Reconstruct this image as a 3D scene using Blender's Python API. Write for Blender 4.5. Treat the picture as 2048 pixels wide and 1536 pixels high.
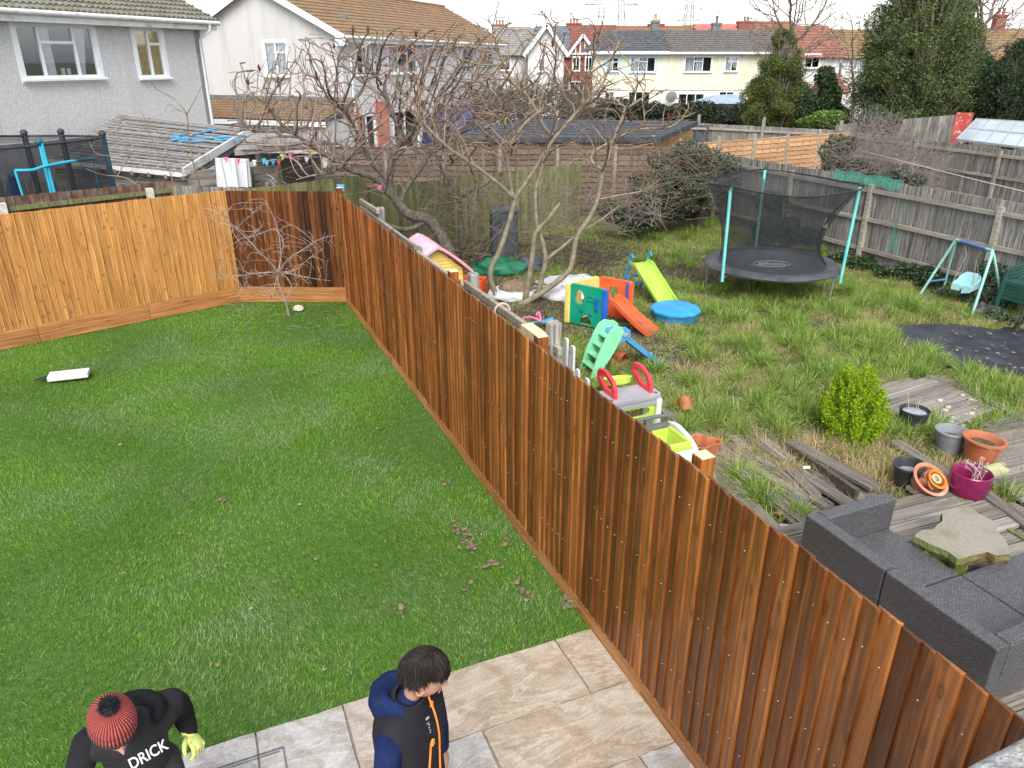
import bpy, math, random
import numpy as np
from mathutils import Vector, Matrix, noise as mnoise
from mathutils.geometry import tessellate_polygon
for o in list(bpy.data.objects): bpy.data.objects.remove(o)
S = bpy.context.scene
COL = S.collection
PI = math.pi
random.seed(7)
RNG = np.random.default_rng(11)

# ------------------------------------------------------------------ camera
H = 4.25; FPX = 1500.0; PITCH = math.atan(651/1500)
cam = bpy.data.cameras.new('camera'); cam.lens = 36*FPX/2048; cam.sensor_width = 36
cam.clip_end = 2000; cam.clip_start = .05
camo = bpy.data.objects.new('camera', cam); COL.objects.link(camo)
camo.location = (0, 0, H); camo.rotation_euler = (PI/2-PITCH, 0, 0)
S.camera = camo
# ------------------------------------------------------------------ sky, sun, exposure
W = bpy.data.worlds.new('World'); S.world = W; W.use_nodes = True
SUN_EL, SUN_AZ = math.radians(48), math.radians(178)
nt = W.node_tree; nt.nodes.clear()
sky = nt.nodes.new('ShaderNodeTexSky'); sky.sky_type = 'NISHITA'; sky.sun_disc = False
sky.sun_elevation = SUN_EL; sky.sun_rotation = SUN_AZ; sky.air_density = 1.0; sky.dust_density = 1.2; sky.ozone_density = 1.0
hs = nt.nodes.new('ShaderNodeHueSaturation'); hs.inputs['Saturation'].default_value = .34; hs.inputs['Value'].default_value = 1.0
bg = nt.nodes.new('ShaderNodeBackground'); bg.inputs['Strength'].default_value = .10
wo = nt.nodes.new('ShaderNodeOutputWorld')
nt.links.new(sky.outputs[0], hs.inputs['Color']); nt.links.new(hs.outputs[0], bg.inputs[0]); nt.links.new(bg.outputs[0], wo.inputs[0])
sl = bpy.data.lights.new('sun', 'SUN'); sl.energy = 1.25; sl.angle = math.radians(38); sl.color = (1, .96, .9)
so = bpy.data.objects.new('sun', sl); COL.objects.link(so)
sd = Vector((math.sin(SUN_AZ)*math.cos(SUN_EL), math.cos(SUN_AZ)*math.cos(SUN_EL), math.sin(SUN_EL)))
so.rotation_euler = sd.to_track_quat('Z', 'Y').to_euler(); so.location = sd*60
S.view_settings.view_transform = 'Standard'; S.view_settings.look = 'None'
S.view_settings.gamma = 1; S.view_settings.use_curve_mapping = False; S.view_settings.exposure = 1.55
S.render.engine = 'CYCLES'
S.cycles.transparent_max_bounces = 16; S.cycles.max_bounces = 6

# ------------------------------------------------------------------ places: a pixel of the 2048 px photograph to a real point
cP, sP = math.cos(PITCH), math.sin(PITCH)
def _ray(px, py):
    v = py-768; return (px-1024), FPX*cP-v*sP, FPX*sP+v*cP
def at(px, py, z=0.0):
    u, w, d = _ray(px, py); D = (H-z)*w/d; return Vector((u/w*D, D, z))
def atD(px, py, D):
    u, w, d = _ray(px, py); return Vector((u/w*D, D, H-d/w*D))
FD = Vector((-.392, .920, 0)); PD = Vector((.920, .392, 0))     # along the long fence (away), across it (right)
RZP = math.atan2(PD.y, PD.x)                                     # rotation whose +x is PD and +y is FD
def fence_x(y): return 2.72-.426*y
def V(*a): return Vector(a)

# ------------------------------------------------------------------ materials
class NT:
    def __init__(s, name):
        s.m = bpy.data.materials.new(name); s.m.use_nodes = True; s.t = s.m.node_tree; s.t.nodes.clear()
        s.out = s.t.nodes.new('ShaderNodeOutputMaterial'); s.b = s.t.nodes.new('ShaderNodeBsdfPrincipled')
        s.t.links.new(s.b.outputs[0], s.out.inputs[0])
    def n(s, typ, props=None, **ins):
        nd = s.t.nodes.new('ShaderNode'+typ)
        for k, v in (props or {}).items(): setattr(nd, k, v)
        for k, v in ins.items():
            key = int(k[1:]) if k[0] == 'i' and k[1:].isdigit() else k.replace('_', ' ')
            s.set(nd, key, v)
        return nd
    def set(s, nd, key, v):
        sock = nd.inputs[key]
        if isinstance(v, bpy.types.NodeSocket): s.t.links.new(v, sock)
        elif isinstance(v, bpy.types.Node): s.t.links.new(v.outputs[0], sock)
        else:
            if sock.type == 'RGBA' and len(v) == 3: v = (*v, 1)
            sock.default_value = v
    def ramp(s, fac, stops, interp='LINEAR'):
        r = s.t.nodes.new('ShaderNodeValToRGB'); s.set(r, 0, fac); cr = r.color_ramp; cr.interpolation = interp
        while len(cr.elements) > 1: cr.elements.remove(cr.elements[-1])
        for i, (p, c) in enumerate(stops):
            e = cr.elements[0] if i == 0 else cr.elements.new(p)
            e.position = p; e.color = (*c, 1) if len(c) == 3 else c
        return r
    def mix(s, f, a, b, mode='MIX'):
        m = s.t.nodes.new('ShaderNodeMix'); m.data_type = 'RGBA'; m.blend_type = mode
        s.set(m, 0, f); s.set(m, 6, a); s.set(m, 7, b); return m.outputs[2]
    def math(s, op, a, b=0.0, c=None):
        m = s.t.nodes.new('ShaderNodeMath'); m.operation = op; s.set(m, 0, a); s.set(m, 1, b)
        if c is not None: s.set(m, 2, c)
        return m.outputs[0]
    def coords(s, kind='Object', scale=(1, 1, 1), rand=True):
        tc = s.n('TexCoord'); mp = s.n('Mapping', Vector=tc.outputs[kind], Scale=scale)
        if not rand: return mp.outputs[0]
        oi = s.n('ObjectInfo'); sc = s.math('MULTIPLY', oi.outputs['Random'], 37.0)
        va = s.n('VectorMath', {'operation': 'ADD'}); s.set(va, 0, mp.outputs[0]); s.set(va, 1, sc); return va.outputs[0]
MATS = {}
def lerp(a, b, t): return tuple(x+(y-x)*t for x, y in zip(a, b))
def M(name, col, col2=None, scale=6.0, stretch=(1, 1, 1), rough=.7, bump=0.0, bscale=None, vary=0.0, island=0.0, metal=0.0, spec=.4,
      detail=5, contrast=(.35, .65), trans=0.0, coat=0.0, dirt=None, dscale=2.0, dcut=(.55, .75), alpha=None):
    if name in MATS: return MATS[name]
    N = NT(name); co = N.coords(scale=stretch)
    nz = N.n('TexNoise', Vector=co, Scale=scale, Detail=detail)
    c = N.ramp(nz, [(contrast[0], col), (contrast[1], col2 or col)]).outputs[0]
    if dirt:
        n2 = N.n('TexNoise', Vector=co, Scale=dscale, Detail=6, Roughness=.65)
        c = N.mix(N.ramp(n2, [(dcut[0], (0, 0, 0)), (dcut[1], (1, 1, 1))]).outputs[0], c, dirt)
    if vary or island:
        val = 1.0
        if vary:
            r = N.n('ObjectInfo').outputs['Random']; val = N.math('MULTIPLY_ADD', r, 2*vary, 1-vary)
        if island:
            r = N.n('NewGeometry').outputs['Random Per Island']; v2 = N.math('MULTIPLY_ADD', r, 2*island, 1-island)
            val = N.math('MULTIPLY', v2, val)
        h = N.n('HueSaturation', Value=val, Color=c); c = h.outputs[0]
    N.set(N.b, 'Base Color', c); N.set(N.b, 'Roughness', rough); N.set(N.b, 'Metallic', metal)
    N.set(N.b, 'Specular IOR Level', spec); N.set(N.b, 'Transmission Weight', trans); N.set(N.b, 'Coat Weight', coat)
    if bump:
        n3 = N.n('TexNoise', Vector=co, Scale=bscale or scale*3, Detail=4)
        bp = N.n('Bump', Strength=bump, Distance=.02, Height=n3.outputs[0]); N.set(N.b, 'Normal', bp)
    if alpha is not None: N.set(N.b, 'Alpha', alpha)
    MATS[name] = N.m; return N.m

def wood(name, cols, dark, knots=1.0, rough=.55, vary=.22, gs=(26, 26, 1.6), kden=3.2, moss=None, spec=.35, grainlines=True, saw=0.0, axis=2, tone=None, edge=0):
    """grain along local z (axis 2) or x (axis 0); each board its own tone and knots"""
    if name in MATS: return MATS[name]
    N = NT(name)
    sc = list(gs)
    if axis == 0: sc = [gs[2], gs[1], gs[0]]
    co = N.coords(scale=sc)
    g = N.n('TexNoise', Vector=co, Scale=1.0, Detail=7, Roughness=.62, Distortion=.7)
    c = N.ramp(g, [(.28, dark), (.42, cols[0]), (.58, cols[1]), (.75, cols[2] if len(cols) > 2 else cols[1])]).outputs[0]
    r = N.n('ObjectInfo').outputs['Random']
    r2 = N.math('FRACT', N.math('MULTIPLY', r, 17.31))
    if tone: c = N.mix(N.ramp(r2, [(.35, (0, 0, 0)), (.9, (1, 1, 1))]).outputs[0], c, N.mix(1.0, c, tone, 'MULTIPLY'))
    if edge:      # thick edge of each board paler: wear, with the lit edge painted in
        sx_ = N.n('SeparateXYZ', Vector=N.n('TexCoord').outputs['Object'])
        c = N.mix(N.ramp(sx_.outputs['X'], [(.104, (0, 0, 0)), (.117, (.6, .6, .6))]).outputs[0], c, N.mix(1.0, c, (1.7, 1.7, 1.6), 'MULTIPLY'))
    # broad wet / dry patches
    big = N.n('TexNoise', Vector=N.coords(scale=(1.5, 1.5, .8)), Scale=1.0, Detail=3)
    c = N.mix(N.ramp(big, [(.40, (0, 0, 0)), (.7, (.5, .5, .5))]).outputs[0], c, N.mix(1.0, c, (.55, .5, .45), 'MULTIPLY'))
    if knots:
        ks = [7, 7, kden]
        if axis == 0: ks = [kden, 7, 7]
        vo = N.n('TexVoronoi', Vector=N.coords(scale=ks), Scale=1.0, Randomness=1.0)
        kf = N.ramp(vo.outputs['Distance'], [(.0, (.5, .5, .5)), (.07, (.6, .6, .6)), (.1, (1, 1, 1)), (.14, (.3, .3, .3)), (.24, (0, 0, 0))]).outputs[0]
        kf = N.math('MULTIPLY', kf, knots); c = N.mix(kf, c, lerp(dark, (0, 0, 0), .35))
    if moss:
        mn = N.n('TexNoise', Vector=N.coords(scale=(3, 3, 3)), Scale=1.5, Detail=5)
        c = N.mix(N.ramp(mn, [(.45, (0, 0, 0)), (.62, (.85, .85, .85))]).outputs[0], c, moss)
    h = N.n('HueSaturation', Value=N.math('MULTIPLY_ADD', r, 2*vary, 1-vary), Color=c)
    N.set(N.b, 'Base Color', h.outputs[0]); N.set(N.b, 'Roughness', rough); N.set(N.b, 'Specular IOR Level', spec)
    hgt = g.outputs[0]
    bp = N.n('Bump', Strength=.35, Distance=.004, Height=hgt); N.set(N.b, 'Normal', bp)
    MATS[name] = N.m; return N.m

# ------------------------------------------------------------------ mesh builder
class MB:
    def __init__(s): s.v = []; s.f = []; s.mi = []; s.cur = 0
    def add(s, vs, fs, mx=None):
        b = len(s.v)
        if mx is not None: vs = [mx @ Vector(p) for p in vs]
        s.v.extend([tuple(p) for p in vs]); s.f.extend([tuple(i+b for i in f) for f in fs]); s.mi.extend([s.cur]*len(fs)); return s
    def box(s, c, d, rz=0, mx=None):
        x, y, z = d[0]/2, d[1]/2, d[2]/2
        vs = [(-x, -y, -z), (x, -y, -z), (x, y, -z), (-x, y, -z), (-x, -y, z), (x, -y, z), (x, y, z), (-x, y, z)]
        m = Matrix.Translation(c) @ Matrix.Rotation(rz, 4, 'Z')
        if mx is not None: m = mx @ m
        return s.add(vs, [(0, 3, 2, 1), (4, 5, 6, 7), (0, 1, 5, 4), (1, 2, 6, 5), (2, 3, 7, 6), (3, 0, 4, 7)], m)
    def beam(s, a, b, w, h, up=None, w2=None, h2=None):
        a, b = Vector(a), Vector(b); d = (b-a).normalized(); up = Vector(up or (0, 0, 1))
        if abs(d.dot(up)) > .98: up = Vector((0, 1, 0))
        sx = d.cross(up).normalized(); u = sx.cross(d); w2 = w if w2 is None else w2; h2 = h if h2 is None else h2
        vs = [p+sx*i*ww/2+u*j*hh/2 for p, ww, hh in ((a, w, h), (b, w2, h2)) for i, j in ((-1, -1), (1, -1), (1, 1), (-1, 1))]
        return s.add(vs, [(0, 1, 2, 3), (7, 6, 5, 4), (0, 4, 5, 1), (1, 5, 6, 2), (2, 6, 7, 3), (3, 7, 4, 0)])
    def tube(s, pts, r, n=8, cap=True, closed=False):
        pts = [Vector(p) for p in pts]; k = len(pts)
        rs = r if isinstance(r, (list, tuple)) else [r]*k
        b = len(s.v); ref = None
        for i, p in enumerate(pts):
            if closed: t = pts[(i+1) % k]-pts[i-1]
            else: t = pts[min(i+1, k-1)]-pts[max(i-1, 0)]
            t = t.normalized() if t.length > 1e-9 else Vector((0, 0, 1))
            if ref is None:
                ref = Vector((0, 0, 1)) if abs(t.z) < .9 else Vector((1, 0, 0))
            ref = (ref-t*ref.dot(t)); ref = ref.normalized() if ref.length > 1e-6 else t.orthogonal().normalized()
            o = t.cross(ref)
            for j in range(n):
                a = 2*PI*j/n; s.v.append(tuple(p+(ref*math.cos(a)+o*math.sin(a))*rs[i]))
        m = k if closed else k-1
        for i in range(m):
            for j in range(n):
                a = b+i*n+j; c = b+i*n+(j+1) % n; i2 = (i+1) % k
                s.f.append((a, c, b+i2*n+(j+1) % n, b+i2*n+j)); s.mi.append(s.cur)
        if cap and not closed:
            s.f.append(tuple(b+j for j in range(n))[::-1]); s.f.append(tuple(b+(k-1)*n+j for j in range(n))); s.mi += [s.cur]*2
        return s
    def lathe(s, prof, n=20, mx=None, wob=None, cap=True):
        vs = []; fs = []
        for i, (r, z) in enumerate(prof):
            for j in range(n):
                a = 2*PI*j/n; rr = r if wob is None else r*(1+wob(a, z)); vs.append((rr*math.cos(a), rr*math.sin(a), z))
        for i in range(len(prof)-1):
            for j in range(n):
                fs.append((i*n+j, i*n+(j+1) % n, (i+1)*n+(j+1) % n, (i+1)*n+j))
        if prof[0] == prof[-1]: cap = False
        if cap and prof[0][0] > 1e-4: fs.append(tuple(range(n))[::-1])
        if cap and prof[-1][0] > 1e-4: fs.append(tuple((len(prof)-1)*n+j for j in range(n)))
        return s.add(vs, fs, mx)
    def prism(s, outer, t, mx=None, holes=()):
        """polygon in local xy with holes, extruded 0..t in z"""
        loops = [list(outer)]+[list(h) for h in holes]
        flat = [p for l in loops for p in l]; tris = tessellate_polygon([[Vector((p[0], p[1], 0)) for p in l] for l in loops])
        n = len(flat); vs = [(p[0], p[1], 0) for p in flat]+[(p[0], p[1], t) for p in flat]; fs = []
        for a, b, c in tris:
            A, B, Cc = flat[a], flat[b], flat[c]
            cr = (B[0]-A[0])*(Cc[1]-A[1])-(B[1]-A[1])*(Cc[0]-A[0])
            if cr < 0: b, c = c, b
            fs += [(a, c, b), (a+n, b+n, c+n)]
        o = 0
        for li, l in enumerate(loops):
            k = len(l); ar = sum(l[i][0]*l[(i+1) % k][1]-l[(i+1) % k][0]*l[i][1] for i in range(k))
            ccw = (ar > 0) == (li == 0)
            for i in range(k):
                a, b = o+i, o+(i+1) % k
                fs.append((a, b, b+n, a+n) if ccw else (b, a, a+n, b+n))
            o += k
        return s.add(vs, fs, mx)
    def ball(s, c, r, n=12, mx=None):
        r = r if isinstance(r, (tuple, list)) else (r, r, r); m = n//2
        prof = [(math.sin(PI*i/m), -math.cos(PI*i/m)) for i in range(m+1)]; prof[0] = (.001, -1); prof[-1] = (.001, 1)
        q = Matrix.Translation(c) @ Matrix.Diagonal((*r, 1))
        return s.lathe(prof, n, q if mx is None else mx @ q)
    def mesh(s, name, mats, smooth=None):
        me = bpy.data.meshes.new(name); me.from_pydata(s.v, [], s.f)
        mats = mats if isinstance(mats, (list, tuple)) else [mats]
        for m in mats: me.materials.append(m)
        if len(mats) > 1: me.polygons.foreach_set('material_index', s.mi)
        if smooth is not None:
            me.polygons.foreach_set('use_smooth', [True]*len(me.polygons))
            if smooth < 180: me.set_sharp_from_angle(angle=math.radians(smooth))
        me.update(); return me
    def build(s, name, mats, parent=None, smooth=None, bevel=0, world=False, label=None, kind=None, seg=2):
        if world and parent is not None:
            bpy.context.view_layer.update() if False else None
            inv = wmat(parent).inverted(); s.v = [tuple(inv @ Vector(p)) for p in s.v]
        o = bpy.data.objects.new(name, s.mesh(name, mats, smooth)); COL.objects.link(o)
        if parent is not None: o.parent = parent
        if bevel:
            b = o.modifiers.new('bevel', 'BEVEL'); b.width = bevel; b.segments = seg; b.limit_method = 'ANGLE'; b.angle_limit = math.radians(35)
        if label: o['label'] = label
        if kind: o['kind'] = kind
        return o
def lmat(o): return Matrix.LocRotScale(o.location, o.rotation_euler, o.scale)
def wmat(o):
    m = lmat(o)
    while o.parent is not None: o = o.parent; m = lmat(o) @ m
    return m
def thing(name, label, cat, loc=(0, 0, 0), rz=0.0, group=None, kind=None):
    o = bpy.data.objects.new(name, None); COL.objects.link(o); o.empty_display_size = .1
    o.location = loc; o.rotation_euler = (0, 0, rz)
    if label: o['label'] = label
    if cat: o['category'] = cat
    if group: o['group'] = group
    if kind: o['kind'] = kind
    return o
def tag(o, label=None, cat=None, group=None, kind=None):
    for k, v in (('label', label), ('category', cat), ('group', group), ('kind', kind)):
        if v: o[k] = v
    return o
def copy_tree(o, parent=None, **tags):
    c = o.copy(); COL.objects.link(c)
    if parent is not None: c.parent = parent
    for ch in [x for x in o.children]: copy_tree(ch, c)
    for k, v in tags.items(): c[k] = v
    return c
def piece(name, me, parent, loc=(0, 0, 0), rot=(0, 0, 0), scale=(1, 1, 1)):
    o = bpy.data.objects.new(name, me); COL.objects.link(o); o.parent = parent
    o.location = loc; o.rotation_euler = rot; o.scale = scale; return o
def npmesh(name, verts, faces, mat, parent=None, smooth=False, kind=None):
    """verts (N,3), faces (M,3 or 4) numpy"""
    me = bpy.data.meshes.new(name); k = faces.shape[1]
    me.vertices.add(len(verts)); me.vertices.foreach_set('co', verts.astype(np.float32).ravel())
    me.loops.add(faces.size); me.loops.foreach_set('vertex_index', faces.astype(np.int32).ravel())
    me.polygons.add(len(faces)); me.polygons.foreach_set('loop_start', np.arange(0, faces.size, k, dtype=np.int32))
    me.polygons.foreach_set('use_smooth', np.full(len(faces), smooth))
    for m in (mat if isinstance(mat, (list, tuple)) else [mat]): me.materials.append(m)
    me.update(calc_edges=True)
    o = bpy.data.objects.new(name, me); COL.objects.link(o)
    if parent is not None: o.parent = parent
    if kind: o['kind'] = kind
    return o
def circ(cx, cy, r, n=16, ry=None, a0=0): return [(cx+r*math.cos(a0+2*PI*i/n), cy+(ry or r)*math.sin(a0+2*PI*i/n)) for i in range(n)]
def rrect(x0, y0, x1, y1, r, n=4):
    o = []
    for cx, cy, a in ((x1-r, y0+r, -PI/2), (x1-r, y1-r, 0), (x0+r, y1-r, PI/2), (x0+r, y0+r, PI)):
        for i in range(n+1): t = a+PI/2*i/n; o.append((cx+r*math.cos(t), cy+r*math.sin(t)))
    return o
def frame_mx(o, x, y):
    """matrix with local x,y axes along given vectors"""
    x = Vector(x).normalized(); z = x.cross(Vector(y)).normalized(); y = z.cross(x)
    m = Matrix((x, y, z)).transposed().to_4x4(); m.translation = o; return m
def smoothpts(pts, k=4):
    pts = [Vector(p) for p in pts]; out = []
    for i in range(len(pts)-1):
        p0, p1, p2, p3 = pts[max(i-1, 0)], pts[i], pts[i+1], pts[min(i+2, len(pts)-1)]
        for j in range(k):
            t = j/k; out.append(.5*((2*p1)+(p2-p0)*t+(2*p0-5*p1+4*p2-p3)*t*t+(3*p1-3*p2+p3-p0)*t**3))
    return out+[pts[-1]]

# shared materials
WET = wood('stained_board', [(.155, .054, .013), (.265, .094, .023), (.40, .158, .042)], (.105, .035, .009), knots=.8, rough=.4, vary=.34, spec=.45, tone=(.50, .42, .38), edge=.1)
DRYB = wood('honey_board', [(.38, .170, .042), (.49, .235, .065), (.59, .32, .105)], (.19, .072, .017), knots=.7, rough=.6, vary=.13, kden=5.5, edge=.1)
DARKB = wood('dark_board', [(.085, .028, .008), (.17, .056, .014), (.30, .11, .028)], (.035, .012, .005), knots=.5, rough=.45, vary=.5, tone=(.5, .45, .42))
GRAVEL = wood('gravel_board', [(.34, .14, .045), (.46, .21, .075), (.54, .27, .11)], (.18, .06, .02), knots=.7, rough=.55, vary=.15, axis=0, gs=(26, 26, 1.2))
CUT = M('cut_timber', (.62, .50, .30), (.74, .64, .44), scale=18, rough=.7)
GREY = wood('grey_board', [(.19, .178, .16), (.34, .325, .305), (.50, .485, .465)], (.09, .08, .07), knots=.55, rough=.85, vary=.24, spec=.2, kden=3)
GREYR = wood('grey_rail', [(.30, .27, .22), (.40, .37, .31), (.50, .47, .40)], (.16, .13, .10), knots=.4, rough=.85, vary=.12, axis=0, spec=.2)
DECK = wood('deck_board', [(.20, .18, .155), (.31, .285, .25), (.40, .375, .33)], (.07, .06, .05), knots=.4, rough=.8, vary=.3, axis=0, gs=(40, 40, 1.5), spec=.25)
MOSSY = wood('mossy_board', [(.13, .13, .07), (.21, .21, .12), (.30, .29, .19)], (.06, .06, .035), knots=.3, rough=.9, vary=.25, moss=(.17, .19, .06), spec=.15)
BROWN = wood('brown_slat', [(.13, .095, .07), (.20, .155, .12), (.28, .23, .19)], (.07, .05, .035), knots=.3, rough=.85, vary=.25, axis=0, spec=.2)
TANLAP = wood('tan_slat', [(.42, .24, .12), (.55, .34, .19), (.64, .43, .27)], (.25, .12, .05), knots=.5, rough=.7, vary=.15, axis=0)
# ================================================================== ground
SOIL = M('soil', (.045, .03, .018), (.10, .075, .05), scale=9, rough=.95, bump=.5, bscale=40, spec=.1)
def ground_mat():
    N = NT('rough_ground'); co = N.coords(rand=False)
    n1 = N.n('TexNoise', Vector=co, Scale=.9, Detail=6); n2 = N.n('TexNoise', Vector=co, Scale=16, Detail=5)
    a = N.ramp(n2, [(.35, (.035, .024, .015)), (.6, (.10, .075, .05))]).outputs[0]
    b = N.ramp(n2, [(.35, (.05, .075, .02)), (.6, (.20, .20, .08))]).outputs[0]
    N.set(N.b, 'Base Color', N.mix(N.ramp(n1, [(.42, (0, 0, 0)), (.56, (1, 1, 1))]).outputs[0], a, b))
    N.set(N.b, 'Roughness', .95); bp = N.n('Bump', Strength=.6, Distance=.03, Height=n2.outputs[0]); N.set(N.b, 'Normal', bp)
    return N.m
GMAT = ground_mat()
g = MB(); g.box((0, 0, -.25), (10, 10, .2))
m = MB()
R0 = 900
m.add([(-R0, -60, -.12), (R0, -60, -.12), (R0, R0, -.12), (-R0, R0, -.12)], [(0, 1, 2, 3)])
o = m.build('ground', GMAT); tag(o, 'wide flat ground under the gardens and houses', kind='structure')
def gz(x, y):      # gentle bumps of the rough garden
    return .05*mnoise.noise(Vector((x*.7, y*.7, 0)))+.02*mnoise.noise(Vector((x*2.5, y*2.5, 5)))
# lawn bed (new garden) : corner to house
LC = [(fence_x(1.2), 1.2), (fence_x(13.75), 13.75), (-5.2, 13.78), (-8.14, 11.15), (-12, 7.7), (-12, 1.2)]
m = MB(); m.prism(LC, .1, Matrix.Translation((0, 0, -.11))); o = m.build('lawn_bed', M('lawn_soil', (.04, .10, .012), (.07, .14, .025), scale=20, rough=.95)); tag(o, 'soil and thatch under the new lawn', kind='structure')
# neighbour's garden ground as a bumpy sheet
NX, NY = 90, 100
xs = np.linspace(-4, 14, NX); ys = np.linspace(1.0, 24, NY)
vs = []; fs = []
for j, y in enumerate(ys):
    x0 = fence_x(y)+.09
    for i in range(NX):
        x = x0+(i/(NX-1))*16; vs.append((x, y, gz(x, y)))
for j in range(NY-1):
    for i in range(NX-1): a = j*NX+i; fs.append((a, a+1, a+NX+1, a+NX))
m = MB(); m.add(vs, fs); o = m.build('rough_garden_ground', GMAT, smooth=180); tag(o, 'muddy, uneven ground of the overgrown garden right of the new fence', kind='structure')

# ================================================================== patio of sandstone slabs
def stone_mat(name, a, b, c):
    N = NT(name); co = N.coords(scale=(1, 1, 1))
    wv = N.n('TexNoise', Vector=co, Scale=1.6, Detail=9, Roughness=.6, Distortion=2.2)
    w2 = N.n('TexWave', {'wave_type': 'BANDS', 'bands_direction': 'DIAGONAL'}, Vector=co, Scale=1.6, Distortion=9.0, Detail=5, Detail_Scale=1.4)
    c1 = N.ramp(wv, [(.3, a), (.5, b), (.7, c)]).outputs[0]
    c1 = N.mix(N.ramp(w2.outputs[1], [(.0, (.6, .6, .6)), (.35, (0, 0, 0))]).outputs[0], c1, lerp(a, (.26, .17, .10), .6))
    vn = N.n('TexNoise', Vector=N.coords(scale=(.8, 2.6, 1)), Scale=1.7, Detail=7, Roughness=.62, Distortion=1.1)
    c1 = N.mix(N.ramp(vn.outputs[0], [(.44, (0, 0, 0)), (.47, (.5, .5, .5)), (.485, (0, 0, 0))]).outputs[0], c1, lerp(c, (.8, .76, .7), .6))
    c1 = N.mix(N.ramp(vn.outputs[0], [(.50, (0, 0, 0)), (.515, (.6, .6, .6)), (.525, (0, 0, 0)), (.57, (0, 0, 0)), (.585, (.5, .5, .5)), (.595, (0, 0, 0))]).outputs[0], c1, lerp(a, (.1, .08, .06), .5))
    fn = N.n('TexNoise', Vector=co, Scale=60, Detail=3)
    c1 = N.mix(.25, c1, N.ramp(fn, [(.35, lerp(a, (0, 0, 0), .35)), (.65, c)]).outputs[0])
    N.set(N.b, 'Base Color', c1); N.set(N.b, 'Roughness', .6); N.set(N.b, 'Specular IOR Level', .4)
    rid = N.n('TexNoise', {'noise_type': 'RIDGED_MULTIFRACTAL'}, Vector=N.coords(scale=(1, 2.2, 1)), Scale=2.3, Detail=6, Distortion=1.2)
    bp = N.n('Bump', Strength=.8, Distance=.02, Height=vn.outputs[0]); N.set(N.b, 'Normal', bp)
    return N.m
ST = [stone_mat('buff_sandstone', (.35, .27, .185), (.44, .36, .27), (.52, .46, .38)),
      stone_mat('grey_sandstone', (.33, .315, .29), (.43, .415, .39), (.52, .505, .48)),
      stone_mat('pink_sandstone', (.36, .295, .245), (.46, .385, .325), (.54, .48, .42))]
patio = thing('patio', 'stone patio of large riven sandstone slabs beside the lawn', None, (fence_x(4.8)-.03, 4.80, 0), RZP-PI, kind='structure')
m = MB(); m.box((3.2, 2.02, -.022), (6.8, 4.0, .03)); m.build('joint_bed', M('mortar', (.20, .185, .165), (.28, .26, .235), scale=30, rough=.9), patio)
# local x runs left along the edge, local y runs towards the house
rows = [(.0, .60, [.0, .33, 1.42, 2.02, 2.62, 3.22, 4.4, 5.3, 6.4]),
        (.60, 1.20, [.0, 1.18, 2.02, 2.30, 3.45, 4.05, 5.2, 6.4]),
        (1.20, 1.82, [.0, .30, 1.2, 2.1, 2.7, 3.9, 4.8, 6.4]),
        (1.82, 2.7, [.0, .9, 1.5, 2.7, 3.3, 4.5, 6.4]), (2.7, 3.6, [.0, .6, 1.8, 2.7, 3.6, 4.8, 6.4])]
cols_ = [[0, 0, 2, 1, 1, 1, 1, 1], [0, 1, 2, 1, 1, 1, 1], [1, 0, 1, 2, 1, 1, 1], [0, 1, 2, 1, 1, 1], [1, 2, 0, 1, 1, 1]]
k = 0
for (y0, y1, xb), cl in zip(rows, cols_):
    for i in range(len(xb)-1):
        x0, x1 = xb[i]+.006, xb[i+1]-.006; w, h = x1-x0, (y1-y0)-.012
        def edge(n, a, b, ph):
            return [Vector(a).lerp(Vector(b), t/n)+Vector((.004*math.sin(7*t+ph+k), .004*math.cos(5*t+ph*2+k))) for t in range(n)]
        c = [(-w/2, -h/2), (w/2, -h/2), (w/2, h/2), (-w/2, h/2)]
        poly = []
        for q in range(4): poly += [(p.x, p.y) for p in edge(6, c[q], c[(q+1) % 4], q)]
        mm = MB(); mm.prism(poly, .04, Matrix.Translation((0, 0, -.028)))
        so_ = mm.build('slab', ST[cl[i]], patio, bevel=.006); so_.location = ((x0+x1)/2, (y0+y1)/2, .004*random.uniform(-1, 1)); k += 1
# recessed inspection cover frame lying in the slabs
cov = thing('inspection_cover', 'thin metal rim of the recessed inspection cover in the patio slabs', 'drain cover', at(566, 1494, .02)-PD*.31-FD*.17, RZP)
m = MB()
for x0, y0, w, d in ((0, .17, .62, .008), (0, -.17, .62, .008), (-.31, 0, .008, .34), (.31, 0, .008, .34)): m.box((x0, y0, 0), (w, d, .006))
m.box((0, .145, 0), (.57, .005, .005)); m.box((-.285, 0, 0), (.005, .29, .005))
m.build('rim', M('galvanised', (.18, .19, .2), (.3, .3, .32), scale=20, rough=.45, metal=.8), cov)

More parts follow.
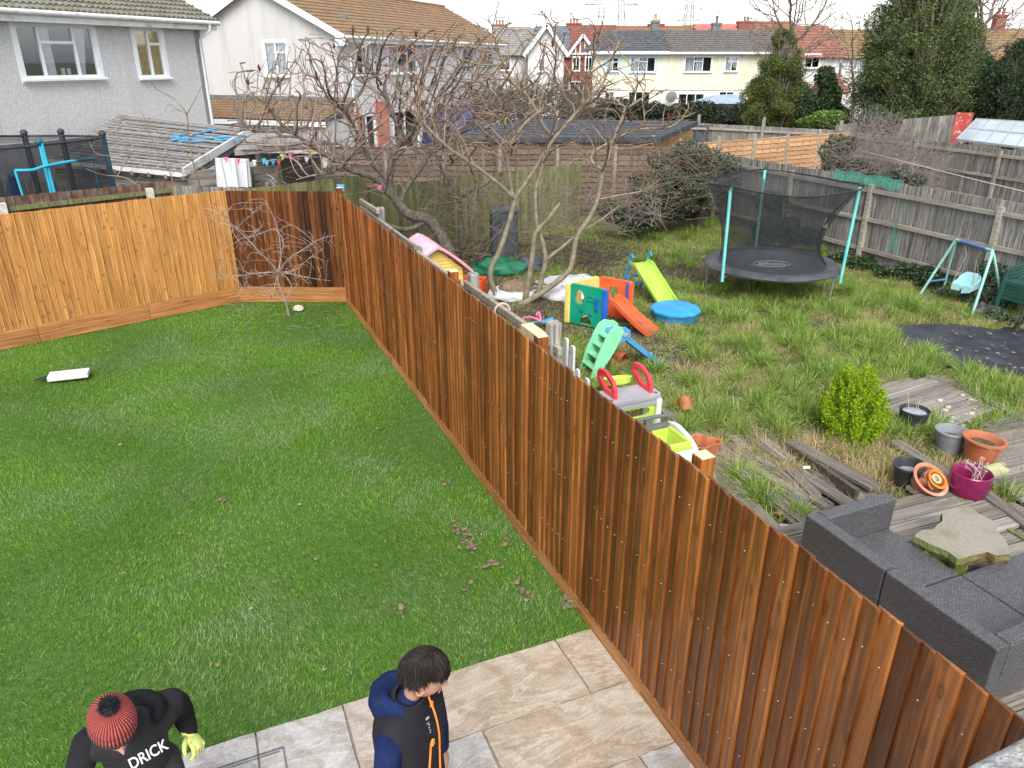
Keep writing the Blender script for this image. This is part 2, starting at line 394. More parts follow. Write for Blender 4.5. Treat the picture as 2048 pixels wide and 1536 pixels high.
# ================================================================== lawn blades
def blades(name, pts, h, w, lean, mat, hv=.35, seg=1, parent=None, dirs=None, kind='stuff'):
    """one bent blade per point, a strip of seg quads ending in a tip"""
    n = len(pts); hh = h*(1+hv*(RNG.random(n)*2-1)) if np.isscalar(h) else h
    a = RNG.random(n)*2*PI; b = RNG.random(n)*2*PI if dirs is None else dirs
    side = np.stack([np.cos(a), np.sin(a), np.zeros(n)], 1); ld = np.stack([np.cos(b), np.sin(b), np.zeros(n)], 1)
    ln = lean*RNG.random(n); ww = w*(.7+.6*RNG.random(n))
    rows = []
    for i in range(seg+1):
        t = i/(seg if seg > 1 else 1) if seg > 1 else i
        c = pts+ld*(ln*hh*(t**1.7))[:, None]; c = c.copy(); c[:, 2] += hh*t*np.sqrt(np.maximum(.05, 1-(ln*t*.8)**2)).clip(0, 1)
        if i == seg: rows.append(c)
        else:
            k_ = (1-.35*t)*ww/2; rows.append(c-side*k_[:, None]); rows.append(c+side*k_[:, None])
    vv = np.concatenate(rows, 0); idx = np.arange(n); F = []
    for i in range(seg):
        l, r = idx+2*i*n, idx+(2*i+1)*n
        if i == seg-1: F.append(np.stack([l, r, idx+2*seg*n], 1))
        else:
            l2, r2 = idx+2*(i+1)*n, idx+(2*i+3)*n; F.append(np.stack([l, r, r2], 1)); F.append(np.stack([l, r2, l2], 1))
    return npmesh(name, vv, np.concatenate(F, 0), mat, parent, kind=kind)
def grass_mat(name, stops, patch=None, pscale=.8, pr=(.45, .62), rough=.55):
    N = NT(name); r = N.n('NewGeometry').outputs['Random Per Island']; c = N.ramp(r, stops).outputs[0]
    if patch:
        tc = N.n('NewGeometry').outputs['Position']; n1 = N.n('TexNoise', Vector=tc, Scale=pscale, Detail=5, Roughness=.6)
        c2 = N.ramp(r, patch).outputs[0]
        c = N.mix(N.ramp(n1, [(pr[0], (0, 0, 0)), (pr[1], (1, 1, 1))]).outputs[0], c, c2)
    N.set(N.b, 'Base Color', c); N.set(N.b, 'Roughness', rough); N.set(N.b, 'Specular IOR Level', .35)
    tr = N.n('BsdfTranslucent', Color=c); mx = N.n('MixShader', Fac=.3); N.set(mx, 1, N.b.outputs[0]); N.set(mx, 2, tr.outputs[0])
    N.t.links.new(mx.outputs[0], N.out.inputs[0]); return N.m
def inpoly(x, y, poly):
    ins = np.zeros(len(x), bool); n = len(poly); j = n-1
    for i in range(n):
        xi, yi = poly[i]; xj, yj = poly[j]
        c = ((yi > y) != (yj > y)) & (x < (xj-xi)*(y-yi)/((yj-yi) or 1e-9)+xi); ins ^= c; j = i
    return ins
def infront(x, y, pad=1.08):      # is the ground point inside the picture (with margin for a step to the side)
    a = np.abs(x)/(y*.92+1.69*1.0) < .75*pad
    return a
LAWN = grass_mat('lawn_blade', [(0, (.055, .140, .004)), (.5, (.145, .315, .010)), (.85, (.24, .44, .032)), (1, (.42, .54, .17))],
                 patch=[(0, (.12, .21, .05)), (.6, (.24, .36, .13)), (1, (.48, .56, .36))], pscale=.75, pr=(.47, .66))
pe = at(1190, 1258); pl = Vector((pe.x, pe.y)); e = -Vector((PD.x, PD.y))
lawn_poly = [(fence_x(4.78)-.03, 4.775), (fence_x(13.72)-.06, 13.72), (-5.2, 13.72), (-8.14, 11.1), (-12, 7.7), (-12, .9), (pl.x-8*.92+.0, pl.y-8*.392-.03)]
cnt = 620000
x = RNG.uniform(-10.5, 1, cnt); y = 2.0+11.8*RNG.random(cnt)**1.25
k_ = inpoly(x, y, lawn_poly) & infront(x, y); x, y = x[k_], y[k_]
pts = np.stack([x, y, np.full(len(x), -.012)], 1)
ang = 2.4*np.sin(x*.9+y*.5)+1.8*np.sin(y*1.3-x*.4)+RNG.normal(0, .9, len(x))
hgt = .042*(1+.35*(RNG.random(len(x))*2-1))*(1+.25*np.sin(x*2.1)*np.sin(y*1.7))
gr = blades('lawn_grass', pts, hgt, .0056, 1.1, LAWN, dirs=ang)
gr.data.update(); tag(gr, 'short bright green lawn grass of the new garden', 'grass')
# fallen leaves and mud crumbs on the lawn
def scatter_flakes(name, pts, size, mat, label, cat, parent=None, zj=.01, curl=.4):
    m = MB()
    for p in pts:
        s_ = size*random.uniform(.5, 1.4); n = 7; a0 = random.random()*6
        ring = [(s_*random.uniform(.6, 1)*math.cos(a0+2*PI*i/n), s_*random.uniform(.35, .75)*math.sin(a0+2*PI*i/n), s_*curl*random.uniform(-.2, .5)) for i in range(n)]
        mx = Matrix.Translation(Vector(p)+Vector((0, 0, zj))) @ Matrix.Rotation(random.random()*6.3, 4, 'Z')
        m.add([(0, 0, s_*.15)]+ring, [(0, 1+i, 1+(i+1) % n) for i in range(n)], mx)
    o = m.build(name, mat, parent, kind='stuff'); 
    if label: tag(o, label, cat)
    return o
LEAF = M('dead_leaf', (.17, .10, .06), (.36, .25, .17), scale=3, rough=.8, island=.35)
lp = [at(px, py, .035) for px, py in [(895, 960), (440, 1000), (755, 858), (600, 1010), (690, 710), (360, 705), (165, 690), (120, 715), (270, 703), (450, 915), (545, 1250), (280, 1228), (435, 1332), (648, 1340), (770, 1085), (820, 1100), (715, 1005), (600, 770), (350, 850), (240, 890)]]
for _ in range(60):
    p = at(random.uniform(430, 690), random.uniform(605, 690), .035); lp.append(p)
for _ in range(36):
    p = at(random.uniform(100, 1100), random.uniform(660, 1250), .035)
    if p.x < fence_x(p.y)-.2: lp.append(p)
scatter_flakes('fallen_leaves', lp, .021, LEAF, 'small brown leaves fallen over the short lawn', 'leaves')
CLOD = M('mud_clod', (.14, .10, .065), (.25, .185, .125), scale=14, rough=.95, bump=.4, island=.2)
m = MB()
for px, py, n, sp in [(935, 1075, 26, 9), (915, 1060, 14, 7), (945, 1095, 14, 6), (975, 1130, 9, 6), (985, 1128, 12, 5), (940, 1165, 5, 3), (932, 1182, 5, 3), (1035, 1165, 8, 4), (1045, 1180, 5, 3), (802, 1218, 12, 6), (895, 962, 9, 5), (998, 1002, 8, 3), (1010, 1090, 8, 6), (1050, 1195, 5, 5), (445, 1002, 5, 4), (1140, 1205, 9, 10), (1060, 1100, 6, 8), (758, 860, 5, 4)]:
    for _ in range(n):
        p = at(px+random.gauss(0, sp), py+random.gauss(0, sp*.9), .02); s_ = random.uniform(.008, .028)
        m.ball((p.x, p.y, .028), (s_, s_*random.uniform(.6, 1), s_*.35), 6)
tag(m.build('mud_crumbs', CLOD, kind='stuff'), 'crumbs and smears of dry mud on the lawn near the long fence', 'mud')
m = MB()
for _ in range(40):
    p = at(1140+random.gauss(0, 12), 1207+random.gauss(0, 6), .045); a = random.gauss(.4, .5); l = random.uniform(.03, .1)
    m.tube([p, p+Vector((l*math.cos(a), l*math.sin(a), .008))], .002, 4)
for _ in range(70):
    p = at(random.uniform(440, 680), random.uniform(604, 665), .045); a = random.random()*6.3; l = random.uniform(.05, .22)
    m.tube([p, p+Vector((l*math.cos(a), l*math.sin(a), .012))], .003, 4)
tag(m.build('fallen_twigs', M('twig', (.20, .15, .11), (.32, .26, .2), scale=8, rough=.9), kind='stuff'), 'thin broken twigs lying under the small bare tree and by the fence', 'twigs')

# ================================================================== new fences
def board_mesh(name, h, w=.125, t0=.005, t1=.024, mat=None):
    """featheredge board: thin edge at x=0, thick edge at x=w, standing on z=0, face on -y"""
    m = MB(); c = .002
    prof = [(0, 0), (0, -t0), (w-c, -t1), (w, -t1+c), (w, 0)]
    nz = 1
    vs = [(x, y, z) for z in (0, h) for x, y in prof]; n = len(prof)
    fs = [(i, (i+1) % n, n+(i+1) % n, n+i) for i in range(n)]+[tuple(range(n))[::-1], tuple(range(n, 2*n))]
    m.add(vs, fs); return m.mesh(name, mat)
def board_fence(name, label, p0, p1, top, grav, mat, bw=.1, face=-1, posts=(), railm=None, seed=1, gmat=None, gn=1, group='new close board fences', toplist=None, step=None, topf=None, jag=.004, cat='fence', glabel=None, cap=None, rails=(.5, 1.1, 1.75), gspl=1.83, bmw=.125, ft=.05):
    """boards on the side given by face (-1: right-hand side when walking p0 to p1 is the back)"""
    rnd = random.Random(seed); p0, p1 = Vector((*p0, 0)), Vector((*p1, 0)); d = (p1-p0); L = d.length; d.normalize()
    rz = math.atan2(d.y, d.x); t = thing(name, label, cat, p0, rz, group)
    me = board_mesh('board', top-grav, bmw, mat=mat); n = int(L/bw)
    for i in range(n):
        dz = rnd.uniform(-jag, jag)
        if topf: dz += topf(i*bw)
        o = piece('board', me, t, (i*bw, -.022 if face < 0 else .022, grav+dz), (rnd.uniform(-.004, .004), 0, 0))
        o.rotation_euler[2] = 0
        if face > 0: o.rotation_euler[2] = PI; o.location.x += bw
    y = -.016 if face < 0 else .016
    nb = max(1, int(math.ceil(L/gspl)))
    for i in range(nb if grav > .01 else 0):
        a, b = i*L/nb+.003, (i+1)*L/nb-.003
        for r in range(gn):
            m = MB(); hh = grav/gn-.004; m.box((0, 0, 0), (b-a, .024, hh))
            o = m.build('gravel_board', gmat or GRAVEL, t, bevel=.003); o.location = ((a+b)/2, y*1.9+rnd.uniform(-.002, .002), grav/gn*(r+.5))
    for z in rails:
        m = MB(); m.beam((0, -y*1.8, z), (L, -y*1.8, z), .04, .075, up=(0, 0, 1)); m.build('rail', railm or GREYR, t)
    return t
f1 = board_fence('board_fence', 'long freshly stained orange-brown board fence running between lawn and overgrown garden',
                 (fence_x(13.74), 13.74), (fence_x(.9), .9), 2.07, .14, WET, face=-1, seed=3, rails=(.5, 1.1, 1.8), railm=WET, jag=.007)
# its posts stand behind (right of) the boards, pale cut tops
PM = [WET, CUT]
for px, py, dz in ((858, 548, 0), (1070, 680, 0), (1385, 925, .0)):
    b = at(px, py, 2.02); y = b.y; q = Vector((fence_x(y), y, 0))+PD*.14
    m = MB(); m.box((q.x, q.y, .98), (.1, .1, 2.12), RZP); m.build('post', WET, f1, world=True, bevel=.003)
    m = MB(); m.box((q.x, q.y, 2.043), (.096, .096, .006), RZP); m.build('post_end', CUT, f1, world=True)
q = Vector((fence_x(13.72)+.02, 13.76, 0)); m = MB(); m.box((q.x, q.y, 1.06), (.1, .1, 2.12), RZP); m.build('post', WET, f1, world=True)
m = MB(); m.box((q.x, q.y, 2.123), (.1, .1, .006), RZP); m.build('post_end', CUT, f1, world=True)
for y in (10.9, 8.2):
    q = Vector((fence_x(y), y, 0))+PD*.14; m = MB(); m.box((q.x, q.y, .98), (.1, .1, 1.95), RZP); m.build('post', WET, f1, world=True)
m = MB(); rn_ = random.Random(2); dF = (Vector((fence_x(.9), .9, 0))-Vector((fence_x(13.74), 13.74, 0))).normalized(); oF = Vector((fence_x(13.74), 13.74, 0)); nF = Vector((dF.y, -dF.x, 0))
nF = nF if nF.x < 0 else -nF
for i in range(140):
    for z in (.52, 1.12, 1.82):
        if rn_.random() < .8: m.ball(oF+dF*(i*.1+.085)+nF*(.022+.021)+Vector((0, 0, z+rn_.uniform(-.03, .03))), .0038, 6)
m.build('nail_heads', M('nail_zinc', (.45, .45, .44), (.6, .6, .58), rough=.4), f1, world=True, kind='stuff')
# plank box end lying against the post on the far side
f2 = board_fence('board_fence', 'short dark-stained board fence closing the far corner behind the small bare tree', (-5.19, 13.76), (fence_x(13.74), 13.72), 2.07, .30, DARKB, seed=5, gn=2, railm=DARKB, gspl=3)
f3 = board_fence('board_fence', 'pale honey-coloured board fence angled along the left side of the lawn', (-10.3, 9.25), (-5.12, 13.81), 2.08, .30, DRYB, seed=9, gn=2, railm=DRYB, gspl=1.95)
# old neighbour fence right behind: dark brown boards, concrete posts, mossy rail
OLDB = wood('old_brown_board', [(.085, .045, .035), (.14, .075, .055), (.19, .12, .09)], (.04, .022, .018), knots=.2, rough=.85, vary=.25, moss=(.16, .13, .10), spec=.2)
dl = (Vector((-5.2, 13.745))-Vector((-10.3, 9.25))).normalized(); nl = Vector((-dl.y, dl.x))
a = Vector((-10.9, 8.75))+nl*.42; b = Vector((-5.75, 13.25))+nl*.42
f4 = board_fence('old_board_fence', 'old dark brown board fence showing just above the honey-coloured fence', (a.x, a.y), (b.x, b.y), 2.27, 0, OLDB, seed=13, railm=MOSSY, group='weathered garden fences', rails=(.6, 1.4))
m = MB(); m.beam((0, -.055, 2.03), ((b-a).length, -.055, 2.12), .05, .07); m.build('top_rail', MOSSY, f4)
CONC = M('concrete', (.42, .39, .34), (.58, .55, .49), scale=16, rough=.9, bump=.4, dirt=(.25, .23, .17))
for k_ in (.62, .94):
    p = Vector((a.x, a.y, 0)).lerp(Vector((b.x, b.y, 0)), k_)-Vector((nl.x, nl.y, 0))*.12; m = MB(); m.box((p.x, p.y, 1.1), (.11, .11, 2.2), math.atan2(dl.y, dl.x)); m.build('concrete_post', CONC, f4, world=True, bevel=.008)
# mossy fence continuing right, behind the short dark fence
f5 = board_fence('old_board_fence', 'old mossy grey fence whose green top shows over the dark corner fence', (-6.15, 13.75), (-3.2, 16.6), 1.95, 0, MOSSY, seed=14, railm=MOSSY, group='weathered garden fences', rails=(.6, 1.3))
f6 = board_fence('old_board_fence', 'green algae-covered board fence behind the twisted bare tree trunks', (-3.75, 16.7), (1.9, 21.5), 1.6, 0, MOSSY, seed=15, railm=MOSSY, group='weathered garden fences', rails=(.4, 1.3))
# remains of the old dividing fence
of = thing('old_fence_posts', 'weathered old posts and split rails left standing just behind the long new fence', 'fence', (fence_x(8.2)+.32, 8.2, 0), RZP, 'weathered garden fences')
def onf(y, off, z): q = Vector((fence_x(y), y, 0))+PD*off; return Vector((q.x, q.y, z))
for y, zt in ((12.35, 2.0), (8.3, 1.98), (6.35, 2.05), (10.4, 1.8)):
    m = MB(); b = onf(y, .40, 0); m.box((b.x, b.y, zt/2), (.12, .12, zt), RZP); m.build('post', GREY, of, world=True, bevel=.02)
for y0, y1, z, o_ in ((8.3, 6.3, 1.86, .30), (8.2, 6.2, 1.80, .37), (13.3, 12.2, 1.95, .30), (12.3, 8.4, 1.72, .36), (13.4, 10.3, 1.80, .32)):
    m = MB(); m.beam(onf(y0, o_, z), onf(y1, o_+.02, z+.01), .05, .08); m.build('rail', GREYR, of, world=True, bevel=.008)
# cut post end and offcut beside
m = MB(); b = onf(6.5, .27, 1.90); m.box(b, (.12, .32, .09), RZP); m.build('offcut', CUT, of, world=True)
# rope tied round the rails
m = MB(); c = onf(7.35, .335, 1.83); m.tube([c+FD*0+PD*(.085*math.cos(t))+Vector((0, 0, .085*math.sin(t))) for t in np.linspace(0, 2*PI, 13)[:-1]], .014, 6, closed=True)
tag(m.build('rope', M('rope', (.5, .36, .28), (.6, .46, .38), scale=60, rough=.9), smooth=180), 'pale rope looped round the old rails behind the fence', 'rope')

# ================================================================== grey fences on the right, seen from the rail side
def rail_fence(name, label, p0, p1, top, posts, mat=GREY, rails=(.35, 1.0, 1.62), bw=.1, seed=1, side=1, group='weathered garden fences', pt=1.75, postw=.1, gaps=()):
    """boards with rails and posts on the viewer's side; local +x from p0 to p1, viewer on -y*side"""
    rnd = random.Random(seed); p0, p1 = Vector((*p0, 0)), Vector((*p1, 0)); d = p1-p0; L = d.length; d.normalize()
    t = thing(name, label, 'fence', p0, math.atan2(d.y, d.x), group)
    me = board_mesh('board', top, mat=mat)
    for i in range(int(L/bw)):
        piece('board', me, t, (i*bw, .02, rnd.uniform(-.012, .012)), (0, rnd.uniform(-.006, .006), 0))
    ps = [x for x in posts if 0 <= x <= L]
    for x in ps:
        m = MB(); m.box((0, 0, 0), (postw, postw, pt)); o = m.build('post', GREYR if mat is GREY else mat, t, bevel=.004); o.location = (x, -.05*side, pt/2)
    xs_ = [0]+ps+[L]
    for a, b in zip(xs_[:-1], xs_[1:]):
        if b-a < .2: continue
        for z in rails:
            m = MB(); m.box((0, 0, 0), (b-a-.1, .045, .085)); o = m.build('rail', GREYR, t, bevel=.004); o.location = ((a+b)/2, -.045*side, z+rnd.uniform(-.012, .012))
    return t
rf1 = rail_fence('grey_board_fence', 'tall weathered grey board fence directly behind the trampoline and swing', (5.25, 22.5), (11.3, 8.9), 1.85, [1.2, 4.0, 6.4, 9.35, 12.4], seed=21)
rf2 = rail_fence('grey_board_fence', 'second weathered grey board fence behind the tangled twiggy bush', (12.4, 29.0), (17.5, 14.4), 1.8, [.1, 3.2, 6.3, 9.3], seed=22)
rf3 = rail_fence('grey_board_fence', 'far grey fence with tall posts running towards the small green conifer', (7.0, 33.2), (12.4, 29.2), 1.8, [.9, 3.6, 6.5], seed=23, pt=2.15)
SLATEB = M('slate_paint', (.06, .065, .08), (.10, .105, .12), scale=8, rough=.7, vary=.15)
rf4 = rail_fence('painted_board_fence', 'dark slate-painted garden fence beyond the black-roofed shed', (4.3, 34.0), (8.0, 32.2), 1.75, [.1, 1.9], mat=SLATEB, seed=24, pt=1.9)
rf5 = board_fence('grey_board_fence', 'grey fence panel rising up to the red painted board by the greenhouse', (13.6, 33.2), (17.6, 30.4), 2.35, 0, GREY, seed=26, group='weathered garden fences', rails=(), topf=lambda x: .13*x-.65)
def lap_fence(name, label, p0, p1, nbay, top, mat, seed=1, rows=11, postm=CONC, pt=1.95, group='lap panel fences', battens=5, z0=.1):
    rnd = random.Random(seed); p0, p1 = Vector((*p0, 0)), Vector((*p1, 0)); d = p1-p0; L = d.length; d.normalize()
    t = thing(name, label, 'fence', p0, math.atan2(d.y, d.x), group); bay = L/nbay; hh = (top-z0)/rows
    sm = MB(); prof = [(-.034, 0), (-.004, 1), (.004, 1), (-.010, 0)]
    n_ = 8
    vs = []; 
    for i in range(n_+1):
        xx = -.5+i/n_; wv = .08*math.sin(i*1.9)+.05*math.sin(i*4.1)
        for y_, z_ in prof: vs.append((xx, y_, z_*1.25+(wv if z_ == 0 else wv*.6)))
    fs = [(i*4+j, (i+1)*4+j, (i+1)*4+(j+1) % 4, i*4+(j+1) % 4) for i in range(n_) for j in range(4)]
    sm.add(vs, fs); me = sm.mesh('slat', mat)
    for b in range(nbay):
        for r in range(rows):
            piece('slat', me, t, (bay*(b+.5), 0, z0+hh*r), (0, rnd.uniform(-.002, .002), 0), (bay-.1, 1.2, hh))
        for q in range(battens):
            m = MB(); m.box((0, 0, 0), (.04, .025, top-z0)); o = m.build('batten', mat, t); o.location = (bay*b+.08+(bay-.16)*q/(battens-1), -.032, (top+z0)/2)
        m = MB(); m.box((0, 0, 0), (bay-.08, .05, .03)); o = m.build('capping', mat, t); o.location = (bay*(b+.5), -.01, top+.017)
    for b in range(nbay+1):
        m = MB(); m.box((0, 0, 0), (.1, .1, pt)); o = m.build('post', postm, t, bevel=.01); o.location = (bay*b, 0, pt/2)
    return t
lap_fence('lap_fence', 'brown weathered lap panel fence across the back behind the pale-stemmed tree', (-5.4, 22.9), (4.7, 22.7), 6, 1.85, BROWN, seed=31, postm=M('brown_post', (.22, .18, .15), (.32, .28, .24), scale=9, rough=.9))
lap_fence('lap_fence', 'tan orange lap panel fence with grey posts beyond the trampoline', (5.3, 24.6), (12.3, 28.8), 5, 1.75, TANLAP, seed=32, postm=GREYR, pt=1.95)
# ================================================================== houses
def glass_mat():
    N = NT('window_glass'); gl_ = N.n('BsdfGlossy', Color=(.8, .85, .9), Roughness=.02)
    tr = N.n('BsdfTransparent', Color=(.9, .93, .94)); mx = N.n('MixShader', Fac=.16); N.set(mx, 1, tr.outputs[0]); N.set(mx, 2, gl_.outputs[0])
    N.t.links.new(mx.outputs[0], N.out.inputs[0]); return N.m
GLASS = glass_mat()
UPVC = M('white_upvc', (.74, .75, .76), (.80, .81, .82), scale=3, rough=.35)
UPVCD = M('weathered_white_paint', (.62, .62, .60), (.74, .74, .72), scale=5, rough=.6, dirt=(.35, .34, .31), dcut=(.58, .72))
ROOM = M('room_dark', (.05, .05, .06), (.12, .115, .11), scale=2, rough=.9)
ROOMW = M('room_warm', (.48, .38, .24), (.62, .52, .36), scale=2.5, stretch=(1, 1, 3), rough=.9)
ROOMW.node_tree.nodes['Principled BSDF'].inputs['Emission Color'].default_value = (.75, .56, .32, 1); ROOMW.node_tree.nodes['Principled BSDF'].inputs['Emission Strength'].default_value = .07  # room lining glows to stand for the light inside
CURT = M('net_curtain', (.55, .56, .58), (.72, .73, .75), scale=14, stretch=(3, 3, .3), rough=.95)
def render_mat(name, a, b, streak=(.25, .24, .22), pebble=60, bump=.7, sc=(.52, .78)):
    N = NT(name); co = N.coords(rand=False)
    n1 = N.n('TexNoise', Vector=co, Scale=pebble, Detail=3); c = N.ramp(n1, [(.35, a), (.62, b)]).outputs[0]
    st = N.n('TexNoise', Vector=N.coords(scale=(2.4, 2.4, .22), rand=False), Scale=1.0, Detail=7, Roughness=.7)
    c = N.mix(N.ramp(st, [(sc[0], (0, 0, 0)), (sc[1], (.7, .7, .7))]).outputs[0], c, streak)
    N.set(N.b, 'Base Color', c); N.set(N.b, 'Roughness', .95); N.set(N.b, 'Specular IOR Level', .15)
    vo = N.n('TexVoronoi', Vector=co, Scale=pebble*.8)
    bp = N.n('Bump', Strength=bump, Distance=.012, Height=vo.outputs['Distance']); N.set(N.b, 'Normal', bp); return N.m
def tile_mat(name, a, b, c, moss=None, mcut=(.5, .68), vary=.14):
    N = NT(name); co = N.coords(scale=(1, 1, 1))
    n1 = N.n('TexNoise', Vector=co, Scale=4, Detail=6); cc = N.ramp(n1, [(.3, a), (.5, b), (.72, c)]).outputs[0]
    if moss:
        n2 = N.n('TexNoise', Vector=N.n('NewGeometry').outputs['Position'], Scale=.8, Detail=8, Roughness=.75)
        cc = N.mix(N.ramp(n2, [(mcut[0], (0, 0, 0)), (mcut[1], (.85, .85, .85))]).outputs[0], cc, moss)
    r = N.n('ObjectInfo').outputs['Random']; i = N.n('NewGeometry').outputs['Random Per Island']
    v = N.math('MULTIPLY_ADD', N.math('ADD', r, i), vary, 1-vary)
    N.set(N.b, 'Base Color', N.n('HueSaturation', Value=v, Color=cc).outputs[0]); N.set(N.b, 'Roughness', .85); N.set(N.b, 'Specular IOR Level', .25)
    bp = N.n('Bump', Strength=.4, Distance=.01, Height=n1.outputs[0]); N.set(N.b, 'Normal', bp); return N.m

def window(par, mx, w, h, lay, trim=.09, curtain=None, room=ROOM, sill=True, fm=UPVC, trimm=None, depth=.0):
    """mx: x right, y up, z outward, origin window centre. lay: list of (x0,y0,x1,y1) panes in 0..1"""
    fr = MB(); hw, hh = w/2, h/2
    holes = []
    for x0, y0, x1, y1 in lay:
        g = .032
        holes.append([(-hw+w*x0+g, -hh+h*y0+g), (-hw+w*x1-g, -hh+h*y0+g), (-hw+w*x1-g, -hh+h*y1-g), (-hw+w*x0+g, -hh+h*y1-g)])
    fr.prism([(-hw, -hh), (hw, -hh), (hw, hh), (-hw, hh)], .06, mx @ Matrix.Translation((0, 0, -.03)), holes)
    win = fr.build('window', fm, par, world=True)
    if trim:
        t = MB(); a = trim
        t.prism([(-hw-a, -hh-a), (hw+a, -hh-a), (hw+a, hh+a), (-hw-a, hh+a)], .05, mx @ Matrix.Translation((0, 0, .005)), [[(-hw, -hh), (hw, -hh), (hw, hh), (-hw, hh)]])
        t.build('surround', trimm or UPVC, win, world=True)
    if sill:
        t = MB(); t.box((0, -hh-.06, .08), (w+.24, .06, .16), mx=mx); t.build('sill', fm, win, world=True, bevel=.008)
    for q in holes:
        t = MB(); t.prism([(q[0][0]-.005, q[0][1]-.005), (q[1][0]+.005, q[1][1]-.005), (q[2][0]+.005, q[2][1]+.005), (q[3][0]-.005, q[3][1]+.005)], .008, mx @ Matrix.Translation((0, 0, -.012)))
        t.build('pane', GLASS, win, world=True)
    t = MB(); d = .7; c = [(-hw, -hh, -.04), (hw, -hh, -.04), (hw, hh, -.04), (-hw, hh, -.04), (-hw, -hh, -d), (hw, -hh, -d), (hw, hh, -d), (-hw, hh, -d)]
    t.add(c, [(4, 5, 6, 7), (0, 1, 5, 4), (1, 2, 6, 5), (2, 3, 7, 6), (3, 0, 4, 7)], mx); t.build('room', room, win, world=True)
    if curtain:
        for x0, x1, flare in curtain:
            t = MB(); n = 14; vs = []
            for i in range(n+1):
                s_ = i/n; xa = -hw+w*(x0+(x1-x0)*s_); xb = xa+flare*w*s_ if flare else xa
                for yy, xx in ((-hh+.02, xb), (hh-.02, xa)): vs.append((xx, yy, -.05+.015*math.sin(i*2.1)))
            t.add(vs, [(2*i, 2*i+2, 2*i+3, 2*i+1) for i in range(n)], mx); t.build('curtain', CURT, win, world=True, smooth=180)
    return win
L3 = [(0, 0, .27, 1), (.27, 0, .73, .68), (.27, .68, .73, 1), (.73, 0, 1, 1)]
L2 = [(0, 0, .5, 1), (.5, 0, 1, .7), (.5, .7, 1, 1)]
L3e = [(0, 0, .33, 1), (.33, 0, .67, .7), (.33, .7, .67, 1), (.67, 0, 1, 1)]
def wall(par, mx, poly, holes, mat, t=.22, name='wall'):
    hs_ = [[(x-w/2, y-h/2), (x+w/2, y-h/2), (x+w/2, y+h/2), (x-w/2, y+h/2)] for x, y, w, h in holes]
    m = MB(); m.prism(poly, t, mx @ Matrix.Translation((0, 0, -t)), hs_); return m.build(name, mat, par, world=True)
def roof_tiles(par, O, U, Dn, lu, ld, mat, tw=.3, th=.32, indiv=0, prof='roman', skip=None, clip=None):
    """O: eaves corner, U along the eaves, Dn up the slope. Rows overlap; first indiv tiles are parts, the rest one stuff part"""
    U = Vector(U).normalized(); Dn = Vector(Dn).normalized(); Nn = U.cross(Dn).normalized()
    if Nn.z < 0: Nn = -Nn
    base = Matrix((U, Dn, Nn)).transposed().to_4x4(); base.translation = Vector(O)
    tm = MB()
    if prof == 'roman':
        xs_ = [0, .12, .25, .38, .5, .62, .75, .88, 1.0]; zz = [0, 0, .035, .035, 0, 0, .035, .035, 0]
    elif prof == 'pan': xs_ = [0, .25, .5, .75, 1.0]; zz = [0, -.02, 0, .035, .0]
    else: xs_ = [0, .985]; zz = [0, 0]
    vs = []
    for x_, z_ in zip(xs_, zz):
        vs += [(x_*tw, -.03, .055+z_), (x_*tw, th+.02, .004+z_), (x_*tw, -.03, .005+z_)]
    n = len(xs_); fs = []
    for i in range(n-1):
        a, b = 3*i, 3*i+3; fs += [(a, b, b+1, a+1), (a+2, b+2, b, a)]
    tm.add(vs, fs); me = tm.mesh('roof_tile', mat)
    nu, nd = int(round(lu/tw)), int(round(ld/th)); k = 0; rest = MB(); inv = wmat(par).inverted()
    for r in range(nd):
        for c in range(nu):
            x = c*tw+(tw/2 if (prof == 'flat' and r % 2) else 0); y = r*th
            if clip and not clip(x+tw/2, y+th/2): continue
            mx = base @ Matrix.Translation((x, y, random.uniform(0, .006)))
            if k < indiv: 
                o = piece('roof_tile', me, par); o.matrix_local = inv @ mx
            else: rest.add(vs, fs, inv @ mx)
            k += 1
    if rest.v: rest.build('roof_tiles', mat, par, kind='stuff')
    # board under the tiles
    m = MB(); m.box((lu/2, ld/2, -.03), (lu, ld, .05), mx=base)
    if not clip: m.build('roof_deck', ROOM, par, world=True)
def beam_part(par, name, mat, *segs, bevel=.0):
    m = MB()
    for a, b, w, h in segs: m.beam(a, b, w, h)
    return m.build(name, mat, par, world=True, bevel=bevel)

# ---- house one, pebble-dashed, far left
PEB = render_mat('pebbledash', (.42, .415, .41), (.66, .65, .645), streak=(.36, .345, .32), pebble=42, bump=.45)
wd = Vector((.373, .928, 0)).normalized(); cor = Vector((-9.03, 23.9, 0)); wl = 12.0; o0 = cor-wd*wl
h1 = thing('pebbledash_house', 'grey pebble-dashed house with white windows and mossy tiled roof at far left', 'house', cor)
outn = Vector((wd.y, -wd.x, 0))
mx1 = frame_mx(o0, wd, (0, 0, 1))       # z = wd x up = outward
def onwall(px, py):                      # where a view ray meets the wall plane, in wall coordinates
    u, w_, d = _ray(px, py); dr = Vector((u/w_, 1, -d/w_)); s_ = (o0-Vector((0, 0, H))).dot(outn)/dr.dot(outn); p = Vector((0, 0, H))+dr*s_
    return (p-o0).dot(wd), p.z
x0, zb = onwall(36, 158); x1, zt = onwall(191, 57); xa, za = onwall(50, 155); xb, zc = onwall(200, 152)
wx0, wz0 = onwall(52, 155); wx1, _ = onwall(200, 152); _, wz1 = onwall(110, 52)
w1c = ((wx0+wx1)/2, (wz0+wz1)/2, wx1-wx0, wz1-wz0)
vx0, vz0 = onwall(283, 153); vx1, _ = onwall(333, 152); _, vz1 = onwall(300, 60)
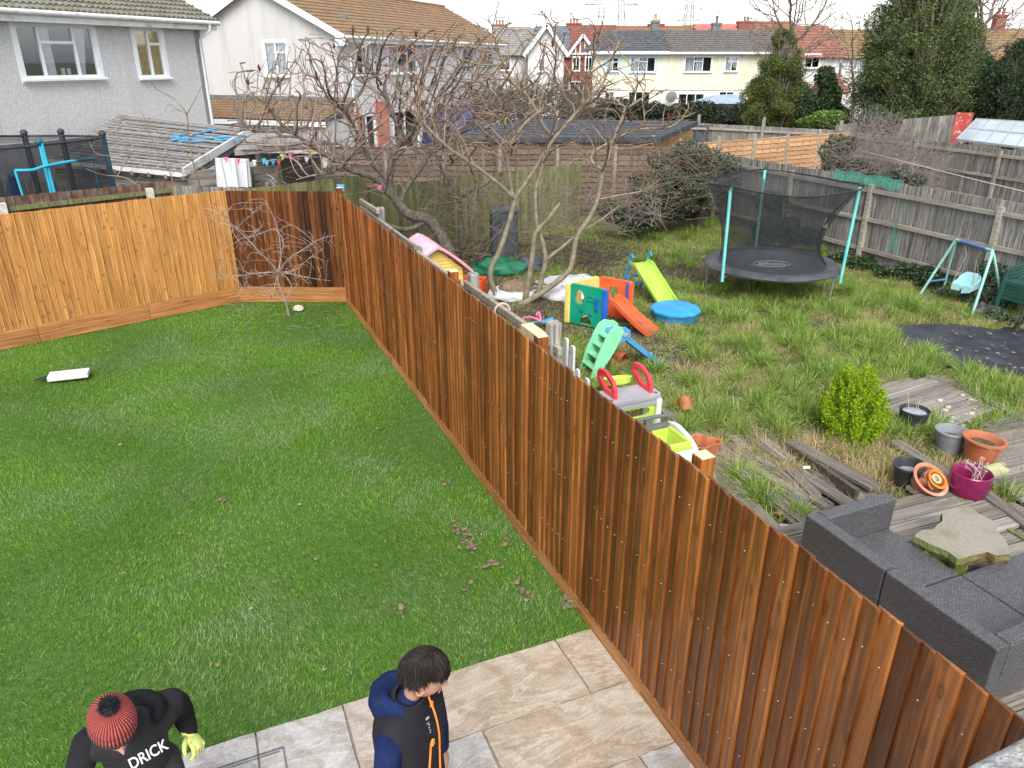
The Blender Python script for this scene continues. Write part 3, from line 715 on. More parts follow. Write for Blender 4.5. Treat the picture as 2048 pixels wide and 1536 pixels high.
w2c = ((vx0+vx1)/2, (vz0+vz1)/2, vx1-vx0, vz1-vz0)
EAV = 5.2
wall(h1, mx1, [(0, 0), (wl, 0), (wl, EAV), (0, EAV)], [w1c, w2c], PEB)
window(h1, mx1 @ Matrix.Translation((w1c[0], w1c[1], -.03)), w1c[2], w1c[3], L3, trim=.13, curtain=[(.76, .95, -.12), (.32, .44, 0)])
window(h1, mx1 @ Matrix.Translation((w2c[0], w2c[1], -.03)), w2c[2], w2c[3], L2, trim=.12, room=ROOMW)
# things on the window board
gl = wmat(h1)
m = MB()
for xx, s_, hh in ((.42, .06, .12), (.55, .09, .16), (.63, .08, .15), (.80, .05, .1)): m.box((w1c[0]-w1c[2]/2+w1c[2]*xx, w1c[1]-w1c[3]/2+hh/2+.03, -.14), (s_, hh, .05), mx=mx1)
tag(m.build('ornaments', M('china', (.6, .6, .62)), bevel=.01), 'small pale ornaments on the sill inside the wide upstairs window', 'ornaments')
# gable return wall (right end) and far walls
endn = -outn
mx1b = frame_mx(cor, endn, (0, 0, 1))
wall(h1, mx1b, [(.0, 0), (7, 0), (7, EAV), (3.5, 7.1), (0, EAV)], [], PEB, name='end_wall')
eo = o0+Vector((0, 0, EAV+.03))+outn*.42-wd*.2
sl_dir = (endn*3.9+Vector((0, 0, 1.75))).normalized()
MOSST = tile_mat('mossy_tile', (.12, .115, .095), (.18, .172, .145), (.24, .232, .20), moss=(.14, .135, .07), mcut=(.46, .66))
roof_tiles(h1, eo, wd, sl_dir, wl+.5, 4.3, MOSST, tw=.33, th=.30, indiv=290)
beam_part(h1, 'fascia', UPVCD, (o0+outn*.38+Vector((0, 0, EAV-.08))-wd*.2, cor+outn*.38+wd*.3+Vector((0, 0, EAV-.08)), .03, .24))
m = MB(); m.box(((wl+.3)/2, EAV-.19, .19), (wl+.3, .02, .36), mx=mx1); m.build('soffit', UPVCD, h1, world=True)
g0 = o0+outn*.46+Vector((0, 0, EAV+.02)); g1 = cor+outn*.46+wd*.35+Vector((0, 0, EAV-.02))
m = MB(); m.tube([g0, g1], .06, 8); m.build('gutter', UPVCD, h1, world=True, smooth=60)
dp = cor+outn*.10-wd*.12
m = MB(); m.tube([g1-wd*.4, g1-wd*.4-Vector((0, 0, .18)), dp+Vector((0, 0, EAV-.45)), dp+Vector((0, 0, .1))], .045, 8); m.build('downpipe', UPVC, h1, world=True, smooth=60)
m = MB(); m.tube([o0+outn*.03+Vector((0, 0, 2.56)), (o0+cor)/2+outn*.03+Vector((0, 0, 2.45)), cor+outn*.03+Vector((0, 0, 2.42))], .018, 6); m.build('cable', UPVCD, h1, world=True)
p = onwall(0, 0); 
m = MB(); q = eo+wd*9.2+sl_dir*1.9; m.box(q+Vector((0, 0, .12)), (.35, .35, .16), .3); m.build('roof_vent', M('lead', (.22, .24, .28), (.35, .37, .42), scale=8), h1, world=True, bevel=.03)

# ---- house two, white render with long tiled roof
REND = render_mat('white_render', (.50, .49, .475), (.60, .59, .575), streak=(.36, .35, .31), pebble=70, bump=.2, sc=(.50, .8))
REND2 = render_mat('side_render', (.58, .56, .55), (.68, .66, .65), streak=(.45, .42, .40), pebble=70, bump=.2)
ORT = tile_mat('orange_brown_tile', (.17, .085, .058), (.25, .135, .092), (.31, .19, .13), moss=(.20, .165, .085), mcut=(.36, .62))
c2 = Vector((-6.45, 31.0, 0)); sd_ = Vector((.338, .941, 0)); gd = Vector((-.941, .338, 0)); WH = 7.0; LH = 17.0
h2 = thing('white_rendered_house', 'white rendered house with long orange-brown tiled roof and gable end window', 'house', c2)
mg = frame_mx(c2+gd*WH, -gd, (0, 0, 1))          # gable: x from left to right, outward towards viewer
ms = frame_mx(c2, sd_, (0, 0, 1))                # side wall: x away from viewer, outward right
E2 = 5.1; AP = 6.85
def onpl(px, py, O, X, Nn):
    u, w_, d = _ray(px, py); dr = Vector((u/w_, 1, -d/w_)); s_ = (O-Vector((0, 0, H))).dot(Nn)/dr.dot(Nn); p = Vector((0, 0, H))+dr*s_
    return (p-O).dot(X), p.z
gO, gX, gN = c2+gd*WH, -gd, Vector((-sd_.x, -sd_.y, 0))
a0, b0 = onpl(535, 150, gO, gX, gN); a1, b1 = onpl(570, 85, gO, gX, gN)
gw = ((a0+a1)/2, (b0+b1)/2, a1-a0, b1-b0)
wall(h2, mg, [(0, 0), (WH, 0), (WH, E2), (WH/2, AP), (0, E2)], [gw], REND)
window(h2, mg @ Matrix.Translation((gw[0], gw[1], -.03)), gw[2], gw[3], L2, curtain=[(.05, .45, 0), (.55, .95, 0)])
sN = Vector((sd_.y, -sd_.x, 0)); sw = []
for xl, xr, yt, yb in ((715, 742, 88, 148), (778, 834, 90, 146), (925, 945, 98, 130), (955, 985, 99, 130)):
    a0, b0 = onpl(xl, yb, c2, sd_, sN); a1, _ = onpl(xr, yb, c2, sd_, sN); _, b1 = onpl((xl+xr)/2, yt, c2, sd_, sN); sw.append(((a0+a1)/2, (b0+b1)/2, a1-a0, b1-b0))
dn = []
for xl, xr in ((722, 752), (790, 838)):
    a0, _ = onpl(xl, 285, c2, sd_, sN); a1, _ = onpl(xr, 285, c2, sd_, sN); dn.append(((a0+a1)/2, 1.15, a1-a0, 1.9))
wall(h2, ms, [(0, 0), (LH, 0), (LH, E2), (0, E2)], sw+dn, REND2)
for i, q in enumerate(sw): window(h2, ms @ Matrix.Translation((q[0], q[1], -.03)), q[2], q[3], L3e if q[2] > 1.6 else [(0, 0, .5, 1), (.5, 0, 1, 1)], curtain=[(.1, .3, 0)] if i % 2 else None)
for q in dn: window(h2, ms @ Matrix.Translation((q[0], q[1], -.03)), q[2], q[3], [(0, 0, .45, 1), (.45, 0, 1, 1)], sill=False)
CORAL = M('coral_paint', (.55, .17, .12), (.62, .22, .16), scale=6, rough=.7)
for xl, xr in ((683, 720), (754, 778)):
    a0, _ = onpl(xl, 285, c2, sd_, sN); a1, _ = onpl(xr, 285, c2, sd_, sN)
    m = MB(); m.box(((a0+a1)/2, 1.3, .04), (a1-a0, 2.6, .08), mx=ms); m.build('painted_pilaster', CORAL, h2, world=True)
# roof: right slope and left slope, verge boards, gutter
slr = (gd*(WH/2)+Vector((0, 0, AP-E2))).normalized(); sll = (-gd*(WH/2)+Vector((0, 0, AP-E2))).normalized(); slen = math.hypot(WH/2, AP-E2)
er = c2-gd*.35-sd_*.25+Vector((0, 0, E2-.10)); el = c2+gd*(WH+.35)-sd_*.25+Vector((0, 0, E2-.10))
roof_tiles(h2, er, sd_, slr, LH+.6, slen+.40, ORT, tw=.33, th=.31, indiv=300)
m = MB(); mxl = frame_mx(el, sd_, sll); m.box(((LH+.6)/2, (slen+.4)/2, 0), (LH+.6, slen+.4, .06), mx=mxl); m.build('far_roof_slope', ORT, h2, world=True)
rd = c2+gd*(WH/2)+Vector((0, 0, AP+.13))
m = MB()
for i in range(38): m.tube([rd-sd_*.3+sd_*(i*.46), rd-sd_*.3+sd_*(i*.46+.45)], .11, 8)
m.build('ridge_tiles', ORT, h2, world=True, smooth=60, kind='stuff')
apx = c2+gd*(WH/2)-sd_*.3+Vector((0, 0, AP)); 
for e_ in (c2-gd*.4-sd_*.3+Vector((0, 0, E2-.18)), c2+gd*(WH+.4)-sd_*.3+Vector((0, 0, E2-.18))): beam_part(h2, 'bargeboard', UPVC, (e_, apx, .03, .22))
bx = c2-gd*.2-sd_*.28+Vector((0, 0, E2-.27)); m = MB(); m.box(bx, (.48, .1, .3), math.atan2(gd.y, gd.x)); m.build('box_end', UPVC, h2, world=True)
beam_part(h2, 'fascia', UPVC, (c2-gd*.36+Vector((0, 0, E2-.2)), c2-gd*.36+sd_*LH+Vector((0, 0, E2-.2)), .03, .2))
m = MB(); m.tube([c2-gd*.43-sd_*.3+Vector((0, 0, E2-.12)), c2-gd*.43+sd_*(LH+.2)+Vector((0, 0, E2-.16))], .06, 8)
m.tube([c2-gd*.43+sd_*1.4+Vector((0, 0, E2-.16)), c2-gd*.43+sd_*1.4+Vector((0, 0, E2-.3)), c2-gd*.08+sd_*.5+Vector((0, 0, E2-.7)), c2-gd*.08+sd_*.5+Vector((0, 0, .2))], .045, 8)
m.build('gutter', UPVC, h2, world=True, smooth=60)
LEADM = M('vent_grey', (.10, .105, .11), (.2, .2, .21), scale=8)
for px, py in ((683, 36), (968, 66)):
    a, b = 0, 0; nrm = sd_.cross(slr).normalized(); u, w_, d = _ray(px, py); dr = Vector((u/w_, 1, -d/w_)); s_ = (er-Vector((0, 0, H))).dot(nrm)/dr.dot(nrm); p = Vector((0, 0, H))+dr*s_
    m = MB(); m.box(p, (.4, .45, .22), .35); m.build('roof_vent', LEADM, h2, world=True, bevel=.05)
BRK = M('red_brick', (.20, .065, .045), (.30, .11, .08), scale=9, rough=.9, dirt=(.2, .1, .08))
TERRA = M('terracotta', (.34, .13, .08), (.44, .19, .12), scale=5, rough=.8, vary=.08)
def chimney(par, p, w=.8, d=.6, h=1.2, pots=2, mat=None, potm=None, rz=.35):
    m = MB(); m.box(p+Vector((0, 0, h/2-.5)), (w, d, h+1), rz); m.box(p+Vector((0, 0, h-.08)), (w+.12, d+.12, .12), rz); m.box(p+Vector((0, 0, h+.0)), (w+.04, d+.04, .06), rz)
    c = m.build('chimney', mat or BRK, par, world=True)
    for i in range(pots):
        q = p+Vector(((i-(pots-1)/2)*.38*math.cos(rz), (i-(pots-1)/2)*.38*math.sin(rz), h+.02))
        m = MB(); m.lathe([(.13, 0), (.11, .12), (.12, .42), (.15, .45), (.15, .5), (.1, .5)], 10, Matrix.Translation(q)); m.build('chimney_pot', potm or TERRA, c, world=True, smooth=50)
    return c
pc = rd+sd_*8.1; chimney(h2, pc+Vector((0, 0, -.3)), .55, .55, 1.5, 0)
# single storey lean-to with tiled roof against the gable foot
exo = c2-sd_*2.4+gd*(-.2); EZ = 2.15
m = MB(); m.box(((WH+1.0)/2, EZ/2, 1.2-.2), (WH+1.0, EZ, 2.2), mx=frame_mx(c2+gd*(WH+.6)+Vector((0, 0, 0)), -gd, (0, 0, 1))); m.build('lean_to_wall', REND, h2, world=True)
lo = c2+gd*(WH+.9)-sd_*2.3+Vector((0, 0, EZ)); roof_tiles(h2, lo, -gd, (sd_*2.3+Vector((0, 0, .55))).normalized(), WH+1.4, 2.35, ORT, tw=.33, th=.31, indiv=0)
beam_part(h2, 'lead_flashing', LEADM, (c2+gd*(WH+.7)+Vector((0, 0, EZ+.66))-sd_*.08, c2-gd*.45+Vector((0, 0, EZ+.66))-sd_*.08, .2, .14))
beam_part(h2, 'lean_to_fascia', UPVC, (lo+Vector((0, 0, -.1)), lo-gd*(WH+1.4)+Vector((0, 0, -.1)), .04, .18))
m = MB()
for k in range(4):
    mxx = frame_mx(c2+gd*(WH+.6), -gd, (0, 0, 1)); m.box((3.6+k*1.3, 1.45, 2.14), (.55, .7, .04), mx=mxx)
m.build('low_windows', GLASS, h2, world=True)

# ---- cream pair of houses across the back
def clad_mat():
    N = NT('cream_cladding'); co = N.coords(rand=False); n = N.n('TexNoise', Vector=N.coords(scale=(1, 1, .2), rand=False), Scale=2, Detail=5)
    N.set(N.b, 'Base Color', N.ramp(n, [(.3, (.66, .62, .47)), (.65, (.76, .73, .60))]).outputs[0]); N.set(N.b, 'Roughness', .7); return N.m
CREAM = clad_mat(); CREAM2 = M('cream_render', (.68, .66, .58), (.76, .74, .67), scale=3, rough=.85)
GT = tile_mat('dark_grey_tile', (.05, .055, .06), (.10, .105, .11), (.15, .155, .16)); BT = tile_mat('brown_grey_tile', (.085, .08, .075), (.14, .13, .12), (.19, .18, .165))
LB = M('pale_blue_paint', (.42, .62, .70), (.48, .68, .76), scale=5, rough=.7)
DF = 65.0
def Xp(px, D=DF): u, w_, d = _ray(px, 110); return u/w_*D
h3 = thing('cream_clad_house', 'pair of cream clad houses with dark grey tiled roof, pale blue and white window surrounds', 'house', (Xp(1190), DF, 0))
m3 = frame_mx(Vector((Xp(1187), DF, 0)), (1, 0, 0), (0, 0, 1)); X0 = Xp(1187)
def rect3(xl, xr, yt, yb, D=DF): return ((Xp(xl, D)+Xp(xr, D))/2-X0, (atD(1300, yt, D).z+atD(1300, yb, D).z)/2, Xp(xr, D)-Xp(xl, D), atD(1300, yt, D).z-atD(1300, yb, D).z)
ups = [rect3(1215, 1237, 116, 142), rect3(1263, 1311, 115, 143), rect3(1372, 1424, 114, 143), rect3(1453, 1476, 114, 142)]
los = [rect3(1214, 1232, 184, 206), rect3(1262, 1305, 184, 214), rect3(1364, 1416, 188, 214), rect3(1447, 1476, 184, 200)]
Wd = Xp(1580)-X0; zf = atD(1300, 180, DF).z; ze = 4.75
wall(h3, m3, [(0, zf), (Wd, zf), (Wd, ze), (0, ze)], ups, CREAM)
m = MB()
for i in range(int(Wd/.32)):
    x = i*.32
    if any(abs(x-q[0]) < q[2]/2+.12 for q in ups):
        qs = [q for q in ups if abs(x-q[0]) < q[2]/2+.12][0]
        for a, b in ((zf, qs[1]-qs[3]/2-.15), (qs[1]+qs[3]/2+.15, ze)):
            if b-a > .1: m.box((x, (a+b)/2, .02), (.06, b-a, .04), mx=m3)
    else: m.box((x, (zf+ze)/2, .02), (.06, ze-zf, .04), mx=m3)
m.build('cladding_ribs', CREAM, h3, world=True, kind='stuff')
m4 = m3 @ Matrix.Translation((0, 0, -.06)); wall(h3, m4, [(0, -1.5), (Wd, -1.5), (Wd, zf-.02), (0, zf-.02)], los, CREAM2, name='lower_wall')
for i, q in enumerate(ups):
    window(h3, m3 @ Matrix.Translation((q[0], q[1], 0)), q[2], q[3], [L2, L3e, L3e, L2][i], trim=.22 if i < 2 else .1, trimm=LB if i < 2 else UPVC, curtain=[(.05, .3, 0), (.4, .7, 0)] if q[2] > 1.5 else [(.1, .5, 0)])
for i, q in enumerate(los): window(h3, m4 @ Matrix.Translation((q[0], q[1], 0)), q[2], q[3], [(0, 0, .33, 1), (.33, 0, .67, 1), (.67, 0, 1, 1)] if q[2] > 1.2 else [(0, 0, .5, 1), (.5, 0, 1, 1)], sill=False, trim=.08)
RZ3 = 6.35; run = 4.2; up3 = Vector((0, run, RZ3-ze)).normalized(); sl3 = math.hypot(run, RZ3-ze)+.3
mid = Xp(1337)-X0
roof_tiles(h3, Vector((X0-.4, DF-.45, ze)), (1, 0, 0), up3, mid+.4, sl3, GT, tw=.45, th=.42, prof='flat', clip=lambda x, y: x > y*.36+.0)
roof_tiles(h3, Vector((X0+mid, DF-.45, ze)), (1, 0, 0), up3, Wd-mid+.4, sl3, BT, tw=.45, th=.42, prof='flat')
m = MB(); m.add([(X0-.4, DF-.45, ze-.03), (X0+Wd+.4, DF-.45, ze-.03), (X0+Wd+.4, DF+run, RZ3-.03), (X0+1.3, DF+run, RZ3-.03), (X0-.4, DF+2*run, ze)], [(0, 1, 2, 3), (0, 3, 4)]); m.build('roof_deck', GT, h3, world=True)
beam_part(h3, 'gutter', UPVC, (Vector((X0-.4, DF-.5, ze-.08)), Vector((X0+mid, DF-.5, ze-.08)), .1, .22), (Vector((X0+mid, DF-.5, ze-.10)), Vector((X0+Wd, DF-.5, ze-.10)), .1, .16))
chimney(h3, Vector((Xp(1306, 69), 69, RZ3-.55)), .6, .6, 1.3, 1, LEADM, M('buff_pot', (.55, .42, .25)), 0); chimney(h3, Vector((Xp(1427, 69), 69, RZ3-.55)), .7, .6, 1.15, 1, LEADM, LEADM, 0)
dish = thing('satellite_dish', 'grey satellite dish on the lower wall of the cream house', 'satellite dish', Vector((Xp(1347), DF-.35, atD(1347, 192, DF).z)))
m = MB(); m.lathe([(.02, 0), (.2, .02), (.42, .1), (.44, .12), (.42, .13)], 18, Matrix.Rotation(PI/2+.3, 4, 'X')); m.build('reflector', M('dish_grey', (.25, .26, .27)), dish, smooth=40)
m = MB(); m.tube([(0, .3, -.1), (0, 0, -.05)], .03, 6); m.tube([(0, -.05, -.2), (.1, -.5, .0)], .015, 5); m.build('arm', LEADM, dish)

# ---- plain helper for the further houses
def far_house(name, label, xl, xr, D, zE, zR, wallm, roofm, wins=(), depth=8.0, chim=(), gable=False, zb=-2, tw=.45, rough_slope=None, th=.4, gable_beams=False):
    xa, xb = Xp(xl, D), Xp(xr, D); w = xb-xa
    t = thing(name, label, 'house', (xa, D, 0)); mx = frame_mx(Vector((xa, D, 0)), (1, 0, 0), (0, 0, 1))
    ws = [((Xp(a, D)+Xp(b, D))/2-xa, (atD(a, c, D).z+atD(a, d, D).z)/2, Xp(b, D)-Xp(a, D), atD(a, c, D).z-atD(a, d, D).z) for a, b, c, d in wins]
    if gable:
        wall(t, mx, [(0, zb), (w, zb), (w, zE), (w/2, zR), (0, zE)], ws, wallm)
        for s_, o_ in ((1, Vector((xa-.3, D-.3, zE-.15))), (-1, Vector((xb+.3, D-.3, zE-.15)))):
            dr = Vector((s_*(w/2+.3), 0, zR-zE+.25)); 
            m = MB(); q = [o_, o_+dr, o_+dr+Vector((0, depth, 0)), o_+Vector((0, depth, 0))]
            m.add([v for v in q]+[v+Vector((0, 0, .12)) for v in q], [(0, 1, 2, 3), (7, 6, 5, 4), (0, 4, 5, 1), (1, 5, 6, 2), (2, 6, 7, 3), (3, 7, 4, 0)]); m.build('roof', roofm, t, world=True)
            beam_part(t, 'bargeboard', UPVC, (o_+Vector((0, -.05, 0)), o_+dr+Vector((0, -.05, 0)), .05, .25))
        if gable_beams:
            for f in (-.3, -.1, .1, .3):
                hh = (zR-zE)*(1-abs(f)*2)-.1; m = MB(); m.box((w/2+f*w, zE+hh/2, .04), (.12, hh, .06), mx=mx); m.build('timber_batten', UPVC, t, world=True)
            m = MB(); m.box((w/2, zE-.05, .05), (w, .18, .08), mx=mx); m.build('timber_batten', UPVC, t, world=True)
    else:
        wall(t, mx, [(0, zb), (w, zb), (w, zE), (0, zE)], ws, wallm)
        upv = Vector((0, depth/2, zR-zE)); roof_tiles(t, Vector((xa-.05, D-.35, zE-.05)), (1, 0, 0), upv, w+.1, upv.length+.35, roofm, tw=tw, th=th, prof='flat')
        m = MB(); m.box((0, 0, 0), (w+.1, .25, .16)); o = m.build('ridge', roofm, t); o.location = (w/2, depth/2, zR+.12)
        for s_ in (xa+.02, xb-.02):
            m = MB(); m.add([(s_, D+.05, zE-.2), (s_, D+depth-.1, zE-.2), (s_, D+depth/2, zR-.05)], [(0, 1, 2)]); m.build('side_wall', wallm, t, world=True)
    for q in ws: window(t, mx @ Matrix.Translation((q[0], q[1], 0)), q[2], q[3], [(0, 0, .5, 1), (.5, 0, 1, 1)] if q[2] < 2 else L3e, trim=.1, curtain=[(.1, .35, 0), (.6, .85, 0)] if q[2] > 1 else None)
    for cx, cz, cw, pots, pm in chim: chimney(t, Vector((Xp(cx, D+depth/2), D+depth/2, cz)), cw, .7, 1.5, pots, None, pm, 0)
    return t
RBT = tile_mat('red_brown_tile', (.16, .06, .05), (.23, .09, .07), (.28, .12, .09)); RUST = tile_mat('rusty_tile', (.18, .09, .055), (.25, .13, .08), (.30, .17, .10), moss=(.22, .16, .07), mcut=(.5, .65))
COR = tile_mat('coral_tile', (.36, .11, .09), (.43, .15, .12), (.48, .20, .16)); YEL = tile_mat('ochre_tile', (.19, .12, .06), (.26, .17, .09), (.32, .215, .12), moss=(.24, .18, .06))
SLT = tile_mat('slate', (.10, .11, .13), (.15, .165, .19), (.20, .21, .24)); RED = tile_mat('red_tile', (.19, .085, .065), (.26, .12, .09), (.32, .16, .12))
GR2 = tile_mat('pale_grey_tile', (.20, .19, .18), (.27, .26, .245), (.33, .32, .30))
D9 = 95.0
BUFF = M('buff_pot2', (.50, .38, .22))
far_house('terraced_house', 'slate-roofed terraced house between the white gable and the red chimney', 1072, 1142, D9, 4.4, atD(1100, 57, D9+4).z, BRK, SLT, chim=[(1146, 6.6, 1.8, 3, None)])
far_house('terraced_house', 'terraced house with brownish red roof left of the near pylon', 1142, 1236, D9, 4.5, atD(1200, 55, D9+4).z, BRK, RBT)
far_house('terraced_house', 'rusty brown roofed terraced house under the triple chimney pots', 1236, 1397, D9+2, 4.5, atD(1300, 56, D9+6).z, BRK, RUST, chim=[(1308, 6.6, 1.9, 3, BUFF)])
far_house('terraced_house', 'terraced house with bright coral red roof', 1397, 1483, D9, 4.5, atD(1450, 52, D9+4).z, BRK, COR, chim=[(1485, 6.8, 1.9, 2, None)])
far_house('terraced_house', 'rusty roofed terraced house glimpsed left, behind the long tiled roof', 990, 1074, D9+4, 4.5, atD(1030, 61, D9+8).z, BRK, RUST, chim=[(1000, 6.6, 1.9, 3, None)])
far_house('terraced_house', 'brown roofed end house behind the bare tree crown', 1483, 1600, D9+5, 4.5, atD(1540, 48, D9+9).z, BRK, RUST)
far_house('white_gable_house', 'white rendered house with small front gable and grey tiled roof', 1056, 1128, 58, 4.55, 6.3, CREAM2 if False else REND2, GR2, wins=[(1078, 1090, 118, 142)], gable=True, depth=10)
far_house('grey_roofed_house', 'low white house with pale grey tiled roof behind the bare twigs', 985, 1062, 61, 4.5, 6.35, REND2, GR2, wins=[(1000, 1020, 115, 140)], depth=8)
far_house('red_brick_bay_house', 'red brick house with black and white timbered gable and bay windows', 1142, 1187, 84, 4.75, 6.35, BRK, RBT, wins=[(1147, 1159, 115, 141), (1172, 1184, 115, 141), (1142, 1160, 164, 186)], gable=True, depth=8, gable_beams=True)
far_house('red_tiled_house', 'white and pebble-dashed house with bright red tiled roof behind the bare tree', 1588, 1682, 60, 4.35, 6.35, REND2, RED, wins=[(1612, 1640, 110, 135)], depth=7)
far_house('ochre_roofed_house', 'house with ochre mossy tiled roof glimpsed left of the big conifer', 1688, 1790, 62, 4.3, 6.15, REND2, YEL, wins=[(1700, 1735, 120, 140)], depth=7)
far_house('ochre_roofed_house', 'house with ochre mossy tiled roof at the right edge behind the dark trees', 1890, 2110, 64, 4.0, 6.3, BRK, YEL, depth=8, chim=[(1983, 6.0, .8, 2, None)])
far_house('brick_outhouse', 'low red brick wall end seen between the ivy bush and the big conifer', 1676, 1698, 46, 2.5, 3.4, BRK, RED, depth=4)
# ---- pylons
STEEL = M('pylon_steel', (.13, .145, .16), (.19, .205, .22), scale=4, rough=.6)
def pylon(px, D, label, w0, wtop, ztop, arms, r=.12):
    X = Xp(px, D); t = thing('electricity_pylon', label, 'pylon', (X, D, 0), .15, 'pylons on the skyline')
    z0 = -2; zs = [z0]; 
    while zs[-1] < ztop-1: zs.append(zs[-1]+max(2.2, (w0+(wtop-w0)*(zs[-1]-z0)/(ztop-z0))*.95))
    zs[-1] = ztop; wz = lambda z: w0+(wtop-w0)*min(1, (z-z0)/(ztop*.8-z0))
    m = MB()
    for sx, sy in ((-1, -1), (1, -1), (1, 1), (-1, 1)):
        m.tube([(sx*wz(z)/2, sy*wz(z)/2, z) for z in zs], r, 4)
    m.build('leg', STEEL, t)
    m = MB()
    for a, b in zip(zs[:-1], zs[1:]):
        for (sx, sy), (tx, ty) in (((-1, -1), (1, -1)), ((1, -1), (1, 1)), ((1, 1), (-1, 1)), ((-1, 1), (-1, -1))):
            A, B = wz(a)/2, wz(b)/2
            m.tube([(sx*A, sy*A, a), (tx*B, ty*B, b)], r*.6, 4); m.tube([(tx*A, ty*A, a), (sx*B, sy*B, b)], r*.6, 4); m.tube([(sx*B, sy*B, b), (tx*B, ty*B, b)], r*.5, 4)
    m.build('bracing', STEEL, t, kind='stuff')
    for z, hw in arms:
        m = MB(); c = wz(z)/2
        for s_ in (-1, 1):
            for sy in (-1, 1): m.tube([(s_*c, sy*c, z), (s_*hw, 0, z-.1)], r*.7, 4); m.tube([(s_*c, sy*c, z+1.6), (s_*hw, 0, z-.1)], r*.7, 4)
            for f in (.35, .65): m.tube([(s_*(c+(hw-c)*f), 0, z), (s_*(c+(hw-c)*f), 0, z+1.5*(1-f))], r*.5, 4)
            m.tube([(s_*hw, 0, z), (s_*hw, 0, z-1.8)], r*.8, 4)
        m.build('cross_arm', STEEL, t)
    return t
def zat(py, D): return atD(1024, py, D).z
p1 = pylon(1219, 260, 'nearer lattice pylon, cut off by the top of the photo, left of the other', 10.5, 2.4, 46, [(zat(9, 260), 8.6), (29, 10.5), (37, 8)], r=.11)
p2 = pylon(1371, 420, 'smaller, more distant lattice pylon to the right of the near one', 6.5, 1.8, 50, [(zat(18, 420), 7.5), (zat(41, 420), 6), (36, 9), (43, 7)], r=.13)
m = MB()
for z, hw in ((zat(9, 260)-1.8, 8.6), (27.2, 10.5)):
    for s_ in (-1, 1):
        a = Vector((Xp(1219, 260)+s_*hw, 260, z)); b = Vector((Xp(1371, 420)+s_*6, 420, zat(20, 420)))
        m.tube([a.lerp(b, t)-Vector((0, 0, 16*t*(1-t))) for t in np.linspace(0, 1, 14)], .06, 4)
        b = Vector((-190, 330, z+6)); m.tube([a.lerp(b, t)-Vector((0, 0, 10*t*(1-t))) for t in np.linspace(0, 1, 14)], .06, 4)
tag(m.build('power_lines', STEEL), 'thin sagging power lines strung between the pylons', 'power lines')
m = MB(); m.tube([atD(985, 55, 150), atD(1003, -20, 150)], .1, 5)
for t in np.linspace(0, 1, 6): p = atD(985+18*t, 55-75*t, 150); m.tube([p, p+Vector((.8, 0, .5))], .04, 4)
tag(m.build('crane_jib', STEEL), 'thin slanting mast on the skyline above the far end of the long tiled roof', 'mast')
m = MB()
for px, D, h_ in ((993, 96, 2.6), (1020, 96, 3), (1480, 96, 3.5), (1304, 99, 2.2), (1428, 70, 1.4)):
    b = Vector((Xp(px, D), D, 6.6)); m.tube([b, b+Vector((0, 0, h_))], .03, 4); m.tube([b+Vector((-.5, 0, h_-.1)), b+Vector((.7, 0, h_-.1))], .02, 4)
    for q in range(5): m.tube([b+Vector((-.4+q*.22, -.25, h_-.1)), b+Vector((-.4+q*.22, .25, h_-.1))], .015, 4)
    o = m.build('tv_aerial', STEEL); tag(o, {993: 'television aerial on the leftmost red chimney', 1020: 'television aerial just right of the leftmost chimney', 1480: 'tall television aerial by the chimney at the coral roof', 1304: 'television aerial beside the triple chimney pots', 1428: 'short television aerial on the cream house chimney'}[px], 'aerial', 'roof aerials'); m = MB()
# ================================================================== overgrown garden: things
def plastic(name, c, r=.42, fade=.10):
    return M(name, tuple(max(0, x*(1-fade)) for x in c), tuple(min(1, x*(1+fade)+.01) for x in c), scale=3.5, rough=r, spec=.45, dirt=tuple(x*.55+.03 for x in c), dscale=5, dcut=(.60, .82))
PTEAL = plastic('pole_turquoise', (.16, .58, .56)); BLACKM = M('black_metal', (.02, .02, .022), rough=.5); STEELG = M('steel_tube', (.35, .36, .37), (.5, .5, .5), scale=9, rough=.4, metal=.6)
# ---- trampoline
TC = at(1543, 524, .62); TC.z = 0
tr = thing('trampoline', 'round black trampoline with turquoise poles and sagging safety net on the grass', 'trampoline', TC)
ZB = .62; RB = 1.24
MATB = M('jump_mat', (.05, .053, .064), (.075, .08, .092), scale=5, rough=.6, bump=.2, bscale=250); SKIRT = M('skirt', (.045, .047, .056), (.085, .09, .10), scale=3, rough=.5, bump=.3, bscale=9)
m = MB(); n = 40; m.lathe([(.001, ZB-.035), (.5, ZB-.03), (.9, ZB-.015), (.99, ZB), (.99, ZB-.02), (.001, ZB-.05)], n); m.build('jump_mat', MATB, tr, smooth=40)
def net_alpha(name, col, al, sc):
    N = NT(name); tc = N.n('NewGeometry').outputs['Position']; n_ = N.n('TexNoise', Vector=tc, Scale=sc, Detail=3)
    N.set(N.b, 'Base Color', col); N.set(N.b, 'Roughness', .8)
    N.set(N.b, 'Alpha', N.n('MapRange', Value=n_.outputs[0], i1=.3, i2=.7, i3=al-.08, i4=al+.08)); return N.m
m = MB(); prof = [(1.0, ZB+.0), (1.03, ZB+.02), (1.12, ZB+.028), (1.22, ZB+.02), (1.28, ZB-.03), (1.27, ZB-.045), (1.02, ZB-.03)]
m.lathe(prof+[prof[0]], 48, wob=lambda a, z: .012*math.sin(6*a)+.006*math.sin(17*a)+.004*math.sin(29*a+z*40)); m.build('spring_cover', SKIRT, tr, smooth=60)
m = MB(); m.tube([(1.2*math.cos(a), 1.2*math.sin(a), ZB-.06) for a in np.linspace(0, 2*PI, 33)[:-1]], .022, 8, closed=True); m.build('frame_ring', STEELG, tr, smooth=60)
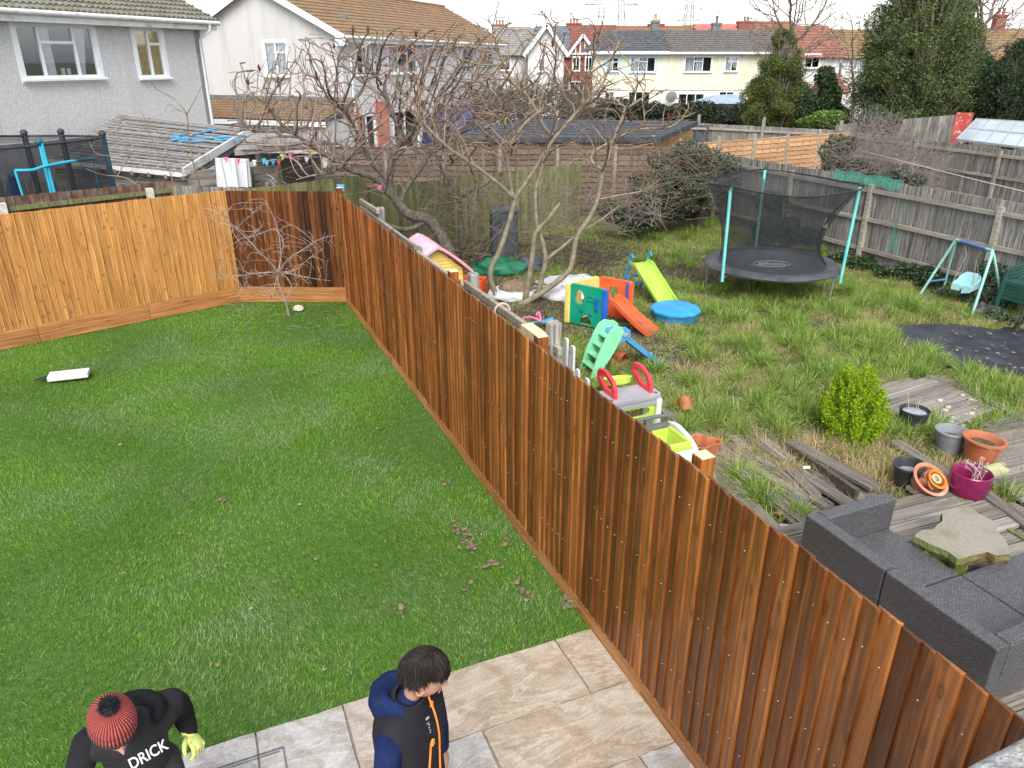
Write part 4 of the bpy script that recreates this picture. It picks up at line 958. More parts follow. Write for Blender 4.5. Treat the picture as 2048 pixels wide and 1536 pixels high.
def ang_of(px, py, z): q = at(px, py, z)-TC; return math.atan2(q.y, q.x)
PA = [ang_of(1438, 546, .6), ang_of(1668, 545, .6), ang_of(1508, 492, .6)]
ptop = []
for a in PA:
    m = MB(); b = Vector((1.31*math.cos(a), 1.31*math.sin(a), .42)); t_ = Vector((1.36*math.cos(a), 1.36*math.sin(a), 2.18)); m.tube([b, t_], .030, 10)
    pl_ = m.build('enclosure_pole', PTEAL, tr, smooth=60); m = MB(); m.ball(t_+Vector((0, 0, .02)), .035, 8); m.build('pole_cap', BLACKM, pl_, smooth=60); ptop.append((a, t_))
    m = MB(); 
    for z in (.5, ZB-.03): m.tube([b.lerp(t_, (z-.42)/1.76)*1.0, Vector((1.18*math.cos(a), 1.18*math.sin(a), z))], .014, 6)
    m.build('bracket', STEELG, tr)
for px, py in ((1437, 580), (1570, 592), (1672, 580), (1412, 548), (1500, 540), (1610, 545)):
    a = ang_of(px, py, 0)
    m = MB(); q = Vector((1.2*math.cos(a), 1.2*math.sin(a), ZB-.06)); m.tube([q, q+Vector((0, 0, -.12)), Vector((1.17*math.cos(a), 1.17*math.sin(a), -.02))], .018, 8); m.build('leg', STEELG, tr, smooth=60)
NETM = net_alpha('safety_net', (.025, .027, .031), .50, 3)
def topr(a):
    best = min(abs((a-p+PI) % (2*PI)-PI) for p in PA); return 1.38+.06*math.exp(-(best/.35)**2), 2.16-.10*min(1, best)
nn = 60; rws = 9; vs = []
for j in range(rws):
    t_ = j/(rws-1)
    for i in range(nn):
        a = 2*PI*i/nn; rt, zt = topr(a); pinch = .22*math.exp(-(((a-PA[1]-.25+PI) % (2*PI)-PI)/.4)**2)*math.sin(PI*t_**.8)
        r_ = .98+(rt-.98)*(t_**1.6)-pinch-.07*math.sin(PI*t_)+.012*math.sin(9*a+3*t_); vs.append((r_*math.cos(a), r_*math.sin(a), ZB+.02+(zt-ZB)*t_))
fs = [(j*nn+i, j*nn+(i+1) % nn, (j+1)*nn+(i+1) % nn, (j+1)*nn+i) for j in range(rws-1) for i in range(nn)]
m = MB(); m.add(vs, fs); m.build('safety_net', NETM, tr, smooth=180)
m = MB(); m.tube(vs[-nn:], .014, 6, closed=True); m.build('net_edging', BLACKM, tr, smooth=60)
m = MB(); ia = int(((PA[1]+.35) % (2*PI))/(2*PI)*nn); m.tube([Vector(vs[j*nn+ia % nn])*1.003 for j in range(rws)], [.02, .025, .03, .03, .025, .02, .02, .015, .015], 6); m.build('net_zip_flap', BLACKM, tr, smooth=60)
m = MB(); q = Vector(vs[4*nn+ia % nn])*1.03; m.add([q+Vector((0, 0, .1)), q+Vector((-.05, -.02, -.08)), q+Vector((.05, 0, -.1))], [(0, 1, 2)]); m.build('tag', M('tag_white', (.6, .6, .62)), tr)
def text(par, body, size, mx, mat, name='lettering', sx=1.0, shear=0.0, bold=.0, world=True):
    cu = bpy.data.curves.new(name, 'FONT'); cu.body = body; cu.size = size; cu.align_x = 'CENTER'; cu.align_y = 'CENTER'; cu.extrude = .0008; cu.shear = shear; cu.offset = bold
    tmp = bpy.data.objects.new('tmp', cu); COL.objects.link(tmp); dg = bpy.context.evaluated_depsgraph_get(); me = bpy.data.meshes.new_from_object(tmp.evaluated_get(dg)); bpy.data.objects.remove(tmp)
    me.materials.clear(); me.materials.append(mat); me.transform(Matrix.Diagonal((sx, 1, 1, 1)))
    me.transform((wmat(par).inverted() @ mx) if world else mx)
    o = bpy.data.objects.new(name, me); COL.objects.link(o); o.parent = par; return o
PALE = M('print_white', (.32, .34, .37))
jm = [o for o in tr.children if o.name.startswith('jump_mat')][0]
text(jm, 'plum', .26, Matrix.Translation(TC+Vector((-.02, -.05, ZB-.02))) @ Matrix.Rotation(-.12, 4, 'Z'), PALE, shear=.2, bold=.012)
m = MB(); m.tube([TC+Vector((.36*math.cos(a), -.05+.2*math.sin(a), ZB-.019)) for a in np.linspace(.2, 2*PI-.0, 40)], .009, 4); m.tube([TC+Vector((.42*math.cos(a)-.02, -.09+.22*math.sin(a), ZB-.019)) for a in np.linspace(PI*1.0, PI*1.65, 16)], .008, 4); m.build('logo_ring', PALE, jm, world=True)
# ---- lime slide with blue ladder
def chute(path, w, side, t=.012):
    """U-shaped trough along a path of points"""
    m = MB(); path = [Vector(p) for p in path]; prof = [(-w/2, side), (-w/2+.02, 0), (w/2-.02, 0), (w/2, side), (w/2+t*1.6, side), (w/2+t, -t), (-w/2-t, -t), (-w/2-t*1.6, side)]
    vs = []
    for i, p in enumerate(path):
        d = (path[min(i+1, len(path)-1)]-path[max(i-1, 0)]).normalized(); sx = d.cross(Vector((0, 0, 1))).normalized(); up = sx.cross(d)
        vs += [p+sx*a+up*b for a, b in prof]
    k = len(prof); fs = [(i*k+j, i*k+(j+1) % k, (i+1)*k+(j+1) % k, (i+1)*k+j) for i in range(len(path)-1) for j in range(k)]
    fs += [tuple(range(k))[::-1], tuple((len(path)-1)*k+j for j in range(k))]
    m.add(vs, fs); return m
LIME = plastic('lime_plastic', (.36, .62, .07)); BLUEP = plastic('blue_plastic', (.05, .28, .52)); LIMEY = plastic('yellow_lime_plastic', (.50, .66, .09))
T0 = Vector((2.52, 14.05, .60)); T1 = Vector((2.90, 13.22, .06)); sdv = (T1-T0); sdv.z = 0; sdv.normalize(); sx = Vector((-sdv.y, sdv.x, 0))
sl1 = thing('toy_slide', 'lime green slide with blue ladder ending at the blue clam sandpit', 'slide', (T0.x, T0.y, 0), 0, 'garden slides')
pth = smoothpts([T0-sdv*.22+Vector((0, 0, .03)), T0-sdv*.02+Vector((0, 0, .02)), T0.lerp(T1, .2), T0.lerp(T1, .6), T0.lerp(T1, .92)-Vector((0, 0, .0)), T1+sdv*.12+Vector((0, 0, .0))], 4)
chute(pth, .40, .055).build('slide_chute', LIME, sl1, world=True, smooth=40, bevel=.004)
lad = MB(); base = T0-sdv*.42; base.z = 0
for s_ in (-1, 1):
    a = T0-sdv*.18+sx*s_*.21; b = base+sx*s_*.24; lad.beam(b, a, .03, .05)
    lad.tube(smoothpts([a, a+Vector((0, 0, .16)), a+sdv*.05+Vector((0, 0, .22)), a+sdv*.12+Vector((0, 0, .17))], 3), .022, 8)
for f in (.3, .6): p = base.lerp(Vector((T0-sdv*.18).to_tuple()), f); lad.beam(p-sx*.23, p+sx*.23, .09, .03)
lad.build('ladder', BLUEP, sl1, world=True, smooth=40)
# ---- blue clam sandpit
SKY = plastic('sky_blue_plastic', (.03, .30, .60)); cl = thing('clam_sandpit', 'blue shell-shaped plastic sandpit with lid lying in the grass', 'sandpit', at(1349, 640), .2)
m = MB(); m.lathe([(.34, 0), (.38, .1), (.40, .17), (.41, .18), (.405, .2)], 40, wob=lambda a, z: .07*abs(math.cos(5.5*a))); m.build('shell_base', SKY, cl, smooth=50)
m = MB(); m.lathe([(.415, .19), (.41, .22), (.34, .26), (.2, .275), (.001, .265)], 40, wob=lambda a, z: .08*abs(math.cos(5.5*a))+(.0 if z > .2 else 0)); m.build('shell_lid', SKY, cl, smooth=50)
# ---- activity cube with slide
A_, B_, C_, D_ = Vector((1.0, 12.5, 0)), Vector((1.56, 12.1, 0)), Vector((1.55, 12.95, 0)), Vector((2.1, 12.53, 0))
PGREEN = plastic('green_plastic', (.0, .30, .18)); PYEL = plastic('pale_yellow_plastic', (.72, .60, .17)); POR = plastic('orange_plastic', (.75, .12, .035)); PBLU = plastic('royal_blue_plastic', (.02, .12, .50))
cube = thing('activity_climber', 'square climbing toy with green, yellow and orange panels and orange slide', 'climbing toy', (1.55, 12.5, 0))
HH = .72
def panel(name, P, Q, mat, holes, z0=.02, z1=HH, t=.05, notch=None):
    w = (Q-P).length; mx = frame_mx(Vector((P.x, P.y, 0)), Q-P, (0, 0, 1)); m = MB(); out = rrect(.02, z0, w-.02, z1, .04)
    if notch: a, b, h = notch; out = rrect(.02, z0, w-.02, z1, .04); holes = holes+[[(a+(b-a)/2+(b-a)/2*math.cos(q), .035+h*math.sin(q)) for q in np.linspace(0, PI, 9)]]
    m.prism(out, t, mx @ Matrix.Translation((0, 0, -t/2)), holes); o = m.build(name, mat, cube, world=True, bevel=.008); return mx, w
mxg, wg = panel('green_panel', A_, B_, PGREEN, [circ(.20, .50, .095, 14, .13), circ(.26, .28, .035, 10, .025), circ(.44, .24, .035, 10, .025)], notch=(.22, .46, .17))
m = MB(); m.box((.56, .44, .045), (.05, .22, .05), mx=mxg); m.build('grab_handle', PBLU, cube, world=True, bevel=.01)
m = MB(); m.prism(rrect(.36, .47, .50, .56, .03), .02, mxg @ Matrix.Translation((0, 0, .02)), [rrect(.375, .485, .485, .545, .02)]); m.build('moulded_frame', PGREEN, cube, world=True)
m = MB(); m.box((.26, .275, .035), (.06, .02, .03), mx=mxg); m.box((.44, .235, .035), (.06, .02, .03), mx=mxg); m.build('foot_hold', PBLU, cube, world=True)
panel('yellow_panel', A_+Vector((.02, .03, 0)), C_, PYEL, [circ(.35, .42, .12, 14, .16)], notch=(.2, .5, .2))
panel('orange_panel', C_, D_, POR, [circ(.32, .46, .10, 14, .13)])
panel('orange_panel', D_, D_+(B_-D_)*.18, POR, [])
for p, mt in ((B_, PBLU), (A_-Vector((.03, .0, 0)), PYEL), (D_-Vector((.07, -.02, 0)), PBLU)):
    m = MB(); m.box(p+Vector((0, 0, .36)), (.10, .08, .70), -.65); m.build('corner_post', mt, cube, world=True, bevel=.015)
e1 = (B_-A_).normalized(); s0 = B_.lerp(D_, .42); 
pp = [s0-e1*.12+Vector((0, 0, .46)), s0+e1*.02+Vector((0, 0, .45)), s0+e1*.25+Vector((0, 0, .28)), s0+e1*.6+Vector((0, 0, .06)), s0+e1*.72+Vector((0, 0, .03))]
chute(smoothpts(pp, 4), .33, .06).build('slide_chute', POR, cube, world=True, smooth=40)
m = MB(); 
for _ in range(60): q = s0+e1*random.uniform(.42, .7)+Vector((random.uniform(-.1, .1), random.uniform(-.1, .1), 0)); q.z = .46*(1-min(1, ((q-s0).dot(e1))/.66))*.85+.05; m.ball(q, (.02, .015, .006), 5)
m.build('leaf_debris', LEAF, cube, world=True, kind='stuff')
# ---- mint and blue slide with steps
MINT = plastic('mint_plastic', (.22, .62, .36)); BL2 = plastic('mid_blue_plastic', (.08, .30, .62))
gs = thing('toy_slide', 'mint green stepped slide with blue chute in the middle of the grass', 'slide', (1.45, 10.3, 0), RZP, 'garden slides')
hw = .17
for s_ in (-1, 1):
    prof = [(-.42, 0), (-.30, 0), (-.05, .36), (.06, .56), (.10, .66), (.05, .73), (-.04, .75), (-.13, .70), (-.2, .58), (-.32, .33)]
    m = MB(); mx = Matrix.Translation((0, s_*hw+.02, 0)) @ Matrix.Rotation(PI/2, 4, 'X'); m.prism(prof, .04, mx); m.build('side_panel', MINT, gs, bevel=.01)
for i, (x, z) in enumerate(((-.33, .14), (-.25, .28), (-.17, .42), (-.08, .55))):
    m = MB(); m.box((x, 0, z), (.12, .31, .03)); m.box((x+.05, 0, z-.05), (.02, .31, .1)); m.build('step', MINT, gs, bevel=.008)
for s_ in (-1, 1):
    m = MB(); m.prism([(.0, .50), (.12, .50), (.22, .54), (.2, .66), (.12, .72), (.03, .72), (-.02, .66)], .035, Matrix.Translation((0, s_*hw+.02, 0)) @ Matrix.Rotation(PI/2, 4, 'X')); m.build('handle_rim', BL2 if s_ < 0 else MINT, gs, bevel=.01)
m = MB(); m.lathe([(.001, 0), (.05, .0), (.05, .012), (.001, .014)], 14, Matrix.Translation((.11, -hw-.02, .61)) @ Matrix.Rotation(PI/2, 4, 'X') @ Matrix.Diagonal((1, .6, 1, 1))); m.build('badge', PALE, gs, smooth=30)
chute(smoothpts([(-.02, 0, .58), (.08, 0, .57), (.2, 0, .48), (.6, 0, .15), (.74, 0, .05), (.84, 0, .04)], 4), .31, .06).build('slide_chute', BL2, gs, smooth=40)
m = MB(); m.box((.76, 0, .01), (.14, .34, .07)); m.build('slide_foot', BL2, gs, bevel=.01)
# ---- playset: grey platform, red handles, lime panels; tub in front
PGREY = plastic('grey_plastic', (.36, .36, .39)); PRED = plastic('red_plastic', (.72, .045, .07)); PWH = plastic('cream_white_plastic', (.72, .73, .68)); PDG = plastic('dark_grey_plastic', (.12, .125, .13))
ps = thing('play_platform', 'grey toy platform with two coral red handles over lime green slotted panel', 'playset', (1.10, 7.62, 0), RZP)
m = MB(); m.prism(rrect(-.02, -.03, .68, .33, .07), .05, Matrix.Translation((0, 0, .665))); m.box((.33, .02, .64), (.68, .08, .09)); m.build('platform', PGREY, ps, bevel=.018, seg=3)
m = MB(); mx = Matrix.Translation((.06, .03, 0)) @ Matrix.Rotation(PI/2, 4, 'X')
m.prism(rrect(0, .05, .54, .64, .02), .03, mx, [rrect(.07, .46, .47, .57, .05), rrect(.07, .27, .47, .38, .05), rrect(.07, .1, .47, .2, .05)]); m.build('slotted_panel', LIMEY, ps, bevel=.006)
for x, y in ((.0, .0), (.64, .0), (.0, .28), (.64, .28)):
    m = MB(); m.box((x, y, .33), (.07, .07, .66)); m.build('corner_post', PWH, ps, bevel=.012)
m = MB(); m.prism(rrect(0, .3, .40, .64, .02), .03, Matrix.Translation((-.0, .04, 0)) @ Matrix.Rotation(PI/2, 4, 'Z') @ Matrix.Rotation(PI/2, 4, 'X'), [rrect(.06, .4, .34, .55, .05)]); m.build('side_panel', LIMEY, ps)
for x in (.08, .55):
    out = [(.02, 0), (.24, 0.0), (.44, .11), (.45, .19), (.40, .25), (.28, .265), (.1, .20), (.04, .12)]; hole = [(.10, .10), (.14, .16), (.28, .215), (.37, .2), (.385, .15), (.25, .06), (.12, .055)]
    out = [(a, b) for a, b in out]
    m = MB(); m.prism(out, .045, Matrix.Translation((x, .02, .71)) @ Matrix.Rotation(PI/2, 4, 'Z') @ Matrix.Rotation(PI/2, 4, 'X'), [hole]); m.build('grab_handle', PRED, ps, bevel=.014, seg=3)
for x in (.03, .62):
    m = MB(); m.lathe([(.001, 0), (.022, 0), (.022, .008), (.001, .01)], 10, Matrix.Translation((x, .03, .716))); m.build('screw_cap', PDG, ps)
m = MB(); m.lathe([(.001, 0), (.16, .015), (.19, .07), (.20, .06), (.17, -.01), (.001, -.02)], 22, Matrix.Translation((.33, .44, .725)) @ Matrix.Rotation(-.35, 4, 'X')); m.build('seat_dish', LIMEY, ps, smooth=50)
chute(smoothpts([(.33, .52, .70), (.33, .6, .64), (.33, 1.0, .28), (.33, 1.25, .06), (.33, 1.36, .05)], 4), .34, .06).build('slide_chute', LIMEY, ps, smooth=40)
m = MB(); m.tube(smoothpts([(-.06, .12, .45), (-.09, .2, .62), (-.09, .32, .68), (-.08, .46, .62), (-.06, .54, .45)], 4), .045, 8); m.build('side_arch', LIMEY, ps, smooth=60)
tb = thing('toy_water_tub', 'lime green toy tub with white curved side and dark grey carry bar', 'toy tub', Vector((1.10, 7.62, 0))-FD*.66, RZP)
m = MB(); zt, zb_ = .42, .16
def ringr(x0, y0, x1, y1, z): return [(x0, y0, z), (x1, y0, z), (x1, y1, z), (x0, y1, z)]
rings = [ringr(.05, -.02, .66, .44, zt), ringr(.09, .02, .62, .40, zt), ringr(.13, .06, .58, .36, zb_), ]
vs = sum(rings, []); fs = [(4*j+i, 4*j+(i+1) % 4, 4*(j+1)+(i+1) % 4, 4*(j+1)+i) for j in range(2) for i in range(4)]+[(8, 9, 10, 11)]
lo_ = ringr(.07, 0, .64, .42, zb_-.05); vs += lo_; fs += [(i, 12+i, 12+(i+1) % 4, (i+1) % 4) for i in range(4)]; m.add(vs, fs); m.build('tub', LIMEY, tb, bevel=.012)
m = MB(); m.add(ringr(.12, .05, .59, .37, .2), [(0, 1, 2, 3)]); m.build('rain_water', M('murky_water', (.30, .34, .03), (.36, .40, .05), scale=3, rough=.06), tb)
sp = [(-.14, 0), (-.16, .18), (-.08, .36), (.05, .44), (.25, .48), (.46, .46), (.5, 0)]
for x in (-.005, .64):
    m = MB(); m.prism(sp, .06, Matrix.Translation((x, 0, 0)) @ Matrix.Rotation(PI/2, 4, 'Z') @ Matrix.Rotation(PI/2, 4, 'X')); m.build('side_panel', PWH, tb, bevel=.02, seg=3)
m = MB(); m.box((.35, -.1, .2), (.66, .1, .32)); m.build('front_panel', PWH, tb, bevel=.02)
m = MB(); m.tube(smoothpts([(-.02, .42, .42), (-.02, .42, .50), (.06, .42, .55), (.35, .42, .56), (.6, .42, .55), (.68, .42, .50), (.68, .42, .42)], 3), .024, 8); m.box((.36, .42, .47), (.09, .06, .16)); m.build('carry_bar', PDG, tb, smooth=50)
m = MB(); m.box((.35, .44, .42), (.66, .09, .06)); m.build('back_rim', PDG, tb, bevel=.02)
# ---- seesaw toy
ss = thing('toy_rocker', 'small toy rocker lying on soil, turquoise bar with pink handles and blue seat', 'toy', at(1080, 648), 0)
P0 = at(1035, 650, .05)-ss.location; P1 = at(1106, 640, .12)-ss.location
m = MB(); m.tube([P0, P0.lerp(P1, .6), P1], .025, 8); m.tube([P1, P1-Vector((0, 0, .12))], .02, 8); m.build('bar', plastic('sea_green_plastic', (.12, .45, .38)), ss, smooth=60)
Q = at(1082, 643, .16)-ss.location
m = MB()
for t_ in (at(1048, 636, .2), at(1076, 624, .3)): m.tube(smoothpts([Q, Q.lerp(t_-ss.location, .5)+Vector((0, 0, .04)), t_-ss.location, t_-ss.location+Vector((-.03, -.03, -.06))], 3), .022, 8)
m.build('handlebar', plastic('pink_plastic', (.62, .14, .27)), ss, smooth=60)
m = MB(); m.beam(Q-Vector((0, 0, .02)), at(1107, 637, .2)-ss.location, .09, .05); m.build('seat', BLUEP, ss, bevel=.02)
# ---- playhouse
ph = thing('playhouse', 'small yellow plastic playhouse with pale pink roof behind the fence', 'playhouse', (-1.51, 13.27, 0), RZP)
YP = plastic('playhouse_yellow', (.76, .56, .15)); PKR = plastic('faded_pink', (.78, .50, .60)); PKD = plastic('trim_pink', (.78, .30, .42))
hwid, dep, ez, rz_ = .48, .45, .84, 1.24
mxf = Matrix.Translation((-hwid, -dep, 0)) @ Matrix.Rotation(PI/2, 4, 'X')
m = MB(); arch = [(.33, 0.02), (.63, .02), (.63, .5)]+[(.48+.15*math.cos(a), .5+.12*math.sin(a)) for a in np.linspace(.3, PI-.3, 6)]+[(.33, .5)]
m.prism([(0, 0), (2*hwid, 0), (2*hwid, ez), (hwid, rz_), (0, ez)], .04, mxf, [arch]); m.build('front_wall', YP, ph, bevel=.006)
m = MB()
for z in np.arange(.1, .78, .11):
    for xa_, xb_ in ((.02, .28), (.68, .94)): m.box(((xa_+xb_)/2, z, .045), (xb_-xa_, .012, .014), mx=mxf)
for z in (.84, .90, .96, 1.02):
    w_ = (rz_-z)/(rz_-ez)*hwid*.8; k2 = max(1, int(w_/.07))
    for i in range(-k2, k2+1): m.box((hwid+i*.085+(.04 if int(z*100) % 12 else 0), z, .045), (.06, .016, .014), mx=mxf)
m.build('moulded_cladding', YP, ph, kind='stuff')
m = MB(); m.tube([Vector((.48+.19*math.cos(a), .50+.16*math.sin(a), .05)) for a in np.linspace(0, PI, 12)], .022, 6); o = m.build('door_arch', YP, ph, smooth=60); o.data.transform(mxf)
m = MB(); m.box((0, dep, ez/2), (2*hwid, .04, ez)); m.box((-hwid, 0, ez/2), (.04, 2*dep, ez)); m.box((hwid, 0, ez/2), (.04, 2*dep, ez)); m.build('walls', YP, ph, bevel=.005)
for s_ in (-1, 1):
    m = MB(); nx, ny = 8, 16; vs = []
    for j in range(ny+1):
        for i in range(nx+1):
            f = i/nx; x = s_*f*(hwid+.14); z = rz_+.03-(f**1.25)*(rz_-ez+.07); y = -dep-.13+(2*dep+.26)*j/ny
            z += .018*((j*1.0/ny*4) % 1.0)*(1 if i > 0 else .3); vs.append((x, y, z))
    fs = [(j*(nx+1)+i, j*(nx+1)+i+1, (j+1)*(nx+1)+i+1, (j+1)*(nx+1)+i) for j in range(ny) for i in range(nx)]
    m.add(vs, fs); o = m.build('roof_slope', PKR, ph, smooth=50); so2 = o.modifiers.new('solid', 'SOLIDIFY'); so2.thickness = .03
    for yy in (-dep-.15, dep+.15):
        m = MB(); m.tube([(s_*f*(hwid+.14), yy, rz_+.03-(f**1.25)*(rz_-ez+.07)) for f in np.linspace(0, 1, 8)]+[(s_*(hwid+.14), yy, ez-.12)], .028, 6); m.build('roof_trim', PKD, ph, smooth=50)
    m = MB(); m.beam((s_*(hwid+.14), -dep-.15, ez-.05), (s_*(hwid+.14), dep+.15, ez-.05), .03, .06); m.build('eaves_trim', PKD, ph)
m = MB()
for _ in range(50): x = random.uniform(.3, .58); m.ball((x, random.uniform(-.4, .4), rz_+.055-((x/(hwid+.14))**1.25)*(rz_-ez+.07)), (.025, .015, .007), 5)
m.build('fallen_leaves', LEAF, ph, kind='stuff')
# ---- crate, bags, tarps, bin
cr = thing('plastic_crate', 'orange plastic lattice crate lying beside the playhouse', 'crate', at(938, 582), -.25); OC = plastic('crate_orange', (.80, .10, .02))
m = MB()
for z in (.02, .09, .16, .23): 
    for y in (-.18, .18): m.box((0, y, z), (.62, .015, .035))
    for x in (-.31, .31): m.box((x, 0, z), (.015, .36, .035))
for x in np.linspace(-.31, .31, 9):
    for y in (-.18, .18): m.box((x, y, .125), (.02, .018, .25))
for y in np.linspace(-.18, .18, 6):
    m.box((-.31, y, .125), (.018, .02, .25)); m.box((.31, y, .125), (.018, .02, .25)); m.box((0, y, .01), (.62, .04, .012))
m.build('lattice', OC, cr); m = MB(); m.tube([(-.31, -.18, .255), (.31, -.18, .255), (.31, .18, .255), (-.31, .18, .255)], .014, 6, closed=True); m.build('rim', OC, cr)
def lump(name, label, cat, c, r, mat, amp=.15, fr=3.0, group=None, stretch=(1, 1, 1), rz=0, parent=None, ridges=0, n=28, hollow=None):
    m = MB(); vs = []; k = n//2
    for j in range(k+1):
        ph_ = PI*j/k-PI/2
        for i in range(n):
            a = 2*PI*i/n; d = Vector((math.cos(a)*math.cos(ph_), math.sin(a)*math.cos(ph_), math.sin(ph_)))
            s_ = 1+amp*mnoise.noise(d*fr+Vector(c))+amp*.5*mnoise.noise(d*fr*2.7+Vector(c))+(ridges*math.sin(a*9+4*mnoise.noise(d*2+Vector(c))) if ridges else 0)
            q = Vector((d.x*r[0], d.y*r[1], d.z*r[2]))*s_; q.z = max(q.z, -r[2]*.35)
            if hollow and q.z > r[2]*hollow: q.z = r[2]*hollow-.04
            vs.append(q)
    fs = [(j*n+i, j*n+(i+1) % n, (j+1)*n+(i+1) % n, (j+1)*n+i) for j in range(k) for i in range(n)]
    m.add(vs, fs); o = m.build(name, mat, parent, smooth=180); o.location = (c[0], c[1], c[2]+r[2]*.3); o.rotation_euler[2] = rz
    if label: tag(o, label, cat, group)
    return o
SACK = M('white_sack', (.50, .50, .52), (.70, .71, .73), scale=7, rough=.6, bump=.35, bscale=10, dirt=(.35, .32, .27), dcut=(.58, .74))
b1 = at(1035, 598); lump('rubble_sack', 'crumpled white sack heaped with brown garden waste between the tree stems', 'sack', (b1.x-.05, b1.y+.15, 0), (.52, .38, .22), SACK, .22, 2.4, 'white rubble sacks', ridges=.03, rz=.2, hollow=.55)
w_ = lump('garden_waste', 'pile of brown leaves and soil heaped on the open white sack', 'garden waste', (b1.x-.02, b1.y+.2, .1), (.36, .24, .16), CLOD, .35, 5); 
b2 = at(1165, 580); lump('rubble_sack', 'flattened white sack lying behind the yellow panel of the climbing toy', 'sack', (b2.x-.25, b2.y+.35, 0), (.60, .32, .16), SACK, .25, 2.6, 'white rubble sacks', ridges=.04, rz=.15)
b3 = at(1130, 603); lump('rubble_sack', 'low white sack beside the green panel of the climbing toy', 'sack', (b3.x-.05, b3.y+.25, 0), (.45, .24, .17), SACK, .2, 2.8, 'white rubble sacks', ridges=.04, rz=-.2)
TARPG = M('green_tarp', (.01, .10, .05), (.03, .22, .12), scale=5, rough=.5, bump=.4, bscale=14)
b4 = at(998, 548); lump('tarpaulin', 'crumpled dark green tarpaulin on soil behind the white sack', 'tarpaulin', (b4.x+.0, b4.y+.1, 0), (.55, .34, .24), TARPG, .4, 3, ridges=.05)
b5 = at(1052, 542); lump('dark_bag', 'dark grey plastic bag slumped behind the pale tree stem', 'bag', (b5.x+.05, b5.y+.1, 0), (.35, .25, .22), M('bin_bag', (.04, .045, .055), (.12, .125, .14), scale=6, rough=.35, bump=.5, bscale=12), .35, 3, ridges=.05)
bb = thing('water_tank', 'tall dark grey plastic water tank standing against the green fence', 'tank', at(1008, 508), .1); TKM = M('tank_grey', (.06, .075, .085), (.10, .115, .125), scale=4, rough=.6)
m = MB(); m.prism(rrect(-.31, -.3, .31, .3, .06), 1.02, Matrix.Identity(4)); m.build('body', TKM, bb, bevel=.02)
m = MB(); m.prism(rrect(-.33, -.32, .33, .32, .06), .05, Matrix.Translation((0, 0, 1.02))); m.build('lid', TKM, bb, bevel=.01)
# ---- white picket panels
pk = thing('picket_edging', 'low white plastic picket edging leaning behind the long fence', 'picket edging', (.62, 8.95, 0), RZP-PI/2)
for i, (x, z) in enumerate([(0, .62), (.09, .80), (.18, .94), (.27, .72), (.36, .90), (.45, .62), (.54, .5), (.66, .52), (.75, .62)]):
    m = MB(); m.prism([(-.043, 0), (.043, 0), (.043, z+.09), (.03, z+.12), (-.03, z+.12), (-.043, z+.09)], .03, Matrix.Translation((x, (i % 2)*.03, 0)) @ Matrix.Rotation(PI/2, 4, 'X')); m.build('picket', plastic('dull_white_plastic', (.60, .60, .61)), pk, bevel=.004)
m = MB(); m.box((.36, .03, .35), (.85, .02, .06)); m.build('rail', PWH, pk)
# ---- swing
sw_ = thing('baby_swing', 'small turquoise swing frame with pale blue baby seat by the grey fence', 'swing', at(1925, 600), 0)
so_ = sw_.location.copy(); TQ = plastic('swing_turquoise', (.28, .60, .52)); BLR = plastic('swing_blue', (.10, .20, .50)); SEATB = plastic('seat_pale_blue', (.38, .66, .70))
FL, BL_, FR, BR = at(1840, 586), at(1886, 581), at(1941, 638), Vector((9.12, 13.3, 0)); AL, AR = atD(1912, 479, 14.35), atD(1986, 502, 13.0)
for A1, B1, in ((AL, FL), (AR, FR)): m = MB(); m.tube([B1-so_-Vector((0, 0, .05)), A1+(B1-A1)*.06-so_, A1-so_+(AR-AL)*(.03 if A1 is AL else -.03)], .026, 8); m.build('leg', TQ, sw_, smooth=60)
for A1, B1, in ((AL, BL_), (AR, BR)): m = MB(); m.tube([B1-so_-Vector((0, 0, .05)), A1+(B1-A1)*.06-so_, A1-so_+(AR-AL)*(.03 if A1 is AL else -.03)], .022, 8); m.build('leg', TQ, sw_, smooth=60)
m = MB(); m.tube([AL-so_, AL.lerp(AR, .18)-so_], .026, 8); m.build('hanger_end', TQ, sw_, smooth=60); m = MB(); m.tube([AL.lerp(AR, .82)-so_, AR-so_], .026, 8)
m.build('hanger_end', TQ, sw_, smooth=60)
m = MB(); m.tube([AL.lerp(AR, .16)-so_, AL.lerp(AR, .84)-so_], .032, 8); m.build('top_bar', BLR, sw_, smooth=60)
m = MB(); m.tube([FL.lerp(AL, .22)-so_, BL_.lerp(AL, .22)-so_], .022, 8); m.build('cross_bar', BLR, sw_, smooth=60)
sc_ = atD(1932, 566, 13.5)-so_
seat = MB(); mxs = Matrix.Translation(sc_) @ Matrix.Rotation(-.9, 4, 'Z')
seat.prism(rrect(-.17, -.15, .17, .15, .06), .04, mxs @ Matrix.Translation((0, 0, -.1))); 
seat.prism([(-.17, 0), (.17, 0), (.16, .22), (.09, .27), (-.09, .27), (-.16, .22)], .03, mxs @ Matrix.Translation((0, .15, -.1)) @ Matrix.Rotation(PI/2-.25, 4, 'X'))
for s_ in (-1, 1): seat.prism([(-.17, 0), (.15, 0), (.17, .2), (.06, .14), (-.17, .1)], .03, mxs @ Matrix.Translation((s_*.165-.015, 0, -.1)) @ Matrix.Rotation(PI/2, 4, 'Z') @ Matrix.Rotation(PI/2, 4, 'X'))
seat.prism([(-.17, 0), (-.02, 0), (-.02, .12), (-.17, .12)], .03, mxs @ Matrix.Translation((0, -.16, -.12)) @ Matrix.Rotation(PI/2, 4, 'X')); seat.prism([(.02, -.04), (.17, 0), (.17, .12), (.02, .12)], .03, mxs @ Matrix.Translation((0, -.16, -.12)) @ Matrix.Rotation(PI/2, 4, 'X'))
